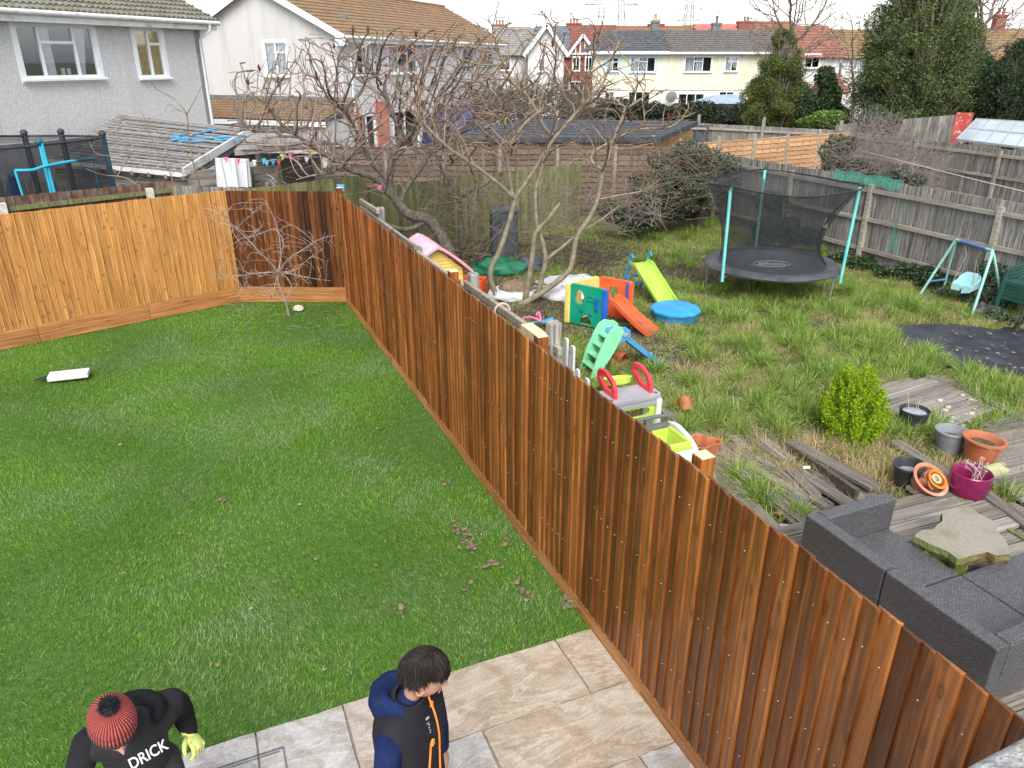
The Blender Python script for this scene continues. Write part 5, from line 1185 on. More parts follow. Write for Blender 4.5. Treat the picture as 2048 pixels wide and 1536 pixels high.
seat.build('seat', SEATB, sw_, bevel=.01)
m = MB()
for f, s_ in ((.25, -1), (.75, 1)):
    A1 = AL.lerp(AR, f)-so_; kn = A1.lerp(sc_+Vector((0, 0, .2)), .45)
    m.tube([A1, kn], .012, 5)
    for dy in (-.15, .17): m.tube([kn, mxs @ Vector((s_*.17, dy, .02))], .008, 5)
m.build('rope', M('swing_rope', (.25, .23, .2)), sw_)
# ---- stacked green chairs
CHG = plastic('dark_green_plastic', (.018, .075, .06), .35)
chair_loc = Vector((9.05, 12.75, 0))
def chair_parts(par):
    m = MB(); m.prism([(-.24, -.25), (.24, -.25), (.21, .22), (-.21, .22)], .03, Matrix.Translation((0, 0, .40))); m.box((0, -.25, .37), (.50, .03, .10)); m.build('seat', CHG, par, bevel=.012)
    for sx_, sy_ in ((-1, -1), (1, -1), (-1, 1), (1, 1)):
        m = MB(); top = Vector((sx_*.26, sy_*.24, .60 if sy_ < 0 else .55)); m.beam(Vector((sx_*.29, sy_*.29, 0)), top, .05, .06, w2=.06, h2=.05); m.build('leg', CHG, par, bevel=.01)
    for s_ in (-1, 1):
        m = MB(); m.tube(smoothpts([(s_*.27, -.27, .58), (s_*.29, -.1, .62), (s_*.28, .12, .64), (s_*.24, .27, .72)], 3), .022, 6); m.build('armrest', CHG, par, smooth=60)
    for z, w2 in ((.50, .44), (.56, .45), (.62, .46), (.68, .46), (.74, .44), (.80, .40), (.86, .32)):
        m = MB(); m.tube([(-w2/2+w2*i/8, .24+.12*(z-.45)/.4-.05*math.cos((i-4)/4*1.2)+.05, z+.02*math.cos((i-4)/4*1.5)) for i in range(9)], .016, 5); m.build('slat', CHG, par, smooth=60)
    m = MB(); m.tube(smoothpts([(-.23, .25, .42), (-.25, .32, .66), (-.19, .38, .86), (0, .38, .91), (.19, .38, .86), (.25, .32, .66), (.23, .25, .42)], 3), .024, 6); m.build('back_frame', CHG, par, smooth=60)
ordn = ['lowest', 'second from the bottom', 'third from the bottom', 'second from the top', 'topmost']
ch0 = thing('garden_chair', 'dark green plastic garden chair, lowest of the stack at the right edge', 'chair', chair_loc, -1.15, 'stacked green garden chairs'); chair_parts(ch0)
for k in range(1, 5):
    c = copy_tree(ch0, label='dark green plastic garden chair, %s in the stack at the right edge' % ordn[k]); c.location = chair_loc+Vector((0, 0, .062*k))
# ---- dark items in the corner
pd = thing('parasol_base', 'small dark parasol base with black pole stub near the stacked chairs', 'parasol base', at(2030, 668), 0)
m = MB(); m.lathe([(.22, 0), (.22, .05), (.06, .08), (.04, .14), (.04, .2)], 20); m.build('base', BLACKM, pd, smooth=40); m = MB(); m.tube([(0, 0, .1), (.18, .15, .75)], .02, 8); m.build('pole', BLACKM, pd)
dkp = at(1965, 632); lump('torn_compost_bag', 'torn dark compost bag spilling debris beside the swing leg', 'bag', (dkp.x, dkp.y+.1, 0), (.26, .18, .16), M('bag_dark', (.02, .02, .022), (.10, .09, .09), scale=8, rough=.5, bump=.5), .4, 3)
# ---- weed membrane
pgx = [(1783, 690), (1778, 668), (1800, 652), (1905, 654), (1980, 662), (2060, 664), (2140, 700), (2130, 770), (2040, 758), (1960, 752), (1885, 745), (1862, 715), (1820, 706)]
poly = [at(*q) for q in pgx]; px_ = [p.x for p in poly]; py_ = [p.y for p in poly]; N_ = 60
vs = []; idx = {}; fs = []
gx = np.linspace(min(px_), max(px_), N_); gy = np.linspace(min(py_), max(py_), N_); P2 = [(p.x, p.y) for p in poly]
ins = inpoly(np.repeat(gx, N_), np.tile(gy, N_), P2).reshape(N_, N_)
for i in range(N_):
    for j in range(N_):
        if ins[i, j]:
            x, y = gx[i], gy[j]; idx[i, j] = len(vs); rz2 = mnoise.noise(Vector((x*1.6+y*2.2, (x-y)*.5, 3))); vs.append((x, y, .055+gz(x, y)+.035*abs(rz2)+.012*mnoise.noise(Vector((x*9, y*3, 1)))))
for i in range(N_-1):
    for j in range(N_-1):
        q = [(i, j), (i+1, j), (i+1, j+1), (i, j+1)]
        if all(k in idx for k in q): fs.append(tuple(idx[k] for k in q))
m = MB(); m.add(vs, fs); mem = m.build('weed_membrane', M('black_membrane', (.025, .027, .036), (.05, .053, .066), scale=4, rough=.5, dirt=(.14, .11, .07), dscale=3, dcut=(.64, .7)), smooth=180); tag(mem, 'wrinkled black weed membrane sheet spread over the ground', 'weed membrane')
lf = []
for _ in range(70): q = at(random.uniform(1830, 2060), random.uniform(662, 745), .085); lf.append(q)
scatter_flakes('fallen_leaves', lf[:48], .034, LEAF, 'brown leaves scattered over the black weed membrane', 'leaves')
# ---- weathered decking
def plank(par, a, b, w=.13, z=.06, t=.04, mat=DECK, za=None):
    a, b = Vector(a), Vector(b); L = (b-a).length; d = (b-a).normalized(); n = 5
    m = MB(); gr_ = []; 
    for i in range(n):
        y0 = -w/2+w*i/n; gr_ += [(y0, 0), (y0+w/n*.62, 0), (y0+w/n*.7, -.006), (y0+w/n*.95, -.006)]
    prof = gr_+[(w/2, 0), (w/2, -t), (-w/2, -t)]; k = len(prof)
    vs = [(x, y, z_) for x in (0, L) for y, z_ in prof]; fs = [(i, (i+1) % k, k+(i+1) % k, k+i) for i in range(k)]+[tuple(range(k))[::-1], tuple(range(k, 2*k))]
    m.add(vs, fs); o = m.build('plank', mat, par); inv = wmat(par).inverted(); p = inv @ Vector((a.x, a.y, z if za is None else za)); o.location = p
    o.rotation_euler = (random.uniform(-.02, .02), random.uniform(-.012, .012), math.atan2(d.y, d.x)-par.rotation_euler[2]); return o
dk = thing('old_decking', 'loose weathered deck planks sinking diagonally into the grass behind the fence', 'decking', at(1450, 900))
def c8(x, y, z=.06): return at(1240+x/2.535, 640+y/2.535, z)
for a, b, w, z in [((185, 395), (840, 1110), .14, .05), ((215, 400), (520, 640), .13, .04), ((300, 510), (700, 800), .13, .06), ((330, 400), (650, 640), .14, .05), ((380, 400), (830, 690), .13, .045), ((455, 405), (850, 600), .15, .07),
                   ((440, 730), (850, 1150), .14, .06), ((470, 700), (680, 810), .13, .08), ((500, 640), (960, 900), .13, .05), ((560, 620), (1060, 930), .14, .045), ((860, 640), (1290, 880), .17, .14), ((730, 870), (1000, 1080), .14, .10),
                   ((800, 850), (1060, 1010), .13, .06), ((870, 770), (990, 890), .13, .09), ((900, 760), (1180, 940), .14, .07), ((620, 470), (870, 610), .13, .05), ((1190, 830), (1420, 960), .13, .05), ((560, 900), (790, 1090), .12, .05), ((620, 700), (900, 860), .12, .05), ((1000, 760), (1230, 890), .12, .05), ((250, 420), (420, 600), .13, .05), ((680, 560), (860, 700), .13, .05), ((440, 470), (640, 640), .13, .05), ((700, 690), (1000, 900), .13, .06), ((760, 900), (940, 1060), .13, .07)]:
    plank(dk, c8(*a), c8(*b), w, z)
mossb = MB(); mossb.beam(c8(870, 655, .08), c8(1200, 885, .08), .06, .12); mossb.build('joist', M('dark_joist', (.06, .05, .035), (.13, .11, .08), scale=12), dk, world=True)
# main deck around the sofa: planks run across to the right
dd = (at(1907, 1007)-at(1753, 1046)).normalized(); nn_ = Vector((-dd.y, dd.x, 0))
md = thing('main_decking', 'grey grooved decking under the rattan sofa and stump table', 'decking', at(1850, 1100))
reg = [(p.x, p.y) for p in [at(1560, 1085), at(1700, 1040), at(1800, 1005), at(1885, 975), at(1945, 985), at(2060, 1060), at(2200, 1150), at(2300, 1536), at(1700, 1536), at(1500, 1200)]]
org = at(1560, 1085)
def strips(par, reg, org, dd, nn_, w, gap, k0, k1, z, jitter=.1, smin=-4, smax=5):
    for k in range(k0, k1):
        o_ = org+nn_*(k*(w+gap)); ss_ = np.arange(smin, smax, .04); xs_ = o_.x+dd.x*ss_; ys_ = o_.y+dd.y*ss_; ins = inpoly(xs_, ys_, reg); 
        if ins.sum() < 6: continue
        sa, sb = ss_[ins][0]+random.uniform(-jitter, 0), ss_[ins][-1]+random.uniform(0, jitter); plank(par, o_+dd*sa, o_+dd*sb, w, z+random.uniform(-.006, .006))
strips(md, reg, org, dd, nn_, .14, .02, -22, 14, .13)
e0, e1_ = at(1915, 945, .15), at(2110, 1085, .15); plank(md, e0, e1_, .14, .16)
e0, e1_ = at(1790, 880, .1), at(1900, 950, .1); plank(md, e0, e1_, .14, .10)
m = MB(); m.beam(at(1880, 985, .05), at(2080, 1110, .05), .05, .14); m.build('joist', MOSSY, md, world=True)
rd_ = thing('side_decking', 'second patch of mossy planks right of the flower pots', 'decking', at(1990, 930))
reg = [(p.x, p.y) for p in [at(1925, 880), at(2000, 850), at(2120, 850), at(2200, 1000), at(2100, 1050), at(1960, 960)]]
strips(rd_, reg, at(1925, 900), dd, nn_, .12, .015, -16, 14, .10)
cd = thing('corner_deck', 'small curved deck of greenish planks behind the black pot', 'decking', at(1840, 815))
reg = [(p.x, p.y) for p in [at(1738, 805), at(1748, 780), at(1790, 768), at(1850, 766), at(1905, 778), at(1950, 800), at(1985, 830), at(1960, 850), at(1880, 862), at(1800, 855), at(1760, 835)]]
d2 = (at(1860, 790)-at(1745, 827)).normalized(); strips(cd, reg, at(1745, 827), d2, Vector((-d2.y, d2.x, 0)), .12, .008, -14, 14, .09, jitter=.02)
for a, b in (((1850, 765), (1905, 779)), ((1905, 779), (1985, 822)), ((1985, 822), (2040, 850))): plank(cd, at(*a), at(*b), .12, .12)
m = MB()
for _ in range(26): q = at(random.uniform(1860, 1960), random.uniform(788, 880), .1); s_ = random.uniform(.015, .045); m.ball(q, (s_, s_*.7, s_*.5), 6)
tag(m.build('stones', M('pale_stone', (.42, .38, .32), (.6, .56, .5), scale=12, rough=.9), kind='stuff'), 'scattered pale stones and broken bits on the small curved deck', 'stones')
# ---- pots
def pot(name, label, p, R, h, mat, tilt=(0, 0), rim=.02, taper=.72, rings=0, wob=None, fill=None, bulge=0, n=32, lipz=.03, parts=None, group='garden plant pots', deep=.6):
    t = thing(name, label, 'plant pot', p, 0, group); t.rotation_euler = (tilt[0], tilt[1], 0)
    prof = [(.01, 0)]; k = 10
    for i in range(k+1):
        f = i/k; r = R*(taper+(1-taper)*f**(1 if not bulge else .55))+bulge*math.sin(PI*f)*R
        if rings and .55 < f < .9: r += .006*math.sin(f*90)
        prof.append((r, h*f*.985))
    if rim: prof += [(R+rim, h*.93), (R+rim, h)]; prof = prof[:-3]+[(R*.985, h*.92), (R+rim, h*.93), (R+rim, h)]
    prof += [(R-.008, h+.004), (R-.02, h*.96), (R*(taper*.5+.5)-.02, h*deep), (.01, h*deep-.01)]
    m = MB(); m.lathe(prof, n, wob=wob); m.build('pot', mat, t, smooth=35)
    if fill:
        m = MB(); rr = R*(taper+(1-taper)*.85)-.03; m.lathe([(.001, fill[1]+.01), (rr, fill[1])], 24, wob=wob); m.build(fill[2], fill[0], t, smooth=40)
    return t
WATER = M('rain_water', (.30, .32, .36), (.34, .36, .40), scale=2, rough=.03, spec=.8); COMP = M('compost', (.06, .045, .03), (.14, .11, .07), scale=22, rough=.95, bump=.6)
BLKP = M('black_pot', (.025, .027, .03), (.05, .053, .058), scale=8, rough=.5)
def tw(a, z): return .022*abs(math.sin(6*a+z*26))-.01+.012*math.sin(6*a-z*40)
pot('plant_pot', 'textured black pot brimming with rain water, behind the grey one', at(1820, 862), .175, .30, BLKP, rim=.0, taper=.66, wob=lambda a, z: tw(a, z) if z < .27 else 0, fill=(WATER, .265, 'rain_water'), n=72, deep=.5)
m = MB(); b = at(1820, 862)
for dx, dy in ((-.04, .06), (.05, .03), (.0, -.02)): m.tube([b+Vector((dx, dy, .25)), b+Vector((dx*1.6-.02, dy*1.6, .42+random.uniform(0, .12)))], .004, 4)
tag(m.build('dead_stems', M('straw_stem', (.5, .45, .36)), kind='stuff'), 'thin dead stems standing in the water-filled black pot', 'dead stems')
pot('plant_pot', 'grey ribbed plastic pot left of the terracotta-coloured one', at(1893, 905), .17, .30, M('grey_pot', (.20, .215, .235), (.28, .30, .32), scale=5, rough=.6), rim=.012, taper=.66, wob=lambda a, z: .03*abs(math.sin(11*a)) if z < .27 else 0, fill=(COMP, .2, 'compost'), n=66)
TERP = M('terracotta_plastic', (.42, .12, .05), (.52, .17, .08), scale=4, rough=.55, dirt=(.32, .11, .06))
pot('plant_pot', 'terracotta-coloured ringed pot with weeds, beside the grey ribbed pot', at(1952, 930), .20, .34, TERP, tilt=(.0, .06), rim=.025, taper=.68, rings=1, fill=(COMP, .27, 'compost'))
pot('plant_pot', 'black pot leaning under the nest of terracotta pots', at(1812, 975), .15, .30, BLKP, tilt=(.05, -.1), rim=.012, taper=.8, fill=(WATER, .2, 'rain_water'), deep=.4)
MARO = M('maroon_glaze', (.20, .008, .06), (.30, .012, .10), scale=3, rough=.22, coat=.4, dirt=(.10, .02, .06), dscale=1.6, dcut=(.5, .7))
pot('plant_pot', 'large glossy maroon pot holding dead flower heads', at(1928, 1003), .195, .36, MARO, rim=0, taper=.60, bulge=.11, fill=(COMP, .2, 'compost'), deep=.45)
m = MB(); b = at(1928, 1003); DST = M('dead_flower', (.48, .34, .34), (.62, .48, .46), scale=9, rough=.8)
for i in range(14):
    a = random.uniform(-.6, .9); r_ = random.uniform(.03, .12); p0 = b+Vector((r_*math.cos(a), r_*math.sin(a), .25)); p1 = p0+Vector((random.uniform(-.16, .1), random.uniform(-.05, .1), random.uniform(.12, .26))); m.tube([p0, p0.lerp(p1, .5)+Vector((.02, 0, .02)), p1], .003, 4)
    for q in range(5): m.tube([p1, p1+Vector((random.uniform(-.022, .022), random.uniform(-.022, .022), random.uniform(-.01, .02)))], .003, 4)
tag(m.build('dead_flowers', DST), 'dead pinkish seed heads drooping from the maroon pot', 'dead flowers')
b = at(1845, 968, .16); TP = M('terracotta_bowl', (.44, .17, .09), (.54, .23, .14), scale=5, rough=.7, dirt=(.5, .42, .36), dscale=3)
def tilted(name, label, loc, R, h, mat, rot, taper=.7, rim=.015, group='garden plant pots'):
    t = pot(name, label, loc, R, h, mat, rim=rim, taper=taper, n=28, deep=.12, group=group); t.rotation_euler = rot; return t
tilted('plant_pot', 'wide terracotta bowl tipped forward, holding smaller pots', b+Vector((.02, .02, -.02)), .175, .13, TP, (.55, .25, 0), .8, .02)
tilted('plant_pot', 'small ribbed terracotta pot lying inside the tipped bowl, at left', b+Vector((-.02, .0, .03)), .065, .13, TP, (.9, .9, 0))
tilted('plant_pot', 'small terracotta pot lying inside the tipped bowl, uppermost', b+Vector((.03, .08, .06)), .065, .12, TP, (1.2, .5, 0))
tilted('plant_pot', 'orange glazed pot nested in the tipped terracotta bowl', b+Vector((.05, -.04, .03)), .10, .12, M('orange_glaze', (.55, .17, .02), (.65, .24, .04), scale=4, rough=.35), (.6, .3, 0), .8, .008)
tilted('plant_pot', 'smallest cream-rimmed pot inside the orange glazed pot', b+Vector((.055, -.06, .07)), .05, .07, M('cream_rim', (.45, .40, .22), (.5, .45, .28)), (.6, .3, 0), .8, .006)
w4 = lambda a, z: .12-.45*abs(math.sin(1.5*a))**2.5
pot('clover_planter', 'terracotta clover-shaped planter with soil beside the lime tub', at(1406, 912), .17, .20, TERP, wob=w4, rim=.008, taper=.8, n=48, group='clover planters', fill=(COMP, .07, 'compost'), deep=.3)
c_ = pot('clover_planter', 'terracotta clover-shaped planter tipped over on the old deck planks', at(1366, 806, .09), .16, .19, TERP, wob=w4, rim=.008, taper=.8, n=48, group='clover planters'); c_.rotation_euler = (2.5, .3, .4); c_.location.z = .15
c_ = pot('clover_planter', 'terracotta clover-shaped planter tipped over behind the mint slide', at(1226, 720, .07), .16, .19, TERP, wob=w4, rim=.008, taper=.8, n=48, group='clover planters'); c_.rotation_euler = (1.9, .2, .9); c_.location.z = .14
tilted('plant_pot', 'tiny pinkish plastic pot lying on its side at the plank end near the sofa', at(1562, 1052, .06), .04, .08, M('pale_pot', (.5, .38, .33)), (1.3, .9, 0), group='garden plant pots')
lump('brick_fragment', 'orange broken brick piece beside the tiny pot near the sofa', 'brick', (*at(1562, 1034)[:2], .03), (.06, .04, .04), TERRA, .3, 4)
m = MB(); p = at(1986, 942, .12); m.box(p, (.32, .14, .05), .35); m.box(p+Vector((.03, .05, .03)), (.30, .06, .03), .38)
o = m.build('timber_offcut', M('green_timber', (.42, .42, .22), (.55, .55, .33), scale=9, rough=.8, stretch=(.3, 2, 2)), bevel=.006); tag(o, 'pale green treated timber offcut lying behind the maroon pot', 'timber offcut')
m = MB(); p = at(1606, 935, .09); m.tube([p, p+Vector((.07, -.02, .01))], .018, 10); tag(m.build('plastic_scrap', PWH, smooth=60), 'small white plastic scrap lying on the grass between planks', 'scrap')
# ---- stump table
st = thing('stump_table', 'thick slice of tree trunk, pale top and mossy bark, on a mossy timber block', 'stump table', at(1925, 1120, .13))
zt = .44; ol = [at(*q, zt) for q in [(1828, 1072), (1845, 1060), (1868, 1057), (1885, 1042), (1884, 1026), (1905, 1017), (1938, 1014), (1958, 1027), (1985, 1040), (1995, 1062), (2012, 1080), (2020, 1108), (1990, 1110), (1975, 1104), (1940, 1112), (1915, 1118), (1898, 1104), (1870, 1092), (1850, 1082)]]
cen = sum(ol, Vector())/len(ol); ring = []
for i, p in enumerate(ol): q = ol[(i+1) % len(ol)]; ring += [p+(p-cen)*.02*mnoise.noise(p*7), p.lerp(q, .5)+(p-cen)*.06*mnoise.noise(p*9+Vector((3, 1, 2)))]
k = len(ring); vs = [cen+Vector((0, 0, .015))]+[cen+(p-cen)*.5+Vector((0, 0, .008)) for p in ring]+[p for p in ring]+[cen+(p-cen)*1.04-Vector((0, 0, .05)) for p in ring]+[cen+(p-cen)*.97-Vector((0, 0, .11)) for p in ring]
fs = [(0, 1+i, 1+(i+1) % k) for i in range(k)]+[(1+r*k+i, 1+(r+1)*k+i, 1+(r+1)*k+(i+1) % k, 1+r*k+(i+1) % k) for r in range(0, 3) for i in range(k)]
top = MB(); top.add(vs, [f for f in fs[:2*k]])
def slice_mat():
    N = NT('cut_trunk'); co = N.coords(rand=False); mp = N.n('Mapping', Vector=co); mp.inputs['Location'].default_value = (-.12, .05, 0)
    w_ = N.n('TexWave', {'wave_type': 'RINGS', 'rings_direction': 'Z'}, Vector=mp, Scale=5, Distortion=16, Detail=8); n2 = N.n('TexNoise', Vector=co, Scale=4, Detail=6)
    c = N.mix(N.ramp(w_.outputs[1], [(0, (0, 0, 0)), (1, (1, 1, 1))]).outputs[0], (.28, .26, .21), (.32, .30, .24)); c = N.mix(N.ramp(n2, [(.5, (0, 0, 0)), (.7, (.7, .7, .7))]).outputs[0], c, (.17, .17, .10)); c = N.mix(.25, c, (.22, .18, .13))
    N.set(N.b, 'Base Color', c); N.set(N.b, 'Roughness', .75); bp = N.n('Bump', Strength=.4, Distance=.01, Height=n2.outputs[0]); N.set(N.b, 'Normal', bp); return N.m
top.build('cut_face', slice_mat(), st, world=True, smooth=60); bk = MB(); bk.add(vs, fs[2*k:]+[tuple(1+3*k+i for i in range(k))]); bk.build('bark', M('mossy_bark', (.10, .07, .03), (.26, .19, .08), scale=14, rough=.9, bump=1, dirt=(.14, .17, .05), dcut=(.45, .6)), st, world=True)
m = MB(); p = at(1888, 1120, .25); m.box(p, (.34, .22, .24), -.5); m.build('base_block', wood('mossy_block', [(.14, .16, .04), (.22, .26, .07), (.3, .32, .12)], (.07, .08, .02), knots=.2, axis=0, moss=(.16, .22, .04)), st, world=True, bevel=.01)
# ---- rattan sofa modules
def rattan():
    N = NT('rattan'); tc = N.n('TexCoord'); sp_ = N.n('SeparateXYZ', Vector=tc.outputs['Object']); nr = N.n('SeparateXYZ', Vector=tc.outputs['Normal'])
    top_ = N.math('GREATER_THAN', nr.outputs['Z'], .7); xy = N.math('ADD', sp_.outputs['X'], sp_.outputs['Y'])
    cv = N.n('CombineXYZ'); N.set(cv, 'X', N.n('Mix', {'data_type': 'FLOAT'}, i0=top_, i2=xy, i3=sp_.outputs['X']).outputs[0]); N.set(cv, 'Y', N.n('Mix', {'data_type': 'FLOAT'}, i0=top_, i2=sp_.outputs['Z'], i3=sp_.outputs['Y']).outputs[0])
    br = N.n('TexBrick', {'offset': .5}, Vector=cv, Scale=1.0, Mortar_Size=.003, Mortar_Smooth=.8, Brick_Width=.036, Row_Height=.016, Color1=(.095, .09, .094), Color2=(.145, .138, .145), Mortar=(.018, .018, .019), Bias=0.0)
    N.set(N.b, 'Base Color', br.outputs[0]); N.set(N.b, 'Roughness', .30); N.set(N.b, 'Specular IOR Level', .6)
    bp = N.n('Bump', Strength=.6, Distance=.004, Height=br.outputs['Fac']); bp.invert = True; N.set(N.b, 'Normal', bp); return N.m
RAT = rattan(); SF = at(1610, 1030, .65); SF.z = .0; zdk = .14
def sofa(label, x0, y0, w, d, backs, g='rattan corner sofa modules'):
    """local x = PD, local y = FD (away), origin at the far outer corner; backs: list of (x,y,w,d)"""
    t = thing('rattan_sofa_module', label, 'sofa', SF+PD*x0+FD*y0, RZP, g)
    m = MB(); m.box((w/2, -d/2, zdk+.135), (w-.008, d-.008, .15)); m.build('seat_base', RAT, t, bevel=.012)
    m = MB(); m.box((w/2, -d/2, zdk+.03), (w-.06, d-.06, .06)); m.build('plinth', BLACKM, t)
    for bx_, by_, bw, bd in backs:
        m = MB(); m.box((bx_+bw/2, -(by_+bd/2), (zdk+.66)/2), (bw-.006, bd-.006, .66-zdk+.0)); m.build('backrest', RAT, t, bevel=.012)
    return t
for a in ():
    pass
sofa('dark grey rattan sofa module with tall end arm, farthest along the fence', 0, 0, .92, .84, [(0, 0, .13, .84), (.135, 0, .80, .13)])
sofa('dark grey rattan corner module nearest the camera, backs on two sides', 0, -.845, .92, .92, [(0, 0, .13, .92), (.135, .79, .79, .13)])
sofa('dark grey rattan module running off the right edge of the photo', .925, -.845, .92, .92, [(0, .79, .92, .13)])
# ---- netting, washing line, stone coping
GNET = net_alpha('garden_netting', (.03, .38, .27), .38, 14)
def fpt(f, z, off=.0): a, b = Vector((5.25, 22.5, 0)), Vector((11.3, 8.9, 0)); p = a.lerp(b, f); return p+Vector((-.92, -.41, 0))*(.09+off)+Vector((0, 0, z))
def fx(px):
    u, w_, d = _ray(px, 380); k = u/w_; a, b = Vector((5.25, 22.5)), Vector((11.3, 8.9)); return (k*a.y-a.x)/((b.x-a.x)-k*(b.y-a.y))
m = MB(); n = 16; fa, fb = fx(1665), fx(1805); vs = []
for i in range(n+1):
    f = fa+(fb-fa)*i/n; vs += [fpt(f, 1.93-.02*math.sin(i), -.09), fpt(f, 1.72+.03*math.sin(i*1.7), .01)]
m.add(vs, [(2*i, 2*i+2, 2*i+3, 2*i+1) for i in range(n)]); f1_, f2_ = fx(1812), fx(1838)
m.add([fpt(f1_, 1.55, .07), fpt(f1_+.004, 1.5, .09), fpt(f1_+.006, 1.1, .1), fpt(f1_, 1.1, .07), fpt(f2_, .55, .1), fpt(f1_+.003, .5, .1)], [(0, 1, 2, 3), (3, 2, 4, 5)])
tag(m.build('garden_netting', GNET), 'bright turquoise garden netting draped over the grey fence top', 'netting')
m = MB(); pa, pb = atD(1660, 283, 26.5), atD(2110, 398, 13); m.tube([pa.lerp(pb, t)-Vector((0, 0, .15*t*(1-t)*4*.2)) for t in np.linspace(0, 1, 16)], .010, 5)
o = m.build('washing_line', M('line_white', (.6, .58, .52))); tag(o, 'pale washing line stretched above the grey fences at right', 'washing line')
m = MB(); pp_ = atD(1652, 278, 26.6); m.tube([(pp_.x, pp_.y, 0), pp_], .03, 6); tag(m.build('line_post', M('rusty_post', (.16, .08, .06))), 'thin rusty post holding the far end of the washing line', 'post')
cpm = M('rough_coping', (.30, .30, .30), (.62, .62, .60), scale=22, rough=.95, bump=.9, bscale=60, dirt=(.42, .38, .28), dscale=9, dcut=(.5, .62))
ca, cb = at(1915, 1536, 2.2), at(2048, 1466, 2.2); d_ = (cb-ca).normalized(); n_ = Vector((d_.y, -d_.x, 0)); m = MB(); c0 = ca-d_*.35+n_*.16; c1 = cb+d_*1.2+n_*.16
nseg = 26; vs = []; prof = [(-.15, -.12), (-.16, -.03), (-.13, 0), (.13, .012), (.16, -.03), (.15, -.12)]
for i in range(nseg+1):
    p = c0.lerp(c1, i/nseg)
    for a, b in prof: vs.append(p+n_*(a+.008*mnoise.noise(p*9+Vector((a*9, b*9, 0))))+Vector((0, 0, b+.008*mnoise.noise(p*8+Vector((3, a*20, b*20))))))
k = len(prof); m.add(vs, [(i*k+j, i*k+j+1, (i+1)*k+j+1, (i+1)*k+j) for i in range(nseg) for j in range(k-1)]+[tuple(range(k))[::-1]])
wl_ = thing('house_wall_end', 'rough grey-white stone coping of the house side wall, bottom right corner', 'wall', (c0.x, c0.y, 0)); m.build('coping', cpm, wl_, world=True, smooth=60)
m = MB(); m.beam(c0+Vector((0, 0, -1.2)), c1+Vector((0, 0, -1.2)), .24, 2.1); m.build('wall', cpm, wl_, world=True)
# box on lawn and cable, stone
bx_ = thing('white_box', 'white plastic case lying closed on the lawn at left', 'case', at(140, 757, .02), .33)
m = MB(); m.box((0, 0, .06), (.52, .23, .07)); m.build('case', plastic('case_white', (.66, .67, .68)), bx_, bevel=.010, seg=2); m = MB(); m.box((0, 0, .02), (.49, .19, .02)); m.build('case_base', PDG, bx_, bevel=.005)
m = MB()
for i in range(9): a = at(68+i*4, 757+random.uniform(-2, 5), .05); m.tube([a, a+Vector((random.uniform(.03, .12), random.uniform(-.05, .06), .02)), a+Vector((random.uniform(.08, .16), random.uniform(-.03, .05), 0))], .008, 5)
tag(m.build('black_straps', BLACKM), 'tangle of black straps lying on the lawn left of the white case', 'straps')
b = at(597, 622); lump('white_stone', 'pale cream lump of stone at the foot of the small bare tree', 'stone', (b.x, b.y, .02), (.10, .07, .07), M('cream_stone', (.5, .46, .36), (.66, .62, .5), scale=8, rough=.9, bump=.5), .3, 3)
# ================================================================== neighbour's garden on the left
lt = thing('net_trampoline', 'netted trampoline with black and bright blue padded poles at far left', 'trampoline', (-9.5, 14.2, 0))
BLK2 = M('black_padding', (.025, .03, .035), (.05, .055, .065), scale=5, rough=.55); CYB = plastic('cyan_pole', (.03, .42, .60)); DKT = M('dark_teal_padding', (.02, .07, .10), (.04, .11, .15), scale=4, rough=.5)
C_T = Vector((-9.9, 14.9, 0)); ZT = 2.55
def lp_(px, py, D): return atD(px, py, D)
tops = [(-30, 268, 14.6), (48, 268, 16.0), (122, 266, 16.2), (205, 270, 15.4), (78, 284, 13.4)]
NET2 = net_alpha('trampoline_net_dark', (.012, .014, .02), .62, 2)
pts_top = [lp_(*q) for q in tops]
for (px, py, D), bt in zip(tops[:4], ((0, 430), (90, 430), (165, 430), (262, 430))):
    a = lp_(px, py, D); b = Vector((a.x+.02, a.y, 0)); m = MB(); m.tube([a, b], .055, 8); pl_ = m.build('padded_pole', BLK2 if px < 200 else DKT, lt, world=True, smooth=60); m = MB(); m.ball(a+Vector((0, 0, .02)), .075, 8); m.build('pole_cap', BLK2, pl_, world=True, smooth=60)
a = lp_(78, 284, 13.4)
for dx in (0, .10):
    m = MB(); m.tube([a+Vector((dx*.4, 0, 0)), Vector((a.x+dx, a.y, 0))], .026, 8); m.build('blue_pole', CYB, lt, world=True, smooth=60)
m = MB(); m.ball(a, .07, 8); m.build('pole_cap', DKT, lt, world=True, smooth=60)
m = MB(); m.tube(smoothpts([lp_(30, 341, 12.9), lp_(65, 340, 13.1), lp_(88, 333, 13.3), lp_(140, 323, 13.9), lp_(185, 318, 14.6)], 4), .026, 8); m.tube([lp_(30, 341, 12.9), Vector((*lp_(30, 341, 12.9).to_tuple()[:2], 0))+Vector((.15, 0, 0))], .022, 6); m.tube([lp_(185, 318, 14.6), Vector((*lp_(185, 318, 14.6).to_tuple()[:2], 0))], .012, 6)
m.build('door_hoop', CYB, lt, world=True, smooth=60)
ring = [lp_(-60, 275, 13.6), lp_(-30, 272, 14.6), lp_(48, 272, 16.0), lp_(122, 271, 16.2), lp_(205, 273, 15.4), lp_(196, 277, 14.6), lp_(78, 291, 13.4), lp_(0, 298, 12.8), lp_(-60, 290, 12.9)]
m = MB(); m.tube(ring, .02, 6, closed=True); m.build('top_rope', BLK2, lt, world=True)
m = MB(); vs = []
for p in ring: vs += [p, Vector((p.x, p.y, .2))]
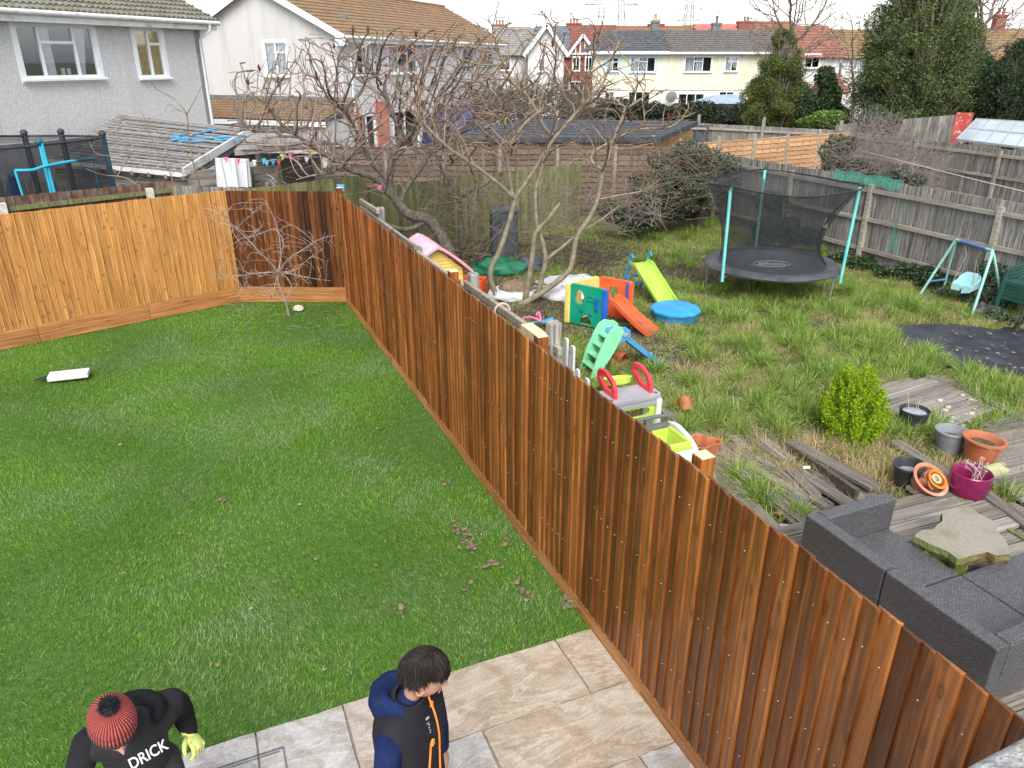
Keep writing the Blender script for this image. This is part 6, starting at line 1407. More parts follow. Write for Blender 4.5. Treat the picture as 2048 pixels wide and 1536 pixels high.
k = len(ring); m.add(vs, [(2*i, 2*((i+1) % k), 2*((i+1) % k)+1, 2*i+1) for i in range(k)]); m.build('net', NET2, lt, world=True)
m = MB(); m.lathe([(.01, .85), (1.55, .85), (1.7, .82), (1.7, .78), (.01, .8)], 30, Matrix.Translation(C_T)); m.build('bed', BLK2, lt, world=True)
m = MB(); m.tube([lp_(22, 350, 13.2), lp_(30, 400, 13.4), lp_(50, 440, 13.3)], [.05, .16, .2], 8); m.build('blue_skirt', M('deep_blue', (.01, .05, .22), (.02, .10, .35), scale=5), lt, world=True, smooth=60)
# grey garden fence behind the trampoline
a, b = at(-60, 345, 1.75), at(470, 372, 1.6)
gf = board_fence('grey_board_fence', 'pale weathered board fence behind the netted trampoline, below the collapsing shed roof', (-12.2, 17.6), (-5.0, 16.2), 1.72, 0, GREY, seed=41, group='weathered garden fences', rails=(.5, 1.3), railm=GREYR)
# shed with stripped roof: battens on rafters
A = atD(240, 234, 20.5); B = atD(505, 262, 19.4); Cc = atD(366, 346, 16.6); Dd = atD(98, 318, 17.4)
sh = thing('derelict_shed', 'derelict shed whose stripped pitched roof shows rows of grey battens', 'shed', (A.x, A.y, 0))
BAT = M('grey_batten', (.20, .19, .175), (.36, .345, .33), scale=9, stretch=(.4, 4, 4), rough=.85, vary=.18, dirt=(.2, .18, .15))
nb = 19; rnd = random.Random(4)
up_ = (B-A).cross(Dd-A).normalized(); up_ = up_ if up_.z > 0 else -up_
for i in range(nb):
    t = i/(nb-1); a, b = A.lerp(Dd, t), B.lerp(Cc, t)
    if i > nb*.35: a = a.lerp(b, min(.0+.05*rnd.random(), .5))
    m = MB(); j = up_*.05+Vector((0, 0, rnd.uniform(-.012, .012))); m.beam(a+j, b+j+Vector((0, 0, rnd.uniform(-.02, .02))), .045, .035, up=up_); m.build('batten', BAT, sh, world=True)
for i in range(9):
    t = i/8; a, b = A.lerp(B, t)-up_*.10, Dd.lerp(Cc, t)-up_*.10; m = MB(); m.beam(a, b+(b-a)*.02, .05, .09, up=up_); m.build('rafter', BAT, sh, world=True)
m = MB(); m.add([p-up_*.22 for p in (A, B, B.lerp(Cc, .72), A.lerp(Dd, .6))], [(0, 1, 2, 3)]); m.build('shade_sheet', SLATEB, sh, world=True)  # dark sheet added under the battens to stand for shade in the gaps
beam_part(sh, 'eaves_board', UPVCD, (Dd+Vector((0, 0, -.03)), Cc+Vector((0, 0, -.03)), .04, .12)); beam_part(sh, 'bargeboard', UPVCD, (Cc+Vector((.03, -.03, .02)), B+Vector((.03, -.03, .04)), .05, .17))
# other slope of the roof, gable side facing right: dark boards and white door
Bb = B; G2 = atD(640, 292, 18.6); G1 = atD(470, 322, 17.4)
m = MB(); m.add([A+Vector((0, 1.5, -1.0)), B+Vector((0, 1.5, -1.0)), B, A], [(0, 1, 2, 3)]); m.build('back_slope', BAT, sh, world=True)
LAPG = wood('grey_lap', [(.16, .145, .125), (.24, .22, .195), (.33, .31, .28)], (.08, .07, .06), knots=.2, axis=0, vary=.2, rough=.9)
def slab_wall(par, p0, p1, z0, z1, rows, mat, name='cladding_board'):
    p0, p1 = Vector(p0), Vector(p1); d = (p1-p0); L = d.length; d.normalize(); n_ = Vector((d.y, -d.x, 0)); h = (z1-z0)/rows
    for r in range(rows):
        m = MB(); zz = z0+h*r; vs = [(0, -.02, 0), (L, -.02, 0), (L, -.004, h*1.1), (0, -.004, h*1.1), (0, .01, 0), (L, .01, 0), (L, .01, h*1.1), (0, .01, h*1.1)]
        m.add(vs, [(0, 1, 2, 3), (5, 4, 7, 6), (0, 4, 5, 1), (3, 2, 6, 7), (1, 5, 6, 2), (4, 0, 3, 7)]); o = m.build(name, mat, par); inv = wmat(par).inverted(); o.location = inv @ Vector((p0.x, p0.y, zz)); o.rotation_euler[2] = math.atan2(d.y, d.x)
slab_wall(sh, (Cc.x, Cc.y+.1, 0), (G1.x+.9, G1.y+.4, 0), .1, 2.0, 12, LAPG)
slab_wall(sh, (Dd.x, Dd.y+.15, 0), (Cc.x, Cc.y+.15, 0), .1, 1.95, 12, LAPG)
Rr = atD(520, 262, 19.0); 
m = MB(); m.add([atD(505, 264, 17.9), atD(640, 285, 18.9), atD(560, 300, 17.5), atD(480, 299, 17.0), ], [(0, 1, 2, 3)]); m.build('side_roof_board', BAT, sh, world=True)
shd = thing('white_sheet_panel', 'white painted sheet of boards propped against the derelict shed', 'panel', atD(450, 372, 16.7).to_tuple()[:2]+(0,))
m = MB(); q = [atD(430, 316, 16.6), atD(497, 318, 16.8), atD(503, 374, 16.8), atD(434, 374, 16.6)]; n_ = Vector((0, .05, 0)); m.add(q+[p+n_ for p in q], [(3, 2, 1, 0), (4, 5, 6, 7), (0, 1, 5, 4), (1, 2, 6, 5), (2, 3, 7, 6), (3, 0, 4, 7)]); m.build('sheet', M('white_sheet', (.55, .56, .58), (.72, .73, .75), scale=5, stretch=(3, 3, .4), rough=.7), shd, world=True)
for f in (.12, .55, .9): beam_part(shd, 'white_batten', UPVC, (q[0].lerp(q[1], f)+Vector((0, -.03, 0)), q[3].lerp(q[2], f*.8+.15)+Vector((0, -.03, 0)), .07, .03))
# lean-to roof and posts to the right of the shed
ol_ = thing('open_lean_to', 'open timber lean-to with rough grey roof boards and mossy posts', 'lean-to', (*atD(560, 380, 17.6).to_tuple()[:2], 0))
m = MB(); q = [atD(468, 300, 17.0), atD(655, 283, 18.0), atD(640, 262, 20.2), atD(508, 262, 19.6)]; m.add(q+[p-Vector((0, 0, .12)) for p in q], [(0, 1, 2, 3), (7, 6, 5, 4), (0, 4, 5, 1), (1, 5, 6, 2), (2, 6, 7, 3), (3, 7, 4, 0)]); m.build('roof_boards', BAT, ol_, world=True)
for px in (505, 561, 640): p = atD(px, 380, 17.2); m = MB(); m.box((p.x, p.y, 1.0), (.11, .11, 2.05), .2); m.build('post', MOSSY, ol_, world=True)
slab_wall(ol_, (*atD(520, 380, 19.2).to_tuple()[:2], 0), (*atD(650, 380, 19.0).to_tuple()[:2], 0), .3, 2.1, 9, LAPG); slab_wall(ol_, (*atD(632, 380, 17.6).to_tuple()[:2], 0), (*atD(672, 380, 17.7).to_tuple()[:2], 0), .3, 1.95, 8, LAPG)
# tangle of coloured cloth/baskets under the lean-to
m = MB(); rnd = random.Random(8)
for i in range(16): p = atD(515+rnd.uniform(0, 45), 345+rnd.uniform(0, 25), 17.6); m.beam(p, p+Vector((rnd.uniform(.1, .4), 0, rnd.uniform(-.35, -.1))), .05, .02)
tag(m.build('wooden_trellis_scraps', M('scrap_pink', (.45, .30, .33), (.6, .55, .6), scale=5)), 'heap of pinkish and grey slats leaning under the open lean-to', 'scrap wood')
# bunting
bn = thing('bunting', 'faded string of coloured bunting flags sagging across the lean-to', 'bunting', atD(560, 330, 16.2))
cord = smoothpts([atD(438, 316, 16.2), atD(478, 324, 16.2), atD(530, 322, 16.2), atD(565, 317, 16.2), atD(600, 306, 16.3), atD(632, 298, 16.4)], 6)
m = MB(); m.tube(cord, .006, 4); m.build('cord', PALE, bn, world=True)
cols = {'pink': (.55, .12, .26), 'red': (.48, .09, .09), 'cyan': (.10, .48, .60), 'green': (.15, .5, .35), 'yellow': (.55, .52, .10), 'white': (.7, .7, .72), 'blue': (.08, .28, .55)}
for px, py, c in ((452, 320, 'pink'), (477, 324, 'red'), (509, 326, 'white'), (528, 323, 'cyan'), (533, 326, 'cyan'), (547, 324, 'blue'), (558, 325, 'red'), (566, 314, 'yellow'), (582, 311, 'pink'), (597, 317, 'pink'), (614, 319, 'white'), (608, 296, 'red'), (624, 305, 'yellow')):
    p = atD(px, py, 16.2); s_ = random.uniform(.035, .065); m = MB(); m.add([p+Vector((-s_, 0, .06)), p+Vector((s_, .02, .06)), p+Vector((random.uniform(-.03, .03), -.03, -.07))], [(0, 1, 2)]); m.build('flag', M('flag_'+c, cols[c], rough=.8), bn, world=True)
for px, py, c, lab in ((681, 375, 'blue', 'loose blue pennant flag caught in twigs above the fence corner'), (758, 372, 'pink', 'loose pink pennant flag hanging in the dark tree')):
    p = atD(px, py, 14.2 if c == 'blue' else 16.0); m = MB(); m.add([p+Vector((-.07, 0, .06)), p+Vector((.07, .02, .05)), p+Vector((.04, -.03, -.10)), p+Vector((-.03, -.03, -.06))], [(0, 1, 2, 3)]); tag(m.build('pennant', M('flag_'+c, cols[c])), lab, 'flag')
# blue rope/tarp strips on battens
m = MB(); TB = M('blue_tarp', (.05, .26, .46), (.10, .38, .60), scale=6, rough=.5)
for (x0, y0, x1, y1) in ((345, 270, 375, 268), (345, 278, 400, 275), (370, 276, 488, 274), (385, 268, 420, 262), (405, 262, 432, 258), (360, 282, 410, 282), (430, 278, 480, 280), (350, 273, 380, 282)):
    def onr(px, py):
        u, w_, d = _ray(px, py); dr = Vector((u/w_, 1, -d/w_)); o_ = Vector((0, 0, H)); s_ = (A+up_*.09-o_).dot(up_)/dr.dot(up_); return o_+dr*s_
    a, b = onr(x0, y0), onr(x1, y1); k_ = [a.lerp(b, t)+(B-A).normalized().cross(up_)*random.uniform(-.07, .07) for t in np.linspace(0, 1, 7)]
    for q0, q1 in zip(k_[:-1], k_[1:]): m.beam(q0, q1, random.uniform(.02, .11), .02, up=up_)
tag(m.build('blue_tarp_strips', TB), 'torn bright blue tarpaulin strips lying on the shed roof battens', 'tarpaulin')
# blue covered thing and brick-red box behind the tree
m = MB(); 
bt = lump('blue_covered_heap', 'royal blue cover over something by the long house, behind the tree', 'cover', (*atD(905, 250, 33).to_tuple()[:2], .2), (1.3, .8, 1.75), M('royal_tarp', (.018, .028, .075), (.03, .05, .12), scale=4, rough=.5), .2, 2)
# shed with black felt roof
sd2 = thing('black_roofed_shed', 'timber-clad garden building with flat black felt roof', 'shed', (4.0, 26.0, 0))
FELT = M('roof_felt', (.035, .04, .048), (.065, .07, .08), scale=4, rough=.7, bump=.2, bscale=60)
fl, fr = atD(900, 275, 24.8), atD(1322, 274, 24.4); br_, bl2 = atD(1397, 242, 28.9), atD(1050, 238, 29.5)
LARCH = wood('larch_board', [(.40, .20, .085), (.52, .29, .13), (.62, .37, .18)], (.22, .10, .04), knots=.3, axis=0, vary=.12, rough=.6)
q = [fl, fr, br_, bl2]; m = MB(); m.add([p+Vector((0, 0, .0)) for p in q]+[p-Vector((0, 0, .16)) for p in q], [(0, 1, 2, 3), (7, 6, 5, 4), (0, 4, 5, 1), (1, 5, 6, 2), (2, 6, 7, 3), (3, 7, 4, 0)]); m.build('roof', FELT, sd2, world=True)
m = MB()
for i in range(1, 7): m.beam(fl.lerp(bl2, i/7)+Vector((0, 0, .008)), fr.lerp(br_, i/7)+Vector((0, 0, .008)), .05, .012)
m.build('felt_lap', FELT, sd2, world=True)
ins_ = Vector((0, .25, 0))
slab_wall(sd2, (fl.x, fl.y+.25, 0), (fr.x-.2, fr.y+.25, 0), .1, fr.z-.17, 16, LARCH); slab_wall(sd2, (fr.x-.2, fr.y+.25, 0), (br_.x-.2, br_.y-.1, 0), .1, fr.z-.14, 16, LARCH)
m = MB(); m.prism([(0, fr.z-.2), (math.hypot(br_.x-fr.x, br_.y-fr.y), br_.z-.16), (0, fr.z-.14)], .03, frame_mx(Vector((fr.x-.2, fr.y+.25, 0)), Vector((br_.x-fr.x, br_.y-fr.y, 0)), (0, 0, 1))); m.build('side_wedge', LARCH, sd2, world=True)
m = MB(); m.box((fr.x-.2, fr.y+.2, 1.05), (.1, .1, 2.0)); m.build('corner_trim', LARCH, sd2, world=True)
# blue-grey garden building by the cream house
gz_ = thing('blue_garden_shed', 'pale blue-grey hipped roof garden shed before the cream house', 'shed', (Xp(1455, 56), 56, 0)); BG = M('blue_grey_felt', (.25, .32, .40), (.33, .40, .48), scale=3, rough=.7)
cx = Xp(1440, 56); zr, ze_ = atD(1440, 190, 56).z, atD(1440, 206, 56).z; m = MB(); m.add([(cx-1.3, 55, ze_), (cx+2.2, 55, ze_), (cx+2.2, 58, ze_), (cx-1.3, 58, ze_), (cx, 56.3, zr), (cx+1.6, 56.3, zr+.05)], [(0, 1, 5, 4), (1, 2, 5), (2, 3, 4, 5), (3, 0, 4)]); m.build('roof', BG, gz_, world=True)
m = MB(); m.box((cx+.4, 56.5, ze_/2-.3), (3.2, 2.7, ze_+.6)); m.build('walls', SLATEB, gz_, world=True); m = MB(); m.box((cx+.1, 55.12, ze_-.35), (1.4, .04, .6)); m.build('window', GLASS, gz_, world=True)
# greenhouse
gh = thing('greenhouse', 'aluminium greenhouse with pale misty glass roof at right edge', 'greenhouse', (*atD(1980, 300, 24).to_tuple()[:2], 0)); ALU = M('aluminium', (.45, .46, .47), (.58, .59, .6), scale=6, rough=.4, metal=.5)
GGL = M('misty_glass', (.36, .44, .48), (.50, .58, .61), scale=1.2, rough=.15, spec=.7)
e0_, e1g, r1, r0 = atD(1913, 279, 25.5), atD(2100, 302, 22.3), atD(2130, 249, 25.5), atD(1953, 238, 28.3)
nu, nv = 6, 2
for i in range(nu):
    for j in range(nv):
        def gp(u, v): return e0_.lerp(e1g, u).lerp(r0.lerp(r1, u), v)
        u0, u1, v0, v1 = i/nu+.006, (i+1)/nu-.006, j/nv+.01, (j+1)/nv-.01; q = [gp(u0, v0), gp(u1, v0), gp(u1, v1), gp(u0, v1)]; m = MB(); m.add(q+[p-Vector((0, 0, .01)) for p in q], [(0, 1, 2, 3), (7, 6, 5, 4)]); m.build('pane', GGL, gh, world=True)
for i in range(nu+1): beam_part(gh, 'glazing_bar', ALU, (gp(i/nu, 0), gp(i/nu, 1), .04, .05))
for v in (0, .5, 1): beam_part(gh, 'rail', ALU, (gp(0, v), gp(1, v), .05 if v == .5 else .08, .06))
for i in range(nu+1):
    p = gp(i/nu, 0); beam_part(gh, 'post', ALU, (Vector((p.x, p.y+.02, 0)), p, .04, .04))
    if i < nu:
        q2 = gp((i+1)/nu, 0); m = MB(); m.add([Vector((p.x, p.y+.05, .1)), Vector((q2.x, q2.y+.05, .1)), q2+Vector((0, .05, -.03)), p+Vector((0, .05, -.03))], [(0, 1, 2, 3)]); m.build('side_pane', GLASS, gh, world=True)
m = MB(); m.add([r0, r1, Vector((r1.x+1, r1.y+2.2, 1.6)), Vector((r0.x+1, r0.y+2.2, 1.6))], [(0, 1, 2, 3)]); m.build('far_roof', GGL, gh, world=True)
rp = thing('red_board', 'flaking red painted board standing upright beside the greenhouse', 'board', (*atD(1925, 280, 29.2).to_tuple()[:2], 0)); q = [atD(1902, 282, 29), atD(1930, 283, 28.6), atD(1948, 226, 29.2), atD(1913, 225, 29.6)]
REDP = M('flaking_red', (.38, .05, .035), (.46, .08, .06), scale=4, rough=.5, dirt=(.6, .5, .45), dscale=5, dcut=(.58, .6)); m = MB(); base_ = [Vector((q[0].x, q[0].y, 0)), Vector((q[1].x, q[1].y, 0)), q[2], q[3]]; m.add(base_+[p+Vector((.03, .08, 0)) for p in base_], [(0, 1, 2, 3), (7, 6, 5, 4), (0, 4, 5, 1), (1, 5, 6, 2), (2, 6, 7, 3), (3, 7, 4, 0)]); m.build('board', REDP, rp, world=True)
# ================================================================== bare trees grown towards points in their crown
def colonize(limbs, attr, step=.11, infl=.9, kill=.16, maxit=90, upb=.25, wob=.25, seed=1, iner=.55, zmin=-.9):
    rng = np.random.default_rng(seed); pos = []; par = []; rad0 = []
    for li, (pts, r0, r1) in enumerate(limbs):
        p = smoothpts(pts, 5); dense = [p[0]]
        for q in p[1:]:
            while (q-dense[-1]).length > step: dense.append(dense[-1]+(q-dense[-1]).normalized()*step)
        if pos:
            d = np.linalg.norm(np.array(pos)-np.array(dense[0]), axis=1); j = int(d.argmin()); prev = j if d[j] < .5 else -1
        else: prev = -1
        for i, q in enumerate(dense):
            pos.append(tuple(q)); par.append(prev); prev = len(pos)-1; rad0.append(r0+(r1-r0)*i/max(1, len(dense)-1))
    nl = len(pos); pos = list(pos); P = np.array(pos); A = np.array(attr); best = np.full(len(A), 1e9); bi = np.zeros(len(A), int)
    new0 = 0; childcount = {}
    for it in range(maxit):
        Nn = P[new0:]
        if len(Nn) == 0 or len(A) == 0: break
        for s_ in range(0, len(Nn), 400):
            d = np.linalg.norm(A[:, None, :]-Nn[None, s_:s_+400, :], axis=2); j = d.argmin(1); dm = d[np.arange(len(A)), j]; u = dm < best; best[u] = dm[u]; bi[u] = j[u]+new0+s_
        keep = best > kill; A, best, bi = A[keep], best[keep], bi[keep]
        m_ = best < infl
        if not m_.any(): break
        dirs = {}; v = A[m_]-P[bi[m_]]; v /= np.linalg.norm(v, axis=1)[:, None]
        acc = np.zeros((len(P), 3)); np.add.at(acc, bi[m_], v); ids = np.unique(bi[m_]); new0 = len(P); add = []
        for i in ids:
            if childcount.get(i, 0) > 2: continue
            d = acc[i]/np.linalg.norm(acc[i]); pp = par[i]
            if pp >= 0: pd_ = P[i]-P[pp]; pd_ = pd_/max(1e-6, np.linalg.norm(pd_)); d = d+iner*pd_
            d = d+rng.normal(0, wob, 3)+np.array([0, 0, upb]); d /= np.linalg.norm(d)
            if d[2] < zmin: continue
            if pp >= 0 and d.dot(pd_) < (.1 if childcount.get(i, 0) else .45): continue
            q = P[i]+d*step
            add.append(q); par.append(int(i)); childcount[i] = childcount.get(i, 0)+1; rad0.append(0)
        if not add: break
        P = np.vstack([P, np.array(add)])
    return P, par, np.array(rad0), nl
def tree_build(t, P, par, rad0, nl, tip=.006, pw=2.4, barkm=None, twigm=None, cut=.02, sides=(9, 5), names=('trunk', 'twigs'), maxr=.05):
    n = len(P); r = np.full(n, tip); ch = [[] for _ in range(n)]
    for i in range(n):
        if par[i] >= 0: ch[par[i]].append(i)
    acc = np.zeros(n)
    for i in range(n-1, -1, -1):
        kids = [k for k in ch[i]]; s_ = sum(r[k]**pw for k in kids) if kids else 0
        r[i] = max(tip, s_**(1/pw) if s_ else tip); r[i] = min(r[i], maxr)
        if i < nl: r[i] = max(rad0[i], min(r[i], rad0[i]*1.25))
    done = np.zeros(n, bool); parts = {0: MB(), 1: MB()}; starts = [i for i in range(n) if par[i] < 0]; stack = list(starts); limbs = []
    while stack:
        i = stack.pop(); path = [par[i]] if par[i] >= 0 else []; k = i
        while True:
            path.append(k)
            if not ch[k]: break
            kids = sorted(ch[k], key=lambda q: -r[q]); stack += kids[1:]; k = kids[0]
        rr = [float(r[q]) for q in path]
        if par[i] >= 0: rr[0] = min(rr[0], rr[1]*1.25)
        rr[-1] *= .6; big = max(rr) > cut
        pts = [Vector(P[q]) for q in path]
        if len(pts) < 2: continue
        if big and i < nl: limbs.append((pts, rr))
        else: parts[1].tube(pts, rr, sides[1], cap=False)
    inv_done = False
    for pts, rr in limbs:
        m = MB(); m.tube(pts, rr, sides[0]); m.build(names[0], barkm, t, world=True, smooth=180)
    if parts[1].v: parts[1].build(names[1], twigm or barkm, t, world=True, smooth=180, kind='stuff')
def pxcloud(poly, D0, D1, n, seed, dens=None):
    rng = np.random.default_rng(seed); xs = [p[0] for p in poly]; ys = [p[1] for p in poly]; out = []
    while len(out) < n:
        x, y = rng.uniform(min(xs), max(xs), 400), rng.uniform(min(ys), max(ys), 400); k = inpoly(x, y, poly)
        for a, b in zip(x[k], y[k]):
            cx, cy = (min(xs)+max(xs))/2, (min(ys)+max(ys))/2; e = math.sqrt(max(.1, 1-((a-cx)/(max(xs)-cx))**2*.8)); D = (D0+D1)/2+(D1-D0)/2*e*rng.uniform(-1, 1)
            if mnoise.noise(Vector((a*.012, b*.012, D*.6))) < -.45: continue
            out.append(tuple(atD(a, b, D)))
    return out[:n]
BARKD = M('dark_bark', (.085, .068, .055), (.19, .16, .13), scale=14, rough=.9, bump=.7, bscale=45, dirt=(.15, .16, .09), dscale=5)
TWD = M('brown_twig', (.15, .105, .085), (.32, .245, .205), scale=3, rough=.85)
BARKP = M('pale_bark', (.17, .145, .095), (.29, .25, .175), scale=9, rough=.85, bump=.4, bscale=40, dirt=(.20, .22, .12), dscale=4); TWP = M('tan_twig', (.17, .11, .075), (.30, .215, .15), scale=2.5, rough=.8)
def LM(lst, D, r0, r1, dd=0): return ([atD(x, y, D+dd*i/max(1, len(lst)-1)) for i, (x, y) in enumerate(lst)], r0, r1)
tA = thing('bare_tree', 'dark twisted bare tree with wide crown of crooked twigs, left of the pale-stemmed tree', 'tree', (*atD(898, 520, 16.6).to_tuple()[:2], 0), 0, 'bare trees')
DA = 16.2
limA = [LM([(905, 530), (893, 492), (874, 460), (855, 437), (822, 431), (800, 412), (786, 390), (778, 362), (783, 330), (786, 305), (800, 284), (796, 250), (775, 205), (768, 170)], DA, .15, .035),
        LM([(800, 412), (765, 372), (742, 352), (700, 340), (665, 318), (630, 296), (590, 268), (555, 240), (533, 210), (500, 185)], DA, .085, .016, -1.0),
        LM([(800, 410), (806, 388), (815, 372), (835, 345), (858, 310), (870, 270), (868, 225), (880, 180)], DA, .07, .018, .6),
        LM([(858, 438), (820, 458), (780, 452), (748, 436), (726, 412), (733, 388), (752, 378), (768, 385)], DA, .06, .02, -.5),
        LM([(778, 362), (745, 330), (730, 300), (712, 262), (690, 225), (655, 200)], DA, .05, .014, -.6),
        LM([(822, 520), (832, 490), (832, 450), (826, 432)], DA+.5, .085, .06),
        LM([(925, 500), (921, 450), (918, 400), (897, 384), (888, 350), (880, 320), (895, 270), (905, 220)], DA+1.4, .075, .016, .3),
        LM([(918, 400), (945, 380), (975, 368), (990, 340), (985, 300)], DA+1.4, .04, .014),
        LM([(590, 268), (560, 262), (520, 262), (485, 255)], DA-.8, .02, .010), LM([(805, 282), (835, 250), (838, 200), (850, 150), (845, 110)], DA, .035, .012, .8),
        LM([(690, 328), (660, 345), (620, 352), (585, 362)], DA-.8, .025, .010, -1.2), LM([(768, 172), (740, 140), (720, 110)], DA, .02, .01)]
polyA = [(458, 165), (480, 130), (530, 150), (555, 100), (600, 75), (650, 82), (700, 72), (760, 68), (830, 64), (900, 60), (960, 70), (1005, 130), (1010, 230), (985, 320), (900, 345), (820, 330), (720, 350), (620, 345), (520, 320), (470, 300), (462, 230)]
P, pr, r0, nl = colonize(limA, pxcloud(polyA, 14.3, 18.2, 4000, 5), step=.09, infl=1.1, kill=.14, seed=3, wob=.14, upb=.55, iner=.8, zmin=-.15)
tree_build(tA, P, pr, r0, nl, tip=.0078, barkm=BARKD, twigm=TWD, sides=(10, 5), maxr=.03)
tips = [P[i] for i in range(nl, len(P), 1) if P[i][2] > 2.6]; random.Random(3).shuffle(tips); SEED = M('seed_head', (.07, .018, .014), (.16, .045, .03), scale=40, rough=.9, bump=.6)
for p in tips[:34]:
    m = MB(); h_ = random.uniform(.10, .17); m.lathe([(.004, 0), (.022, h_*.2), (.028, h_*.5), (.02, h_*.8), (.004, h_)], 7, Matrix.Translation(Vector(p)) @ Matrix.Rotation(random.uniform(-.4, .4), 4, 'X')); m.build('seed_head', SEED, tA, world=True, smooth=180)
tB = thing('bare_tree', 'pale-stemmed bare tree with several leaning trunks and spreading straight branches', 'tree', (*atD(1050, 612, 13.6).to_tuple()[:2], 0), 0, 'bare trees'); DB = 13.9
limB = [LM([(1004, 628), (992, 590), (980, 555), (985, 530), (998, 505), (1014, 457), (1030, 399), (1024, 387)], DB, .055, .042),
        LM([(1050, 600), (1060, 545), (1066, 500), (1069, 470), (1080, 455), (1098, 436), (1122, 402)], DB-.2, .06, .03), LM([(1062, 625), (1078, 580), (1086, 545), (1091, 516), (1084, 480), (1074, 451), (1071, 384), (1085, 335), (1095, 280)], DB-.1, .06, .022),
        LM([(1018, 625), (1045, 608), (1074, 592), (1108, 568), (1138, 542), (1147, 510), (1151, 481), (1164, 455), (1177, 440), (1195, 399), (1206, 340), (1216, 316), (1233, 264), (1250, 222), (1246, 212)], DB-.3, .062, .028, .5),
        LM([(1091, 520), (1130, 490), (1160, 464), (1186, 450), (1215, 430), (1240, 410)], DB, .035, .016, .5),
        LM([(1030, 399), (1000, 370), (962, 340), (930, 318), (890, 290), (850, 250), (815, 215), (780, 160)], DB, .036, .011, -.8),
        LM([(1030, 395), (1050, 368), (1072, 335), (1092, 302), (1110, 275), (1140, 240), (1166, 211), (1190, 185), (1209, 161), (1222, 120), (1241, 80)], DB, .04, .011, .3),
        LM([(1110, 275), (1085, 250), (1070, 215), (1048, 185), (1025, 164), (1005, 120), (986, 73)], DB+.2, .026, .009), LM([(1018, 308), (1012, 260), (1000, 200), (960, 161), (930, 130), (900, 90)], DB-.2, .025, .009, -.5),
        LM([(1024, 387), (1018, 340), (1016, 300), (1040, 260), (1062, 235), (1086, 217), (1105, 170), (1112, 100), (1101, 40)], DB+.1, .032, .009),
        LM([(1206, 340), (1180, 320), (1190, 300), (1230, 280), (1260, 262), (1293, 257), (1340, 255), (1370, 232)], DB, .024, .010, .4), LM([(1253, 217), (1290, 190), (1280, 170)], DB+.5, .02, .008), LM([(1290, 255), (1288, 225), (1283, 195)], DB+.4, .016, .009),
        LM([(1197, 399), (1240, 390), (1290, 380), (1330, 350)], DB+.2, .018, .009), LM([(1166, 211), (1165, 180), (1178, 150), (1190, 110), (1192, 60)], DB, .016, .008)]
polyB = [(790, 120), (850, 95), (900, 60), (985, 30), (1060, 50), (1105, 20), (1190, 60), (1250, 75), (1290, 160), (1390, 200), (1395, 250), (1330, 300), (1240, 320), (1150, 340), (1040, 350), (950, 330), (850, 300), (800, 200)]
P, pr, r0, nl = colonize(limB, pxcloud(polyB, 12.2, 15.8, 2100, 9), step=.11, infl=1.1, kill=.17, seed=5, wob=.10, upb=.4, iner=.8, zmin=-.2)
tree_build(tB, P, pr, r0, nl, tip=.0075, barkm=BARKP, twigm=TWP, sides=(10, 5), maxr=.028, cut=.015)
tips = [P[i] for i in range(nl, len(P)) if P[i][2] > 2.2]; random.Random(4).shuffle(tips)
for p in tips[:9]: m = MB(); m.lathe([(.004, 0), (.022, .03), (.026, .07), (.018, .11), (.004, .13)], 7, Matrix.Translation(Vector(p))); m.build('seed_head', SEED, tB, world=True, smooth=180)
# small shoots between the gardens on the left
def twiggy(name, label, cat, base, limbs, attr, step, infl, kill, tip, bark, twig, seed=1, wob=.2, upb=.2, maxr=.02, group=None, cut=.012, names=('trunk', 'twigs')):
    t = thing(name, label, cat, (base[0], base[1], 0), 0, group); P, pr, r0, nl = colonize(limbs, attr, step=step, infl=infl, kill=kill, seed=seed, wob=wob, upb=upb); tree_build(t, P, pr, r0, nl, tip=tip, barkm=bark, twigm=twig, sides=(7, 4), maxr=maxr, cut=cut, names=names); return t
DS = 14.6
twiggy('sapling', 'tall thin forked sapling rising left of the long tiled roof in front of the shed', 'sapling', atD(400, 420, DS), [LM([(418, 430), (400, 372), (385, 320), (376, 262), (374, 228), (345, 195), (312, 178), (293, 150)], DS, .018, .006), LM([(374, 228), (392, 195), (408, 162)], DS, .010, .005), LM([(374, 228), (350, 215), (332, 200)], DS, .007, .004)],
        pxcloud([(300, 280), (330, 240), (470, 330), (440, 400), (330, 390)], 14, 15, 40, 3), .1, .7, .3, .004, TWP, TWP, wob=.1)
twiggy('sapling', 'low spreading reddish bare shoots in front of the blue-poled trampoline', 'sapling', atD(275, 420, DS), [LM([(330, 430), (290, 388), (262, 360), (235, 352), (205, 350), (168, 336)], 13.8, .014, .005), LM([(235, 352), (250, 325), (260, 305), (235, 270), (245, 230)], 13.9, .009, .004), LM([(258, 310), (220, 312), (190, 305), (175, 275)], 13.8, .009, .004), LM([(350, 385), (340, 345), (325, 320), (300, 270), (285, 225)], 14, .009, .004)],
        pxcloud([(180, 290), (260, 230), (420, 260), (430, 390), (260, 380)], 13.6, 14.4, 70, 4), .1, .6, .25, .0038, TWP, TWP, wob=.12)
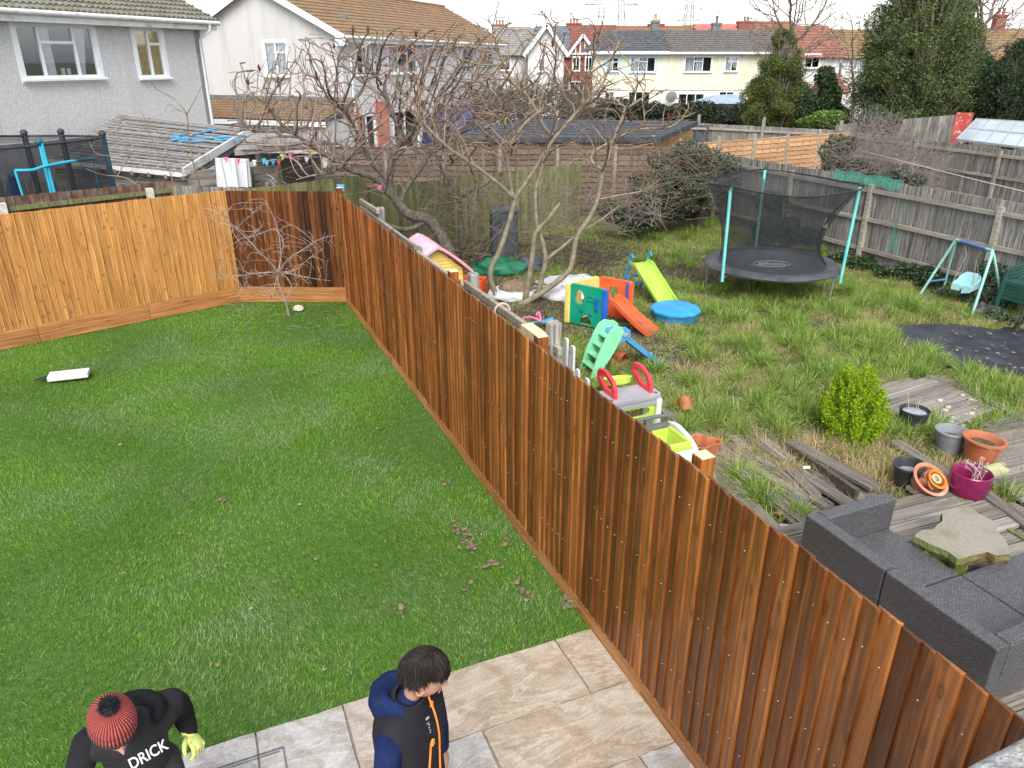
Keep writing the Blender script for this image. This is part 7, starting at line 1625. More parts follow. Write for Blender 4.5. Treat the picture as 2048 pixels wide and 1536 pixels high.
# brushwood along the back: thin stems everywhere between the trees
def brush(name, label, poly, D0, D1, n, L, r, mat, cat='brush', seed=2, up=.8, kind='stuff', bend=.4):
    rng = random.Random(seed); pts = pxcloud(poly, D0, D1, n, seed); m = MB()
    for p in pts:
        p = Vector(p); a = rng.uniform(0, 2*PI); l = L*rng.uniform(.4, 1.3); d = Vector((math.cos(a), math.sin(a), rng.uniform(-.2, 1)*up*1.5)).normalized(); q = [p]
        for k in range(4): d = (d+Vector((rng.gauss(0, bend*.5), rng.gauss(0, bend*.5), rng.gauss(-.06, bend*.4)))).normalized(); q.append(q[-1]+d*l/4)
        q = [Vector((v.x, v.y, max(.02, v.z))) for v in q]; m.tube(q, [r, r*.9, r*.8, r*.6, r*.4], 4, cap=False)
    o = m.build(name, mat, kind=kind, smooth=180); return tag(o, label, cat)
brush('brushwood', 'tangle of thin bare stems and dead brambles at the foot of the bare trees', [(870, 380), (1000, 360), (1150, 380), (1330, 380), (1330, 450), (1200, 480), (1060, 520), (930, 520), (840, 500)], 15.0, 18.5, 520, .9, .007, TWD)
brush('bare_stems', 'thin upright bare stems against the green and brown fences', [(500, 300), (1000, 300), (1330, 320), (1320, 420), (900, 460), (560, 380)], 14.6, 19.5, 260, 1.1, .0055, TWP, seed=6, up=1.6)
# ---- small bare tree in the lawn
DL = 12.9; lt2 = thing('small_bare_tree', 'small pale bare tree with fine drooping twigs standing in the lawn corner', 'tree', at(577, 630), 0, 'bare trees')
PB = M('silvery_bark', (.20, .165, .15), (.36, .32, .30), scale=8, rough=.85)
PT = M('pinkish_twig', (.30, .22, .20), (.46, .38, .35), scale=3, rough=.8)
limL = [LM([(578, 634), (573, 608), (562, 580), (556, 562), (558, 545)], DL, .024, .019), LM([(558, 548), (543, 528), (520, 505), (495, 478), (465, 450), (440, 425)], DL, .016, .005, -.6), LM([(558, 545), (575, 520), (605, 500), (640, 478), (672, 470)], DL, .014, .004, -.4),
        LM([(556, 548), (562, 515), (566, 480), (548, 458), (520, 468), (488, 476)], DL, .013, .004, .3), LM([(560, 545), (540, 545), (505, 548), (470, 552), (430, 548)], DL, .012, .004, -.7), LM([(560, 545), (578, 560), (583, 580), (570, 598)], DL, .010, .004, -.3), LM([(556, 550), (548, 575), (545, 600)], DL, .008, .003, -.5),
        LM([(560, 543), (600, 552), (645, 560), (668, 562)], DL, .009, .003, .1), LM([(562, 515), (558, 470), (545, 430), (530, 400)], DL, .008, .003, .3), LM([(558, 545), (590, 540), (620, 515), (650, 495)], DL, .009, .003, -.8)]
P, pr, r0, nl = colonize(limL, pxcloud([(395, 395), (450, 400), (540, 405), (580, 440), (670, 465), (680, 500), (640, 560), (590, 610), (540, 612), (480, 600), (410, 560), (430, 480)], 11.9, 13.3, 520, 21)+pxcloud([(480, 480), (640, 480), (650, 580), (470, 580)], 12.2, 13.3, 350, 22), step=.06, infl=.6, kill=.10, seed=8, wob=.2, upb=-.02)
tree_build(lt2, P, pr, r0, nl, tip=.0028, barkm=PB, twigm=PT, sides=(8, 4), maxr=.012, cut=.009)
# ================================================================== leafy masses
def leaves(pts, size, elong=1.6, droop=0.0, rng=None, up=.0):
    """one small two-triangle leaf per point -> verts, faces"""
    rng = rng or RNG; n = len(pts); d = rng.normal(size=(n, 3)); d[:, 2] = d[:, 2]*.7-droop+up; d /= np.linalg.norm(d, axis=1)[:, None]
    s = np.cross(d, rng.normal(size=(n, 3))); s /= np.linalg.norm(s, axis=1)[:, None]; L = size*(.6+.8*rng.random(n))[:, None]; w = L/elong/2
    v = np.concatenate([pts-d*L*.5, pts+s*w, pts+d*L*.5, pts-s*w], 0); i = np.arange(n); return v, np.stack([i, i+n, i+2*n, i+3*n], 1)
def clump_cloud(centers, radii, n, seed, shell=.55, lump=.35, ls=1.2, gap=-.35, zmin=.02):
    rng = np.random.default_rng(seed); out = []; centers = np.array(centers); radii = np.array(radii); vol = radii.prod(1)**.67; pr_ = vol/vol.sum(); tot = 0
    while tot < n:
        k = rng.choice(len(centers), 4000, p=pr_); d = rng.normal(size=(4000, 3)); d /= np.linalg.norm(d, axis=1)[:, None]; r = (shell+(1-shell)*rng.random(4000))[:, None]
        p = centers[k]+d*radii[k]*r; q = []
        for a, dd_ in zip(p, d):
            nz = mnoise.noise(Vector(a*ls)); 
            if nz < gap: continue
            a = a+dd_*lump*nz
            if a[2] > zmin: q.append(a)
        out += q; tot = len(out)
    return np.array(out[:n])
def leaf_mat(name, stops, pos_scale=1.1, tint=None):
    return grass_mat(name, stops, patch=tint, pscale=pos_scale, pr=(.42, .6), rough=.5)
def bush(name, label, cat, centers, radii, n, size, mat, seed=1, elong=1.6, droop=0, group=None, gap=-.3, ls=1.2, lump=.35, shell=.5, stem=None, up=0, part='crown', trunk=None):
    c0 = centers[0]; t = thing(name, label, cat, (c0[0], c0[1], 0), 0, group); pts = clump_cloud(centers, radii, n, seed, shell=shell, gap=gap, ls=ls, lump=lump); v, f = leaves(pts, size, elong, droop, np.random.default_rng(seed), up)
    v = v-np.array([c0[0], c0[1], 0]); o = npmesh(part, v, f, mat, t); o['kind'] = 'stuff'
    m = MB(); rng = random.Random(seed); top = max(c[2]+r[2]*.7 for c, r in zip(centers, radii)); m.tube([(0, 0, 0), (.03, 0, top*.5), (0, .02, top)], [.02*top+.02, .015*top+.015, .01], 7)
    for c, r in zip(centers, radii):
        for _ in range(5):
            e = Vector((c[0]-c0[0]+rng.gauss(0, .35)*r[0], c[1]-c0[1]+rng.gauss(0, .35)*r[1], c[2]+rng.uniform(-.2, .6)*r[2])); s_ = Vector((rng.gauss(0, .05), rng.gauss(0, .05), max(.05, e.z*rng.uniform(.2, .6)))); m.tube([s_, s_.lerp(e, .5)+Vector((0, 0, -.05)), e], [.012*top+.008, .008*top+.005, .004], 5)
    m.build('trunk', stem or BARKD, t, smooth=180); return t
def pc(px, py, D): return tuple(atD(px, py, D))
CONL = leaf_mat('conifer_leaf', [(0, (.035, .060, .018)), (.5, (.10, .145, .04)), (.85, (.18, .225, .065)), (1, (.28, .32, .13))], tint=[(0, (.022, .042, .018)), (.7, (.07, .105, .035)), (1, (.18, .22, .09))])
CONY = leaf_mat('yellowish_conifer_leaf', [(0, (.05, .075, .016)), (.5, (.13, .165, .035)), (1, (.28, .30, .09))], tint=[(0, (.035, .055, .016)), (1, (.16, .20, .05))])
IVY = leaf_mat('ivy_leaf', [(0, (.015, .035, .015)), (.6, (.04, .085, .03)), (1, (.14, .22, .08))], tint=[(0, (.02, .04, .02)), (1, (.09, .14, .06))])
IVYG = leaf_mat('grey_green_leaf', [(0, (.04, .06, .04)), (.6, (.09, .125, .08)), (1, (.22, .27, .19))], tint=[(0, (.05, .07, .03)), (1, (.13, .17, .09))])
BRIT = leaf_mat('bright_leaf', [(0, (.04, .10, .02)), (.6, (.12, .22, .04)), (1, (.30, .40, .10))])
def conifer(name, label, px, py0, D, prof, n, size, mat, seed, clumps=150, dr=.35, trunk_h=None):
    """prof: list of (py, left px, right px)"""
    rng = random.Random(seed); cs = []; rs = []; ys = [p[0] for p in prof]
    for _ in range(clumps):
        py = rng.uniform(min(ys), max(ys))
        for a, b in zip(prof[:-1], prof[1:]):
            if a[0] <= py <= b[0]: t_ = (py-a[0])/(b[0]-a[0]); l = a[1]+(b[1]-a[1])*t_; r = a[2]+(b[2]-a[2])*t_
        cx, hw_ = (l+r)/2, (r-l)/2; a = rng.uniform(0, 2*PI); rad = rng.uniform(.35, .95); x = cx+hw_*rad*math.cos(a); mpp = D/1500; s_ = hw_*mpp*rng.uniform(.16, .30)+.10
        p = atD(x, py, D+hw_*mpp*rad*math.sin(a)); cs.append(tuple(p)); rs.append((s_, s_, s_*.75))
    b = bush(name, label, 'tree', [tuple(atD(px, py0, D))]+cs, [(.5, .5, .8)]+rs, n, size, mat, seed=seed, elong=3.6, droop=dr, gap=-.2, ls=1.9, lump=.2, shell=.35, group='evergreen trees'); return b
conifer('conifer_tree', 'big dark green conifer at upper right, its top cut off by the photo', 1835, 240, 36, [(-90, 1790, 1900), (0, 1766, 1950), (60, 1728, 1958), (120, 1718, 1968), (180, 1706, 1972), (235, 1715, 1960), (262, 1730, 1930)], 190000, .13, CONL, 3, clumps=520)
conifer('conifer_tree', 'mid-sized conifer with yellowish tips standing before the cream house', 1555, 240, 38, [(62, 1552, 1580), (110, 1535, 1600), (150, 1505, 1615), (190, 1488, 1618), (225, 1485, 1612), (255, 1500, 1600)], 95000, .10, CONY, 4, clumps=200)
conifer('dark_evergreen', 'dark sprawling evergreen filling the right edge behind the greenhouse', 2020, 240, 35, [(85, 2035, 2110), (120, 1990, 2130), (150, 1945, 2150), (200, 1935, 2150), (255, 1945, 2150)], 80000, .13, leaf_mat('dark_evergreen_leaf', [(0, (.012, .028, .014)), (.6, (.03, .06, .028)), (1, (.09, .14, .06))], tint=[(0, (.02, .04, .018)), (1, (.07, .11, .04))]), 5, clumps=200)
conifer('dark_evergreen', 'broad dark evergreen right of the big conifer, above the red board', 1960, 200, 40, [(100, 1925, 1975), (130, 1915, 1990), (180, 1905, 2010), (250, 1900, 2010)], 40000, .15, CONL, 6, clumps=110)
bush('ivy_bush', 'ivy-covered stump with yellow-green sprays between the two conifers', 'bush', [pc(1640, 200, 37), pc(1648, 165, 37), pc(1660, 230, 37), pc(1625, 235, 37)], [(.8, .7, .8), (.5, .5, .6), (.8, .7, .6), (.8, .7, .6)], 26000, .11, IVY, seed=7)
bush('bright_shrub', 'low bright green shrub just over the fence below the ivy bush', 'shrub', [pc(1640, 240, 34.5), pc(1665, 240, 34.5), pc(1615, 243, 34.5)], [(.6, .5, .35), (.5, .4, .3), (.5, .4, .3)], 9000, .10, BRIT, seed=8)
bush('grey_shrub', 'soft grey-green shrub behind the fence at the foot of the big conifer', 'shrub', [pc(1752, 240, 32), pc(1735, 252, 31), pc(1775, 250, 31.5)], [(.7, .6, .5), (.6, .5, .4), (.6, .5, .4)], 16000, .10, IVYG, seed=9, elong=3)
hc = [pc(x, 232+5*math.sin(x), 44+.6*math.sin(x*2)) for x in range(1195, 1500, 16)]
bush('hedge', 'dark untidy hedge running below the cream houses', 'hedge', hc, [(.7, .9, .62)]*len(hc), 60000, .13, leaf_mat('hedge_leaf', [(0, (.02, .032, .018)), (.6, (.05, .065, .04)), (1, (.12, .14, .09))]), seed=10)
# brambles in the garden
bc = [pc(1400, 345, 20.5), pc(1350, 330, 21), pc(1430, 330, 20.5), pc(1370, 380, 19.8), pc(1320, 390, 19.6), pc(1290, 420, 19), pc(1240, 425, 19), pc(1390, 400, 19)]
bush('bramble_thicket', 'sprawling grey-green bramble thicket in the corner left of the trampoline', 'bramble', bc, [(.7, .6, .6), (.6, .6, .5), (.5, .5, .5), (.7, .5, .5), (.8, .6, .5), (.7, .5, .4), (.6, .5, .35), (.5, .4, .35)], 30000, .075, IVYG, seed=11, gap=-.1, ls=2.2, lump=.5)
brush('far_brushwood', 'dull brown tangle of twigs and hedge below the white gable house', [(940, 190), (1050, 180), (1190, 190), (1200, 245), (940, 250)], 36, 44, 900, 2.2, .02, M('dull_twig', (.08, .07, .05), (.18, .15, .12), scale=2), seed=44)
brush('bramble_canes', 'arching brown bramble canes woven through the thicket', [(1180, 400), (1280, 350), (1310, 295), (1440, 300), (1460, 400), (1380, 440), (1200, 450)], 18.5, 21, 480, 1.1, .006, M('reddish_cane', (.12, .08, .06), (.24, .17, .13), scale=3), seed=12, up=.6)
bush('bramble_patch', 'low leafy brambles by the pale fence boards behind the trampoline', 'bramble', [pc(1560, 465, 17.6), pc(1530, 450, 18), pc(1590, 480, 17.2), pc(1540, 420, 18.2)], [(.5, .4, .35), (.4, .35, .4), (.45, .35, .25), (.35, .3, .4)], 9000, .07, IVY, seed=13, gap=-.1, ls=2)
bush('fence_foot_weeds', 'leafy weeds along the foot of the grey fence right of the trampoline', 'weeds', [pc(x, y, D) for x, y, D in [(1700, 520, 16.8), (1740, 535, 16.2), (1790, 545, 15.6), (1835, 550, 15.2), (1870, 565, 14.8)]], [(.5, .35, .2)]*5, 9000, .06, IVY, seed=14, gap=-.1, ls=2)
bush('fence_foot_weeds', 'leafy brambles behind the swing seat and beside the stacked chairs', 'weeds', [pc(x, y, D) for x, y, D in [(1985, 560, 13.9), (1975, 600, 13.5), (2000, 520, 14.3), (1900, 600, 14.0), (2040, 690, 12.2), (2010, 640, 12.6)]], [(.35, .3, .3), (.4, .3, .2), (.25, .25, .3), (.4, .3, .12), (.4, .3, .12), (.35, .3, .14)], 11000, .06, IVYG, seed=15, gap=-.1, ls=2)
# twiggy bush between the grey fences
tb_ = [pc(1700, 330, 23.5), pc(1760, 320, 23.5), pc(1830, 330, 22.5), pc(1790, 350, 22.5)]
brush('twiggy_bush', 'dense brown leafless bush between the two grey board fences', [(1650, 300), (1700, 262), (1760, 230), (1830, 280), (1890, 310), (1895, 360), (1840, 385), (1720, 360), (1655, 345)], 20.5, 24.8, 1300, .75, .0055, M('grey_brown_twig', (.14, .11, .09), (.28, .23, .2), scale=3), cat='bush', seed=16, up=.9, bend=.6)
bush('leafy_bush', 'dark leafy growth inside the brown twiggy bush by the tan fence end', 'bush', [pc(1675, 300, 23.5), pc(1665, 330, 23), pc(1720, 340, 22.8), pc(1800, 365, 22)], [(.5, .5, .4), (.5, .4, .3), (.5, .5, .3), (.6, .5, .3)], 11000, .075, IVYG, seed=17, gap=-.05, ls=2)
# far bare trees behind the houses
def fractal_tree(name, label, px, py, D, top_py, spread, n, seed, tip=.012, r=.22):
    lim = [([atD(px, py, D), atD(px+3, py-(py-top_py)*.25, D), atD(px-2, py-(py-top_py)*.5, D)], r, r*.5)]
    base = Vector((atD(px, py, D).x, D, 0)); lim[0][0].insert(0, base); pol = []
    for i in range(18): a = 2*PI*i/18; pol.append((px+spread*math.cos(a)*(1+.12*math.sin(3*a)), (py*.45+top_py*.55)-(py-top_py)*.55*math.sin(a)))
    t = thing(name, label, 'tree', base, 0, 'bare trees'); P, pr, r0, nl = colonize(lim, pxcloud(pol, D-spread*D/1500, D+spread*D/1500, n, seed), step=.26, infl=4, kill=.34, seed=seed, wob=.16, upb=.28, maxit=70); tree_build(t, P, pr, r0, nl, tip=tip, barkm=BARKD, twigm=TWD, sides=(7, 4), maxr=r*.6, cut=.03)
fractal_tree('bare_tree', 'tall fine-twigged bare tree behind the yellowish conifer', 1590, 215, 42, -60, 100, 3000, 31)
fractal_tree('bare_tree', 'bare tree spreading over the skyline at the top right corner', 1965, 200, 46, -120, 110, 3000, 32)
fractal_tree('bare_tree', 'thin bare tree between the red roof and the big conifer', 1705, 230, 46, 20, 45, 500, 33, r=.12)
# ---- golden conifer in the grass
gx_ = at(1693, 878); cs = []; rs = []; rng_ = random.Random(5); GOLD = leaf_mat('golden_conifer_leaf', [(0, (.10, .21, .005)), (.5, (.29, .46, .012)), (.85, (.46, .62, .02)), (1, (.62, .72, .06))])
t = thing('small_conifer', 'small bright yellow-green conifer bush growing in the grass behind the sofa', 'conifer', gx_); pts = []; dirs = []; prn = np.random.default_rng(6)
for k in range(260):
    a = rng_.uniform(0, 2*PI); z = rng_.uniform(.10, .98); rmax = .31*math.sin(PI*min(1, (z*.72+.20)))**.7*(1-.42*z)*1.25; r_ = rmax*rng_.choice((.35, .75, .95, 1.0, 1.08)); c = np.array([r_*math.cos(a), r_*math.sin(a), z*.84]); out = np.array([math.cos(a)*.5, math.sin(a)*.5, 1.0]); out /= np.linalg.norm(out)
    m_ = 170; tt = prn.random((m_, 1))**.8; q = c+out*(tt*.22-.08)+prn.normal(0, 1, (m_, 3))*(.030*(1.08-tt)); pts.append(q)
v, f = leaves(np.concatenate(pts), .027, 2.4, 0, prn, up=.9); npmesh('foliage', v, f, GOLD, t, kind='stuff')
m = MB(); m.tube([(0, 0, -.02), (0, 0, .5)], [.03, .015], 7); m.build('trunk', BARKD, t)
# dry thin twiggy weed near the pots
brush('dry_weeds', 'thin dry brown weed stems standing over the planks at the right edge', [(1985, 850), (2048, 800), (2120, 850), (2110, 1010), (2040, 1020), (2000, 960)], 6.6, 7.6, 110, .35, .0025, TWP, seed=19, up=1.4)
# ================================================================== rough grass
WG = grass_mat('wild_blade', [(0, (.12, .19, .025)), (.35, (.26, .37, .05)), (.7, (.40, .50, .11)), (.88, (.34, .36, .13)), (1, (.50, .42, .22))],
               patch=[(0, (.20, .19, .06)), (.4, (.40, .33, .15)), (.8, (.55, .45, .23)), (1, (.24, .33, .08))], pscale=1.3, pr=(.50, .66))
GT_ = grass_mat('tussock_blade', [(0, (.10, .19, .025)), (.5, (.23, .36, .055)), (.85, (.35, .47, .11)), (1, (.55, .53, .26))])
STRAW = grass_mat('straw_blade', [(0, (.36, .26, .12)), (.5, (.54, .43, .22)), (1, (.68, .57, .34))])
excl = []
for o_, w in ((md, 0), (cd, 0)): pass
DECKP = [[(p.x, p.y) for p in [at(1560, 1085), at(1700, 1040), at(1800, 1005), at(1885, 975), at(1945, 985), at(2060, 1060), at(2300, 1150), at(2400, 1700), at(1500, 1700), at(1500, 1200)]],
         [(p.x, p.y) for p in [at(1745, 805), at(1752, 782), at(1790, 772), at(1850, 770), at(1905, 782), at(1950, 804), at(1975, 830), at(1955, 846), at(1880, 858), at(1800, 850), at(1765, 832)]], P2,
         [(p.x, p.y) for p in [at(1925, 890), at(2000, 860), at(2120, 860), at(2200, 1000), at(2100, 1040), at(1965, 950)]]]
def gfilter(x, y, deck=True):
    k = (x > 2.72-.426*y+.15) & infront(x, y) & (x < 5.25+(22.5-y)*.4449)
    if deck:
        for pl_ in DECKP: k &= ~inpoly(x, y, pl_)
    return k
mudc = [(*at(1180, 640)[:2], 1.1, .9), (*at(1060, 600)[:2], 1.6, 1.5), (*at(1230, 520)[:2], 1.5, 1.5), (*at(1380, 540)[:2], 1.0, 1.2), (*at(1330, 700)[:2], .4, .5), (*at(900, 560)[:2], 1.5, 3.0), (*at(1010, 500)[:2], 3.0, 2.0), (*at(1400, 740)[:2], .35, .4)]
def mud(x, y):
    m_ = np.zeros(len(x))
    for a, b, rx, ry in mudc: m_ = np.maximum(m_, 1.25-np.sqrt(((x-a)/rx)**2+((y-b)/ry)**2))
    return np.clip(m_*1.8, 0, .93)
def pn(x, y, s, o=0): return np.array([mnoise.noise(Vector((a*s, b*s, o))) for a, b in zip(x, y)])
def gzv(x, y): return np.array([gz(a, b) for a, b in zip(x, y)])
n = 360000; y = 5.2+15.5*RNG.random(n)**1.15; x = RNG.uniform(-3, 12.5, n); k = gfilter(x, y); x, y = x[k], y[k]; k = RNG.random(len(x)) > mud(x, y); x, y = x[k], y[k]
nz = pn(x, y, 1.4, 2)+.5*pn(x, y, 4.5, 8); k = nz > -.30; x, y, nz = x[k], y[k], nz[k]
dfix = np.array([False]*len(x))
near = inpoly(x, y, [(p.x, p.y) for p in [at(1290, 760), at(1420, 760), at(1600, 840), at(1790, 980), at(1640, 1120), at(1500, 1100), at(1350, 900)]]); k = ~near | (RNG.random(len(x)) < .17); x, y, nz = x[k], y[k], nz[k]
pts = np.stack([x, y, gzv(x, y)-.005], 1); h = (.055+.055*np.clip(nz+.4, 0, 1.2))*(.6+.8*RNG.random(len(x)))
g = blades('wild_grass', pts, h*1.15, .009, 1.3, WG, seg=2, dirs=4*pn(x, y, 2.2, 7)+RNG.normal(0, 1, len(x))); tag(g, 'patchy long green and straw-coloured grass over the rough garden', 'grass')
def tussock(pxs, name, label, mat, n=260, h=.26, rr=.13, w=.009, seg=3, lean=1.5):
    P_ = []; Dd_ = []
    for px, py, s_ in pxs:
        p = at(px, py); a = RNG.random(int(n*s_))*2*PI; r = rr*s_*np.sqrt(RNG.random(len(a))); xx, yy = p.x+r*np.cos(a), p.y+r*np.sin(a); P_.append(np.stack([xx, yy, gzv(xx, yy)-.01], 1)); Dd_.append(a+RNG.normal(0, .5, len(a)))
    P_ = np.concatenate(P_); g = blades(name, P_, h*(.5+.8*RNG.random(len(P_))), w, lean, mat, seg=seg, dirs=np.concatenate(Dd_)); return tag(g, label, 'grass')
rt = random.Random(12); T_ = [(1820, 740, 1.7), (1845, 730, 1.4), (1780, 745, 1.2), (1990, 790, 1.6), (2010, 780, 1.4), (1960, 800, 1.2), (1505, 610, 1.4), (1490, 625, 1.2), (1650, 755, 1.5), (1665, 740, 1.2), (1600, 700, 1.2), (1740, 700, 1.5), (1765, 690, 1.4), (1720, 680, 1.2), (1560, 650, 1.1), (1400, 720, .9), (1385, 700, .8), (1180, 735, .9), (1310, 745, .9), (1400, 800, .9), (1560, 760, 1), (1690, 640, 1.2), (1420, 620, .8), (1380, 770, .8), (2030, 810, 1.3), (1640, 610, 1.2), (1700, 590, 1.2), (1760, 600, 1.2), (1820, 620, 1.2), (1590, 1040, .5), (1480, 960, .8), (1510, 990, .8), (1530, 1010, .7), (2010, 1000, .6), (1395, 830, .6), (1430, 860, .6), (1215, 750, .6), (1200, 780, .8)]
for _ in range(230):
    px, py = rt.uniform(1330, 2040), rt.uniform(560, 880); p = at(px, py)
    if gfilter(np.array([p.x]), np.array([p.y]))[0] and mud(np.array([p.x]), np.array([p.y]))[0] < .3: T_.append((px, py, rt.uniform(.3, .95)))
for _ in range(40): px, py = rt.uniform(1250, 1640), rt.uniform(440, 540); T_.append((px, py, rt.uniform(.5, 1)))
tussock(T_, 'grass_tussocks', 'taller arching green tussocks of grass dotted through the rough garden', GT_)
S_ = []
for _ in range(150): px, py = rt.uniform(1350, 2040), rt.uniform(560, 1000); p = at(px, py); S_.append((px, py, rt.uniform(.5, 1.2))) if gfilter(np.array([p.x]), np.array([p.y]))[0] else None
S_ += [(x_, y_, 1.2) for x_, y_ in ((1740, 780), (1760, 770), (1960, 800), (1990, 830), (1700, 900), (1770, 880), (1790, 870), (1480, 850), (1530, 900), (1700, 960), (1640, 900), (1860, 1010), (1760, 960), (1310, 430), (1360, 440), (1400, 430))]
tussock([s for s in S_ if s], 'dry_grass', 'flattened straw-coloured dead grass between the tussocks and planks', STRAW, n=120, h=.20, rr=.2, w=.006, seg=2, lean=1.9)
xs_, ys_ = [], []
for (a, b, rx, ry) in mudc:
    k_ = int(900*rx*ry); th = RNG.random(k_)*2*PI; r_ = np.sqrt(RNG.random(k_)); xs_ += list(a+rx*r_*np.cos(th)); ys_ += list(b+ry*r_*np.sin(th))
xs_, ys_ = np.array(xs_), np.array(ys_); k = (xs_ > 2.72-.426*ys_+.12); pts = np.stack([xs_, ys_, gzv(xs_, ys_)+.012], 1)[k]; v, f = leaves(pts, .05, 1.5, 0, RNG); 
v[:, 2] = np.tile(pts[:, 2], 4)+.3*(v[:, 2]-np.tile(pts[:, 2], 4)); o = npmesh('leaf_litter', v, f, M('litter', (.05, .03, .02), (.13, .085, .055), scale=6, rough=.9, island=.5), kind='stuff'); tag(o, 'dark wet leaf litter over the bare mud around toys and tree stems', 'leaf litter')
# ================================================================== people
def biggest(me):
    n = len(me.vertices); p = list(range(n))
    def fd(i):
        while p[i] != i: p[i] = p[p[i]]; i = p[i]
        return i
    for e in me.edges:
        a, b = fd(e.vertices[0]), fd(e.vertices[1])
        if a != b: p[a] = b
    r = [fd(i) for i in range(n)]; cn = {}
    for q in r: cn[q] = cn.get(q, 0)+1
    k = max(cn, key=cn.get); mp = {}; vs = []
    for i, q in enumerate(r):
        if q == k: mp[i] = len(vs); vs.append(tuple(me.vertices[i].co))
    out = bpy.data.meshes.new('body'); out.from_pydata(vs, [], [tuple(mp[v] for v in f.vertices) for f in me.polygons if r[f.vertices[0]] == k]); return out
def skin_body(name, joints, edges, mat, parent, voxel=.012, sub=1, extra=None, smooth_it=4, levels=2, rs=.9):
    """joints: name -> (xyz, rx, ry); grown with a Skin modifier, then one continuous surface"""
    mb = MB()
    for a, b in edges:
        (pa, *ra), (pb_, *rb) = joints[a], joints[b]; pa, pb_ = Vector(pa), Vector(pb_); k = max(3, int((pb_-pa).length/.018))
        la, fa = ra[0]*rs, ra[-1]*rs; lb, fb = rb[0]*rs, rb[-1]*rs
        for i in range(k+1): t = i/k; l, f = la+(lb-la)*t, fa+(fb-fa)*t; mb.add(*_ell(tuple(pa.lerp(pb_, t)), (f, l, (l+f)/2 if max(l, f) < .1 else .08), 16, 10))
    for e in (extra or []): mb.add(e.v, e.f)
    if voxel:
        ob = mb.build('tmp', mat); rm = ob.modifiers.new('r', 'REMESH'); rm.mode = 'VOXEL'; rm.voxel_size = voxel; rm.use_smooth_shade = True; sm = ob.modifiers.new('s', 'SMOOTH'); sm.iterations = smooth_it; sm.factor = .5
        dg = bpy.context.evaluated_depsgraph_get(); m3 = bpy.data.meshes.new_from_object(ob.evaluated_get(dg)); bpy.data.objects.remove(ob); m3 = biggest(m3); m3.materials.clear(); m3.materials.append(mat)
        m3.polygons.foreach_set('use_smooth', [True]*len(m3.polygons)); o2 = bpy.data.objects.new(name, m3); COL.objects.link(o2)
        if parent: o2.parent = parent
        return o2
    return mb.build(name, mat, parent, smooth=180)
def head_mb(mx, hair=False, n=56, m_=44):
    """human head facing +x (local), centre at mid-skull; about 0.23 high"""
    mb = MB(); vs = []
    def G_(y, z, cy, cz, sy, sz): return math.exp(-((y-cy)/sy)**2-((z-cz)/sz)**2)
    for j in range(m_+1):
        ph = PI*j/m_-PI/2
        for i in range(n):
            a = 2*PI*i/n; x, y, z = math.cos(ph)*math.cos(a), math.cos(ph)*math.sin(a), math.sin(ph)
            X, Y, Z = x*.097, y*.077, z*.118
            f = max(0, x)
            if z < 0:
                t = -z; Y *= 1-.30*t*t; X = X*(1-.12*t) if x > 0 else X*(1-.38*t); X += .022*t*f if x > 0 else .012*t
            if x > .15:
                X += .030*G_(Y, Z, 0, -.028, .012, .014)+.018*G_(Y, Z, 0, -.008, .009, .024)         # nose
                X -= .013*(G_(Y, Z, .030, -.002, .015, .011)+G_(Y, Z, -.030, -.002, .015, .011))       # eye sockets
                X += .007*(G_(Y, Z, .028, .018, .022, .008)+G_(Y, Z, -.028, .018, .022, .008))         # brow
                X += .008*G_(Y, Z, 0, -.058, .022, .006)+.008*G_(Y, Z, 0, -.070, .019, .006)-.004*G_(Y, Z, 0, -.064, .026, .003)
                X += .012*G_(Y, Z, 0, -.100, .022, .016); X += .004*(G_(Y, Z, .045, -.03, .02, .02)+G_(Y, Z, -.045, -.03, .02, .02))
            vs.append((X, Y, Z))
    fs = [(j*n+i, j*n+(i+1) % n, (j+1)*n+(i+1) % n, (j+1)*n+i) for j in range(m_) for i in range(n)]; mb.add(vs, fs, mx); return mb
def ear_mb(mx):
    mb = MB(); n = 14; pts = [(.020*math.cos(t)+.003*math.sin(2*t), .033*math.sin(t)-.004*math.cos(t)) for t in np.linspace(0, 2*PI, n+1)[:-1]]
    mb.tube([(a, .004, b) for a, b in pts], .0055, 6, closed=True); vs = [(0, -.004, 0)]+[(a, .002, b) for a, b in pts]; mb.add(vs, [(0, 1+i, 1+(i+1) % n) for i in range(n)])
    mb.tube([(-.006, .002, .016), (.006, .003, .012), (.008, .003, -.006), (-.002, .002, -.016)], .004, 5); v = [tuple(mx @ Vector(p)) for p in mb.v]; mb.v = v; return mb
SKIN = M('skin', (.42, .22, .155), (.50, .285, .215), scale=9, rough=.5, spec=.4); SKINR = M('skin_ear', (.58, .24, .18), (.66, .32, .25), scale=9, rough=.5)
HAIR = M('dark_hair', (.010, .007, .006), (.030, .022, .018), scale=4, rough=.6, stretch=(3, 3, 3), island=.55, spec=.25)
NAVY = M('navy_fleece', (.008, .016, .058), (.014, .026, .085), scale=9, rough=.98, spec=.1, bump=.6, bscale=14); GIL = M('black_softshell', (.013, .013, .017), (.026, .025, .030), scale=4, rough=.85, spec=.15, bump=.3, bscale=9)
TRO = M('dark_trousers', (.02, .022, .028), (.04, .043, .05), scale=5, rough=.85); BOOT = M('boot_leather', (.05, .035, .02), (.09, .06, .035), scale=8, rough=.6); ORZ = M('orange_zip', (.75, .22, .03), (.85, .30, .06), rough=.5)
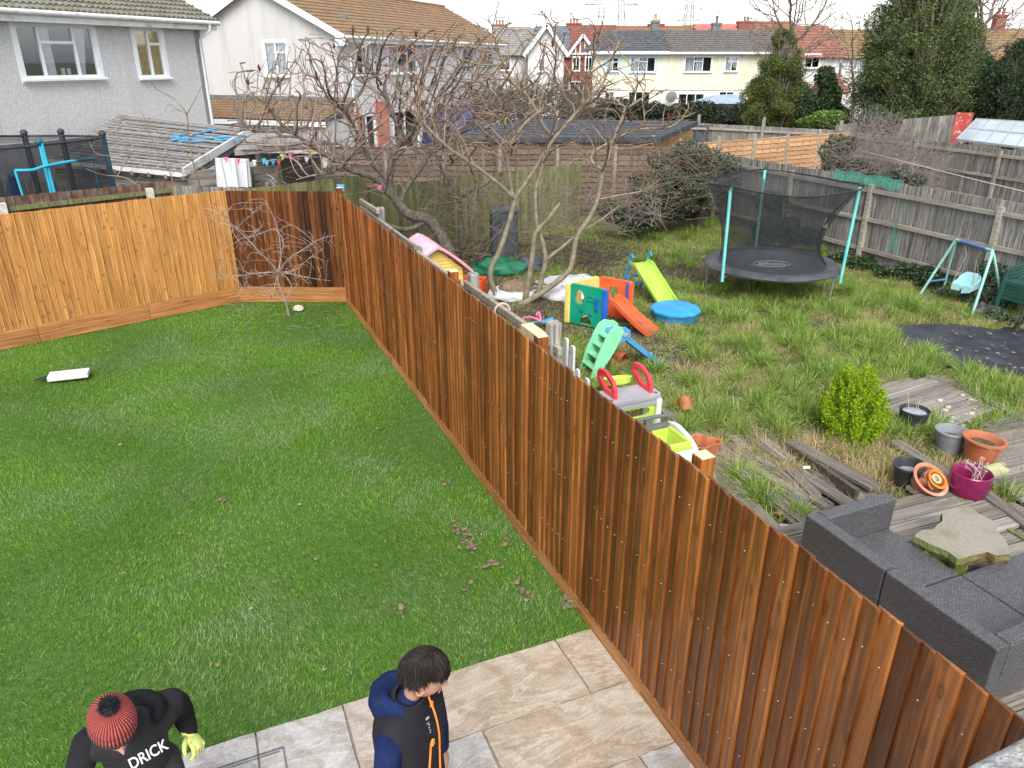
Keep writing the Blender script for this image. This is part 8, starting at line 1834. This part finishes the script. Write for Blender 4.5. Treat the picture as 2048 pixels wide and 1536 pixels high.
def hand_mb(mx, curl=.6, s=1.0, fr=.0085, spread=.0, side=1):
    """palm towards -z, fingers along +x, thumb on +y*side; five separate fingers"""
    mb = MB(); 
    mb.add(*_ell((.045*s, 0, 0), (.052*s, .040*s, .016*s)))
    for k, (y, L) in enumerate(((.030, .072), (.011, .080), (-.009, .075), (-.028, .058))):
        p = Vector((.078*s, y*side*s, 0)); pts = [p-Vector((.03*s, 0, 0)), p]; a = 0; sp_ = (y*side)*spread*8
        for q in range(3): a += curl*(.75+.15*k); p = p+Vector((math.cos(a), sp_, -math.sin(a)))*L*s*(.42, .32, .26)[q]; pts.append(p)
        mb.tube(pts, [fr*s*c for c in (1.1, 1.08, 1.0, .92, .7)], 8)
    p = Vector((.02*s, .034*s*side, -.004)); mb.tube([p-Vector((.01*s, .012*s*side, 0)), p+Vector((.022*s, .020*s*side, -.006*s)), p+Vector((.044*s, .026*s*side, -.020*s)), p+Vector((.060*s, .020*s*side, -.034*s))], [.014*s, .012*s, .010*s, .008*s], 8)
    mb.v = [tuple(mx @ Vector(q)) for q in mb.v]; return mb
def _ell(c, r, n=14, k=8):
    vs = [(c[0]+r[0]*math.cos(PI*j/k-PI/2)*math.cos(2*PI*i/n), c[1]+r[1]*math.cos(PI*j/k-PI/2)*math.sin(2*PI*i/n), c[2]+r[2]*math.sin(PI*j/k-PI/2)) for j in range(k+1) for i in range(n)]
    return vs, [(j*n+i, j*n+(i+1) % n, (j+1)*n+(i+1) % n, (j+1)*n+i) for j in range(k) for i in range(n)]
def garment(name, mat, par, J, E, extra=None, voxel=.011, it=5): return skin_body(name, J, E, mat, par, voxel=voxel, extra=extra, smooth_it=it, rs={'jacket': .80, 'tshirt': .97, 'gilet_yoke': .92, 'hooded_top': .86}.get(name, .93))

# ---- young man with dark hair, facing right, looking down
pb = Vector((-.515, 2.715, 0)); YAW2 = -.36
per2 = thing('person', 'young man with dark hair looking down, navy hooded top under black gilet with orange zips', 'person', pb, YAW2)
# local: +x forward (the way the chest faces), +y left shoulder, z up
HX = Matrix.Translation((.105, .0, 1.60)) @ Matrix.Rotation(.45, 4, 'Z') @ Matrix.Rotation(.32, 4, 'Y')
hd = head_mb(HX)
J = {'pelvis': ((0, 0, .93), .15, .12), 'belly': ((.01, 0, 1.08), .14, .11), 'chest': ((.01, 0, 1.26), .155, .115), 'neckb': ((.01, 0, 1.40), .09, .08), 'neck': ((.04, 0, 1.46), .060, .060), 'head': ((.075, 0, 1.55), .058, .058),
     'shl': ((.01, .165, 1.36), .062, .062), 'ell': ((.02, .25, 1.09), .046, .046), 'wrl': ((.05, .255, .83), .03, .03), 'shr': ((.01, -.165, 1.36), .062, .062), 'elr': ((.02, -.25, 1.09), .046, .046), 'wrr': ((.07, -.25, .83), .03, .03),
     'hil': ((0, .095, .86), .095, .095), 'knl': ((.02, .11, .48), .062, .062), 'anl': ((-.02, .11, .09), .042, .042), 'tol': ((.15, .12, .04), .038, .035), 'hir': ((0, -.095, .86), .095, .095), 'knr': ((.02, -.11, .48), .062, .062), 'anr': ((-.02, -.11, .09), .042, .042), 'tor': ((.15, -.13, .04), .038, .035)}
Eb = [('pelvis', 'belly'), ('belly', 'chest'), ('chest', 'neckb'), ('neckb', 'neck'), ('neck', 'head'), ('chest', 'shl'), ('shl', 'ell'), ('ell', 'wrl'), ('chest', 'shr'), ('shr', 'elr'), ('elr', 'wrr'), ('pelvis', 'hil'), ('hil', 'knl'), ('knl', 'anl'), ('anl', 'tol'), ('pelvis', 'hir'), ('hir', 'knr'), ('knr', 'anr'), ('anr', 'tor')]
def orient(p, d, up): return frame_mx(Vector(p), d, Vector(up).cross(Vector(d)))
hl = hand_mb(orient((.055, .255, .82), (.3, -.1, -.9), (1, .2, .3)), .35, side=-1); hr = hand_mb(orient((.075, -.25, .82), (.3, .1, -.9), (1, -.2, .3)), .35, side=1)
body2 = skin_body('body', J, Eb, SKIN, per2, voxel=.0065, extra=[hd, hl, hr], smooth_it=2, rs=.76)
for s_ in (-1, 1):
    e = ear_mb(HX @ Matrix.Translation((-.008, s_*.0745, -.012)) @ Matrix.Rotation(s_*.25, 4, 'Z') @ Matrix.Diagonal((1, s_, 1, 1))); e.build('ear', SKINR, per2, smooth=180)
    m = MB(); m.ball((.077, s_*.030, -.003), (.011, .013, .009), 12, mx=HX); m.build('eye', M('eye_white', (.30, .27, .25), rough=.4), per2, smooth=180)
    m = MB(); m.tube([HX @ Vector(q) for q in ((.093, s_*.013, .019), (.092, s_*.03, .024), (.078, s_*.048, .018))], .0038, 5); m.build('eyebrow', HAIR, per2, smooth=180)
m = MB(); m.tube([HX @ Vector(q) for q in ((.094, -.022, -.066), (.104, 0, -.063), (.094, .022, -.066))], [.003, .0055, .003], 6); m.build('lips', M('lips', (.50, .17, .15), rough=.4), per2, smooth=180)
# hair: cap of many locks
def hair_locks(par, HX, seed=3, n=1500, scl=1.0):
    m = MB(); n1, k1 = 40, 20; vs = []
    for j in range(k1+1):
        ph = PI/2-(PI*.62)*j/k1
        for i in range(n1):
            a = 2*PI*i/n1; x, y, z = math.cos(ph)*math.cos(a), math.cos(ph)*math.sin(a), math.sin(ph); cut = .005 if x > .3 else -.35*(.3-x)
            X, Y, Z = x*.110+.0, y*.089, z*.134+.004
            if z < 0: X = X*(1-.16*-z) if x < 0 else X
            if x > .15 and Z < .045: X *= .93; Y *= .95
            Z = max(Z, (.060 if x > .45 else (.050 if x > -.15 else (.0 if x < -.5 else .025)))); vs.append((X, Y, Z))
    m.add(vs, [(j*n1+(i+1) % n1, j*n1+i, (j+1)*n1+i, (j+1)*n1+(i+1) % n1) for j in range(k1) for i in range(n1)], HX); base = m.build('hair', HAIR, par, smooth=180)
    rng = random.Random(seed); m = MB(); crown = Vector((-.045, .01, .128))
    for _ in range(n):
        a = rng.uniform(0, 2*PI); r = math.sqrt(rng.random()); st_a = a+rng.gauss(0, .1); reach = rng.uniform(.75, 1.12); pts = []
        el0 = PI/2-.25*r-.2*rng.random(); el1 = (.36 if math.cos(a) > -.15 else .36-.5*min(1, (-.15-math.cos(a))/.5))+rng.gauss(0, .07)
        if math.cos(a) > .45: el1 = .30+rng.gauss(0, .10)
        el0 = rng.uniform(el1+.5, PI/2)
        lift = rng.uniform(.98, 1.10)
        wv = rng.gauss(0, .16)
        for t in np.linspace(0, 1, 6):
            el = el0+(el1-el0)*t; aa = st_a+.35*math.sin(t*1.4)+wv*math.sin(t*4); x, y, z = math.cos(el)*math.cos(aa), math.cos(el)*math.sin(aa), math.sin(el); b_ = lift+.03*math.sin(PI*t)
            pts.append(HX @ Vector((x*.112*b_, y*.091*b_, z*.136*b_+.004)))
        w = rng.uniform(.0016, .0036); m.tube(pts, [w*.5, w, w, w*.9, w*.7, w*.2], 4, cap=False)
    m.build('hair_locks', HAIR, base, smooth=180, kind='stuff')
hair_locks(per2, HX)
# clothing
Jt = {'p': ((0, 0, .92), .165, .135), 'hl': ((0, .10, .84), .112, .108), 'kl': ((.02, .115, .48), .085, .085), 'al': ((-.02, .115, .10), .075, .075), 'hr': ((0, -.10, .84), .112, .108), 'kr': ((.02, -.115, .48), .085, .085), 'ar': ((-.02, -.115, .10), .075, .075)}
garment('trousers', TRO, per2, Jt, [('p', 'hl'), ('hl', 'kl'), ('kl', 'al'), ('p', 'hr'), ('hr', 'kr'), ('kr', 'ar')], voxel=.014)
for s_ in (-1, 1): m = MB(); m.add(*_ell((.055, s_*.12, .045), (.15, .055, .055))); m.build('boot', BOOT, per2, smooth=180)
Js = {'c': ((.01, 0, 1.27), .15, .12), 'shl': ((.01, .185, 1.325), .082, .080), 'm1': ((.015, .225, 1.23), .078, .076), 'ell': ((.02, .262, 1.09), .066, .066), 'fl': ((.04, .26, .98), .058, .058), 'wrl': ((.05, .255, .85), .048, .048),
      'shr': ((.01, -.185, 1.325), .082, .080), 'm2': ((.015, -.225, 1.23), .078, .076), 'elr': ((.02, -.262, 1.09), .066, .066), 'fr': ((.045, -.258, .98), .058, .058), 'wrr': ((.07, -.25, .85), .048, .048), 'b': ((.01, 0, 1.1), .15, .12), 'h': ((0, 0, .93), .16, .13), 'nk': ((.03, 0, 1.435), .072, .072)}
garment('hooded_top', NAVY, per2, Js, [('c', 'shl'), ('shl', 'm1'), ('m1', 'ell'), ('ell', 'fl'), ('fl', 'wrl'), ('c', 'shr'), ('shr', 'm2'), ('m2', 'elr'), ('elr', 'fr'), ('fr', 'wrr'), ('c', 'b'), ('b', 'h'), ('c', 'nk')], voxel=.010)
# gilet: padded vest shell over the torso
def vest(name, mat, par, levels, arm=None, n=48, thick=.0):
    m = MB(); vs = []
    for z, rx, ry, cx in levels:
        for i in range(n):
            a = 2*PI*i/n; c, s_ = math.cos(a), math.sin(a); e = 2.5; k = (abs(c/rx)**e+abs(s_/ry)**e)**(-1/e); vs.append((cx+k*c, k*s_, z+(.012*math.cos(2*a) if z > 1.37 else 0)))
    L = len(levels); m.add(vs, [(j*n+i, j*n+(i+1) % n, (j+1)*n+(i+1) % n, (j+1)*n+i) for j in range(L-1) for i in range(n)]); o = m.build(name, mat, par, smooth=180); sd3 = o.modifiers.new('solid', 'SOLIDIFY'); sd3.thickness = .012; return o
garment('gilet_yoke', GIL, per2, {'c': ((.012, 0, 1.28), .165, .135), 'l': ((.012, .125, 1.345), .092, .088), 'l2': ((.012, .160, 1.325), .088, .084), 'r': ((.012, -.125, 1.345), .092, .088), 'r2': ((.012, -.160, 1.325), .088, .084), 'n': ((.02, 0, 1.39), .095, .09)}, [('c', 'l'), ('l', 'l2'), ('c', 'r'), ('r', 'r2'), ('c', 'n')], voxel=.010)
vest('gilet', GIL, per2, [(.86, .155, .195, .0), (.95, .150, .19, .0), (1.08, .148, .188, .01), (1.2, .152, .196, .012), (1.29, .150, .206, .012), (1.345, .140, .200, .01), (1.385, .125, .178, .008), (1.415, .112, .140, .01), (1.435, .098, .108, .018), (1.455, .088, .090, .03), (1.475, .082, .082, .04)])
zf_ = smoothpts([(.122, .0, 1.478), (.130, .0, 1.45), (.146, .0, 1.40), (.160, .0, 1.33), (.168, .0, 1.25), (.166, .0, 1.15), (.163, 0, 1.0), (.162, 0, .88)], 4)
m = MB(); m.tube([p+Vector((.006, .0, 0)) for p in zf_], .0055, 6); m.build('front_zip', ORZ, per2, smooth=180)
m = MB(); m.tube([(.168, -.075, 1.27), (.166, -.085, 1.20), (.160, -.09, 1.12)], .0055, 6); m.build('pocket_zip', ORZ, per2)
for q, w_ in (((.176, -.072, 1.275), .018), ((.140, .004, 1.43), .014)): m = MB(); m.box(q, (.012, w_, .03)); m.build('zip_pull', ORZ, per2)
mxt = frame_mx(Vector((.146, -.050, 1.395)), Vector((.25, -.15, -.95)), Vector((-.30, -.95, .1)))
m = MB()
for i, (x, y, w, h_) in enumerate(((-.012, 0, .022, .026), (.012, .004, .008, .018), (.024, -.002, .008, .012), (.036, .002, .007, .012), (.05, .0, .010, .010), (.062, .001, .006, .010))): m.box((x+.012, y, .004), (w*.55, h_*.8, .002), mx=mxt)
m.build('chest_print', PALE, per2)
# hood lying round the neck
m = MB(); n = 30; vs = []; kk = 12
for i in range(n+1):
    t = -2.55+5.1*i/n; back = (1-math.cos(t))/2     # t=0 front? use angle from the back
    a = PI+t; R_ = .078+.046*max(0, math.cos(t)); fat = .026+.050*max(0, math.cos(t*.62))**1.2; c = Vector((.015+R_*math.cos(a)*.95-.02*max(0, math.cos(t)), R_*math.sin(a), 1.435-.030*max(0, math.cos(t))+.0*fat-.035*abs(t)/2.5))
    o_ = Vector((math.cos(a), math.sin(a), 0))
    for j in range(kk):
        b = 2*PI*j/kk; f_ = 1+.12*math.sin(3*b+t*3); vs.append(c+o_*(fat*.75*math.cos(b)*f_)+Vector((0, 0, fat*1.15*math.sin(b)*f_)))
m.add(vs, [(i*kk+j, i*kk+(j+1) % kk, (i+1)*kk+(j+1) % kk, (i+1)*kk+j) for i in range(n) for j in range(kk)]+[tuple(range(kk))[::-1], tuple(n*kk+j for j in range(kk))]); m.build('hood', NAVY, per2, smooth=180)
m = MB(); m.add(*_ell((-.105, 0, 1.375), (.055, .105, .085), 20, 12)); m.build('hood_bag', NAVY, per2, smooth=180)

# ---- man in knitted bobble hat, seen from above, facing the camera and bending forward
pb = Vector((-1.874, 2.71, 0)); YAW1 = -.87
per1 = thing('person', 'man bending forward in red ribbed bobble hat, open black jacket and yellow-green glove', 'person', pb, YAW1)
HX1 = Matrix.Translation((.235, -.085, 1.50)) @ Matrix.Rotation(.0, 4, 'Z') @ Matrix.Rotation(.55, 4, 'Y')
J1 = {'pelvis': ((-.10, 0, .92), .15, .12), 'belly': ((-.05, 0, 1.07), .145, .12), 'chest': ((.04, 0, 1.23), .16, .125), 'neckb': ((.11, 0, 1.35), .09, .08), 'neck': ((.150, -.045, 1.405), .058, .058), 'head': ((.20, -.075, 1.465), .055, .055),
      'shl': ((.06, .185, 1.31), .066, .066), 'ell': ((-.065, .245, 1.12), .048, .048), 'wrl': ((.035, .245, 1.06), .03, .03), 'shr': ((.06, -.185, 1.31), .066, .066), 'elr': ((.04, -.30, 1.06), .048, .048), 'wrr': ((.26, -.24, .92), .03, .03),
      'hil': ((-.08, .10, .85), .098, .098), 'knl': ((.04, .12, .48), .064, .064), 'anl': ((-.03, .12, .09), .042, .042), 'tol': ((.14, .13, .04), .038, .035), 'hir': ((-.08, -.10, .85), .098, .098), 'knr': ((.04, -.12, .48), .064, .064), 'anr': ((-.03, -.12, .09), .042, .042), 'tor': ((.14, -.14, .04), .038, .035)}
hr1 = hand_mb(orient((.27, -.24, .915), (.9, .2, -.35), (0, -.2, 1)), .4, side=1); GP = ((.04, .24, 1.055), (.80, .15, -.35), (.2, .5, .85)); hl1 = hand_mb(orient(*GP), .75, side=-1)
skin_body('body', J1, Eb, SKIN, per1, voxel=.0065, extra=[head_mb(HX1), hr1, hl1], smooth_it=2, rs=.76)
BLK3 = M('black_jacket', (.012, .012, .015), (.026, .025, .030), scale=4, rough=.95, spec=.12, bump=.6, bscale=9); SHT = M('black_tshirt', (.010, .010, .011), (.02, .02, .021), scale=5, rough=.9)
garment('trousers', TRO, per1, {k: ((v[0][0]+(-.1 if v[0][2] > .8 else .02), v[0][1], v[0][2]), *v[1:]) for k, v in Jt.items()}, [('p', 'hl'), ('hl', 'kl'), ('kl', 'al'), ('p', 'hr'), ('hr', 'kr'), ('kr', 'ar')], voxel=.014)
for s_ in (-1, 1): m = MB(); m.add(*_ell((.055, s_*.13, .045), (.15, .055, .055))); m.build('boot', BOOT, per1, smooth=180)
garment('tshirt', SHT, per1, {'n': ((.125, 0, 1.355), .09, .085), 'c': ((.055, 0, 1.23), .165, .135), 'b': ((-.03, 0, 1.07), .16, .135), 'p': ((-.09, 0, .9), .165, .135), 'l': ((.055, .15, 1.29), .08, .08), 'r': ((.055, -.15, 1.29), .08, .08)}, [('n', 'c'), ('c', 'b'), ('b', 'p'), ('c', 'l'), ('c', 'r')], voxel=.012)
# jacket: sleeves and back (open at the front)
Jk = {'c': ((-.02, 0, 1.25), .19, .12), 'nk': ((.03, 0, 1.35), .12, .09), 'b': ((-.10, 0, 1.08), .19, .12), 'h': ((-.17, 0, .86), .19, .12), 'shl': ((.045, .19, 1.305), .088, .088), 'm1': ((-.01, .222, 1.22), .085, .085), 'ell': ((-.06, .245, 1.12), .076, .076), 'fl': ((-.02, .245, 1.08), .066, .066), 'wrl': ((.03, .245, 1.06), .052, .052),
      'shr': ((.045, -.19, 1.305), .088, .088), 'm2': ((.045, -.25, 1.18), .08, .08), 'elr': ((.05, -.30, 1.06), .075, .075), 'fr': ((.16, -.27, .99), .066, .066), 'wrr': ((.24, -.245, .935), .056, .056)}
garment('jacket', BLK3, per1, Jk, [('c', 'nk'), ('c', 'b'), ('b', 'h'), ('c', 'shl'), ('shl', 'm1'), ('m1', 'ell'), ('ell', 'fl'), ('fl', 'wrl'), ('c', 'shr'), ('shr', 'm2'), ('m2', 'elr'), ('elr', 'fr'), ('fr', 'wrr')], voxel=.011)
m = MB(); kk = 10; vs = []; n = 26
for i in range(n+1):
    t = -2.3+4.6*i/n; a = PI+t; fat = .022+.05*max(0, math.cos(t*.65)); c = Vector((.10+.115*math.cos(a), .125*math.sin(a), 1.375-.03*math.cos(t)-.02*abs(t)/2.3)); o_ = Vector((math.cos(a), math.sin(a), .2))
    for j in range(kk): b = 2*PI*j/kk; vs.append(c+o_*(fat*.8*math.cos(b)*(1+.1*math.sin(3*b+2*t)))+Vector((0, 0, fat*math.sin(b))))
m.add(vs, [(i*kk+j, i*kk+(j+1) % kk, (i+1)*kk+(j+1) % kk, (i+1)*kk+j) for i in range(n) for j in range(kk)]+[tuple(range(kk))[::-1], tuple(n*kk+j for j in range(kk))]); m.build('jacket_hood', BLK3, per1, smooth=180)
# beanie
def knit():
    N = NT('red_knit'); tc = N.n('TexCoord'); sp_ = N.n('SeparateXYZ', Vector=tc.outputs['Object']); a = N.math('ARCTAN2', sp_.outputs['Y'], sp_.outputs['X']); s_ = N.math('SINE', N.math('MULTIPLY', a, 46.0))
    nz_ = N.n('TexNoise', Vector=tc.outputs['Object'], Scale=60, Detail=3); rib = N.math('ADD', s_, N.math('MULTIPLY_ADD', nz_.outputs[0], 1.2, -.6)); zc = N.n('MapRange', Value=sp_.outputs['Z'], i1=.02, i2=.075, i3=0.0, i4=1.0)
    thr = N.math('ADD', rib, N.math('MULTIPLY', zc, .9)); c = N.ramp(thr, [(.05, (.03, .012, .012)), (.45, (.50, .085, .07))]).outputs[0]; N.set(N.b, 'Base Color', c); N.set(N.b, 'Roughness', .95)
    bp = N.n('Bump', Strength=.8, Distance=.006, Height=rib); N.set(N.b, 'Normal', bp); return N.m
HB = HX1 @ Matrix.Rotation(-.12, 4, 'Y') @ Matrix.Translation((-.012, 0, .012))
bn_ = bpy.data.objects.new('beanie', None); 
m = MB(); m.lathe([(.100, -.012), (.108, .0), (.109, .03), (.107, .05), (.102, .052), (.106, .062), (.100, .088), (.082, .115), (.052, .134), (.02, .142), (.001, .143)], 60, Matrix.Diagonal((1.06, .92, 1.0, 1)), cap=False); o = m.build('beanie', knit(), per1, smooth=180); o.matrix_local = HB
m = MB(); m.lathe([(.102, -.030), (.108, -.022), (.1095, -.008), (.1085, .004), (.100, .002), (.098, -.028)], 48, Matrix.Diagonal((1.06, .92, 1.0, 1)), cap=False); o = m.build('beanie_band', M('black_knit', (.012, .012, .014), (.03, .03, .032), scale=40, rough=.95), per1, smooth=180); o.matrix_local = HB
m = MB(); rng = random.Random(2)
for _ in range(900):
    d = Vector((rng.gauss(0, 1), rng.gauss(0, 1), rng.gauss(.2, 1))).normalized(); c = Vector((-.012, 0, .158)); L = rng.uniform(.034, .050); m.tube([c+d*.012, c+d*L*.6, c+(d+Vector((rng.gauss(0, .15), rng.gauss(0, .15), 0))).normalized()*L], [.003, .003, .0012], 4, cap=False)
m.ball((-.012, 0, .158), .03, 10); o = m.build('bobble', M('black_wool', (.006, .007, .009), (.03, .034, .04), scale=30, rough=.9, island=.5), per1, smooth=180, kind=None); o.matrix_local = HB
for s_ in (-1, 1):
    e = ear_mb(HX1 @ Matrix.Translation((-.008, s_*.0745, -.02)) @ Matrix.Rotation(s_*.25, 4, 'Z') @ Matrix.Diagonal((1, s_, 1, 1))); e.build('ear', SKINR, per1, smooth=180)
    m = MB(); m.ball((.077, s_*.030, -.003), (.011, .013, .009), 12, mx=HX1); m.build('eye', M('eye_white', (.30, .27, .25), rough=.4), per1, smooth=180)
# lettering across the chest of the t-shirt, running up towards the shoulder
TW = M('white_print', (.62, .58, .58), (.7, .66, .66), scale=30, rough=.8)
mxt = frame_mx(Vector((.203, .02, 1.215)), Vector((.02, .98, .10)), Vector((-.45, -.05, .85)))
text(per1, 'DRICK', .075, mxt, TW, shear=.0, bold=.001, sx=.78, world=False)
# glove
GLV = M('lime_glove', (.48, .55, .13), (.60, .66, .22), scale=9, rough=.8, bump=.3); GLO = M('orange_palm', (.60, .17, .04), (.70, .25, .07), scale=12, rough=.7)
gmx = orient(*GP)
g_ = hand_mb(gmx, .95, s=1.06, fr=.0105, side=-1); g_.add(*[[tuple(gmx @ Vector(p)) for p in _ell((-.01, 0, 0), (.05, .036, .030))[0]], _ell((-.01, 0, 0), (.05, .036, .030))[1]]); g_.build('glove', GLV, per1, smooth=180)
m = MB(); vs, fs = _ell((.052, 0, -.014), (.048, .036, .010)); m.add(vs, fs, gmx); m.build('glove_palm', GLO, per1, smooth=180)
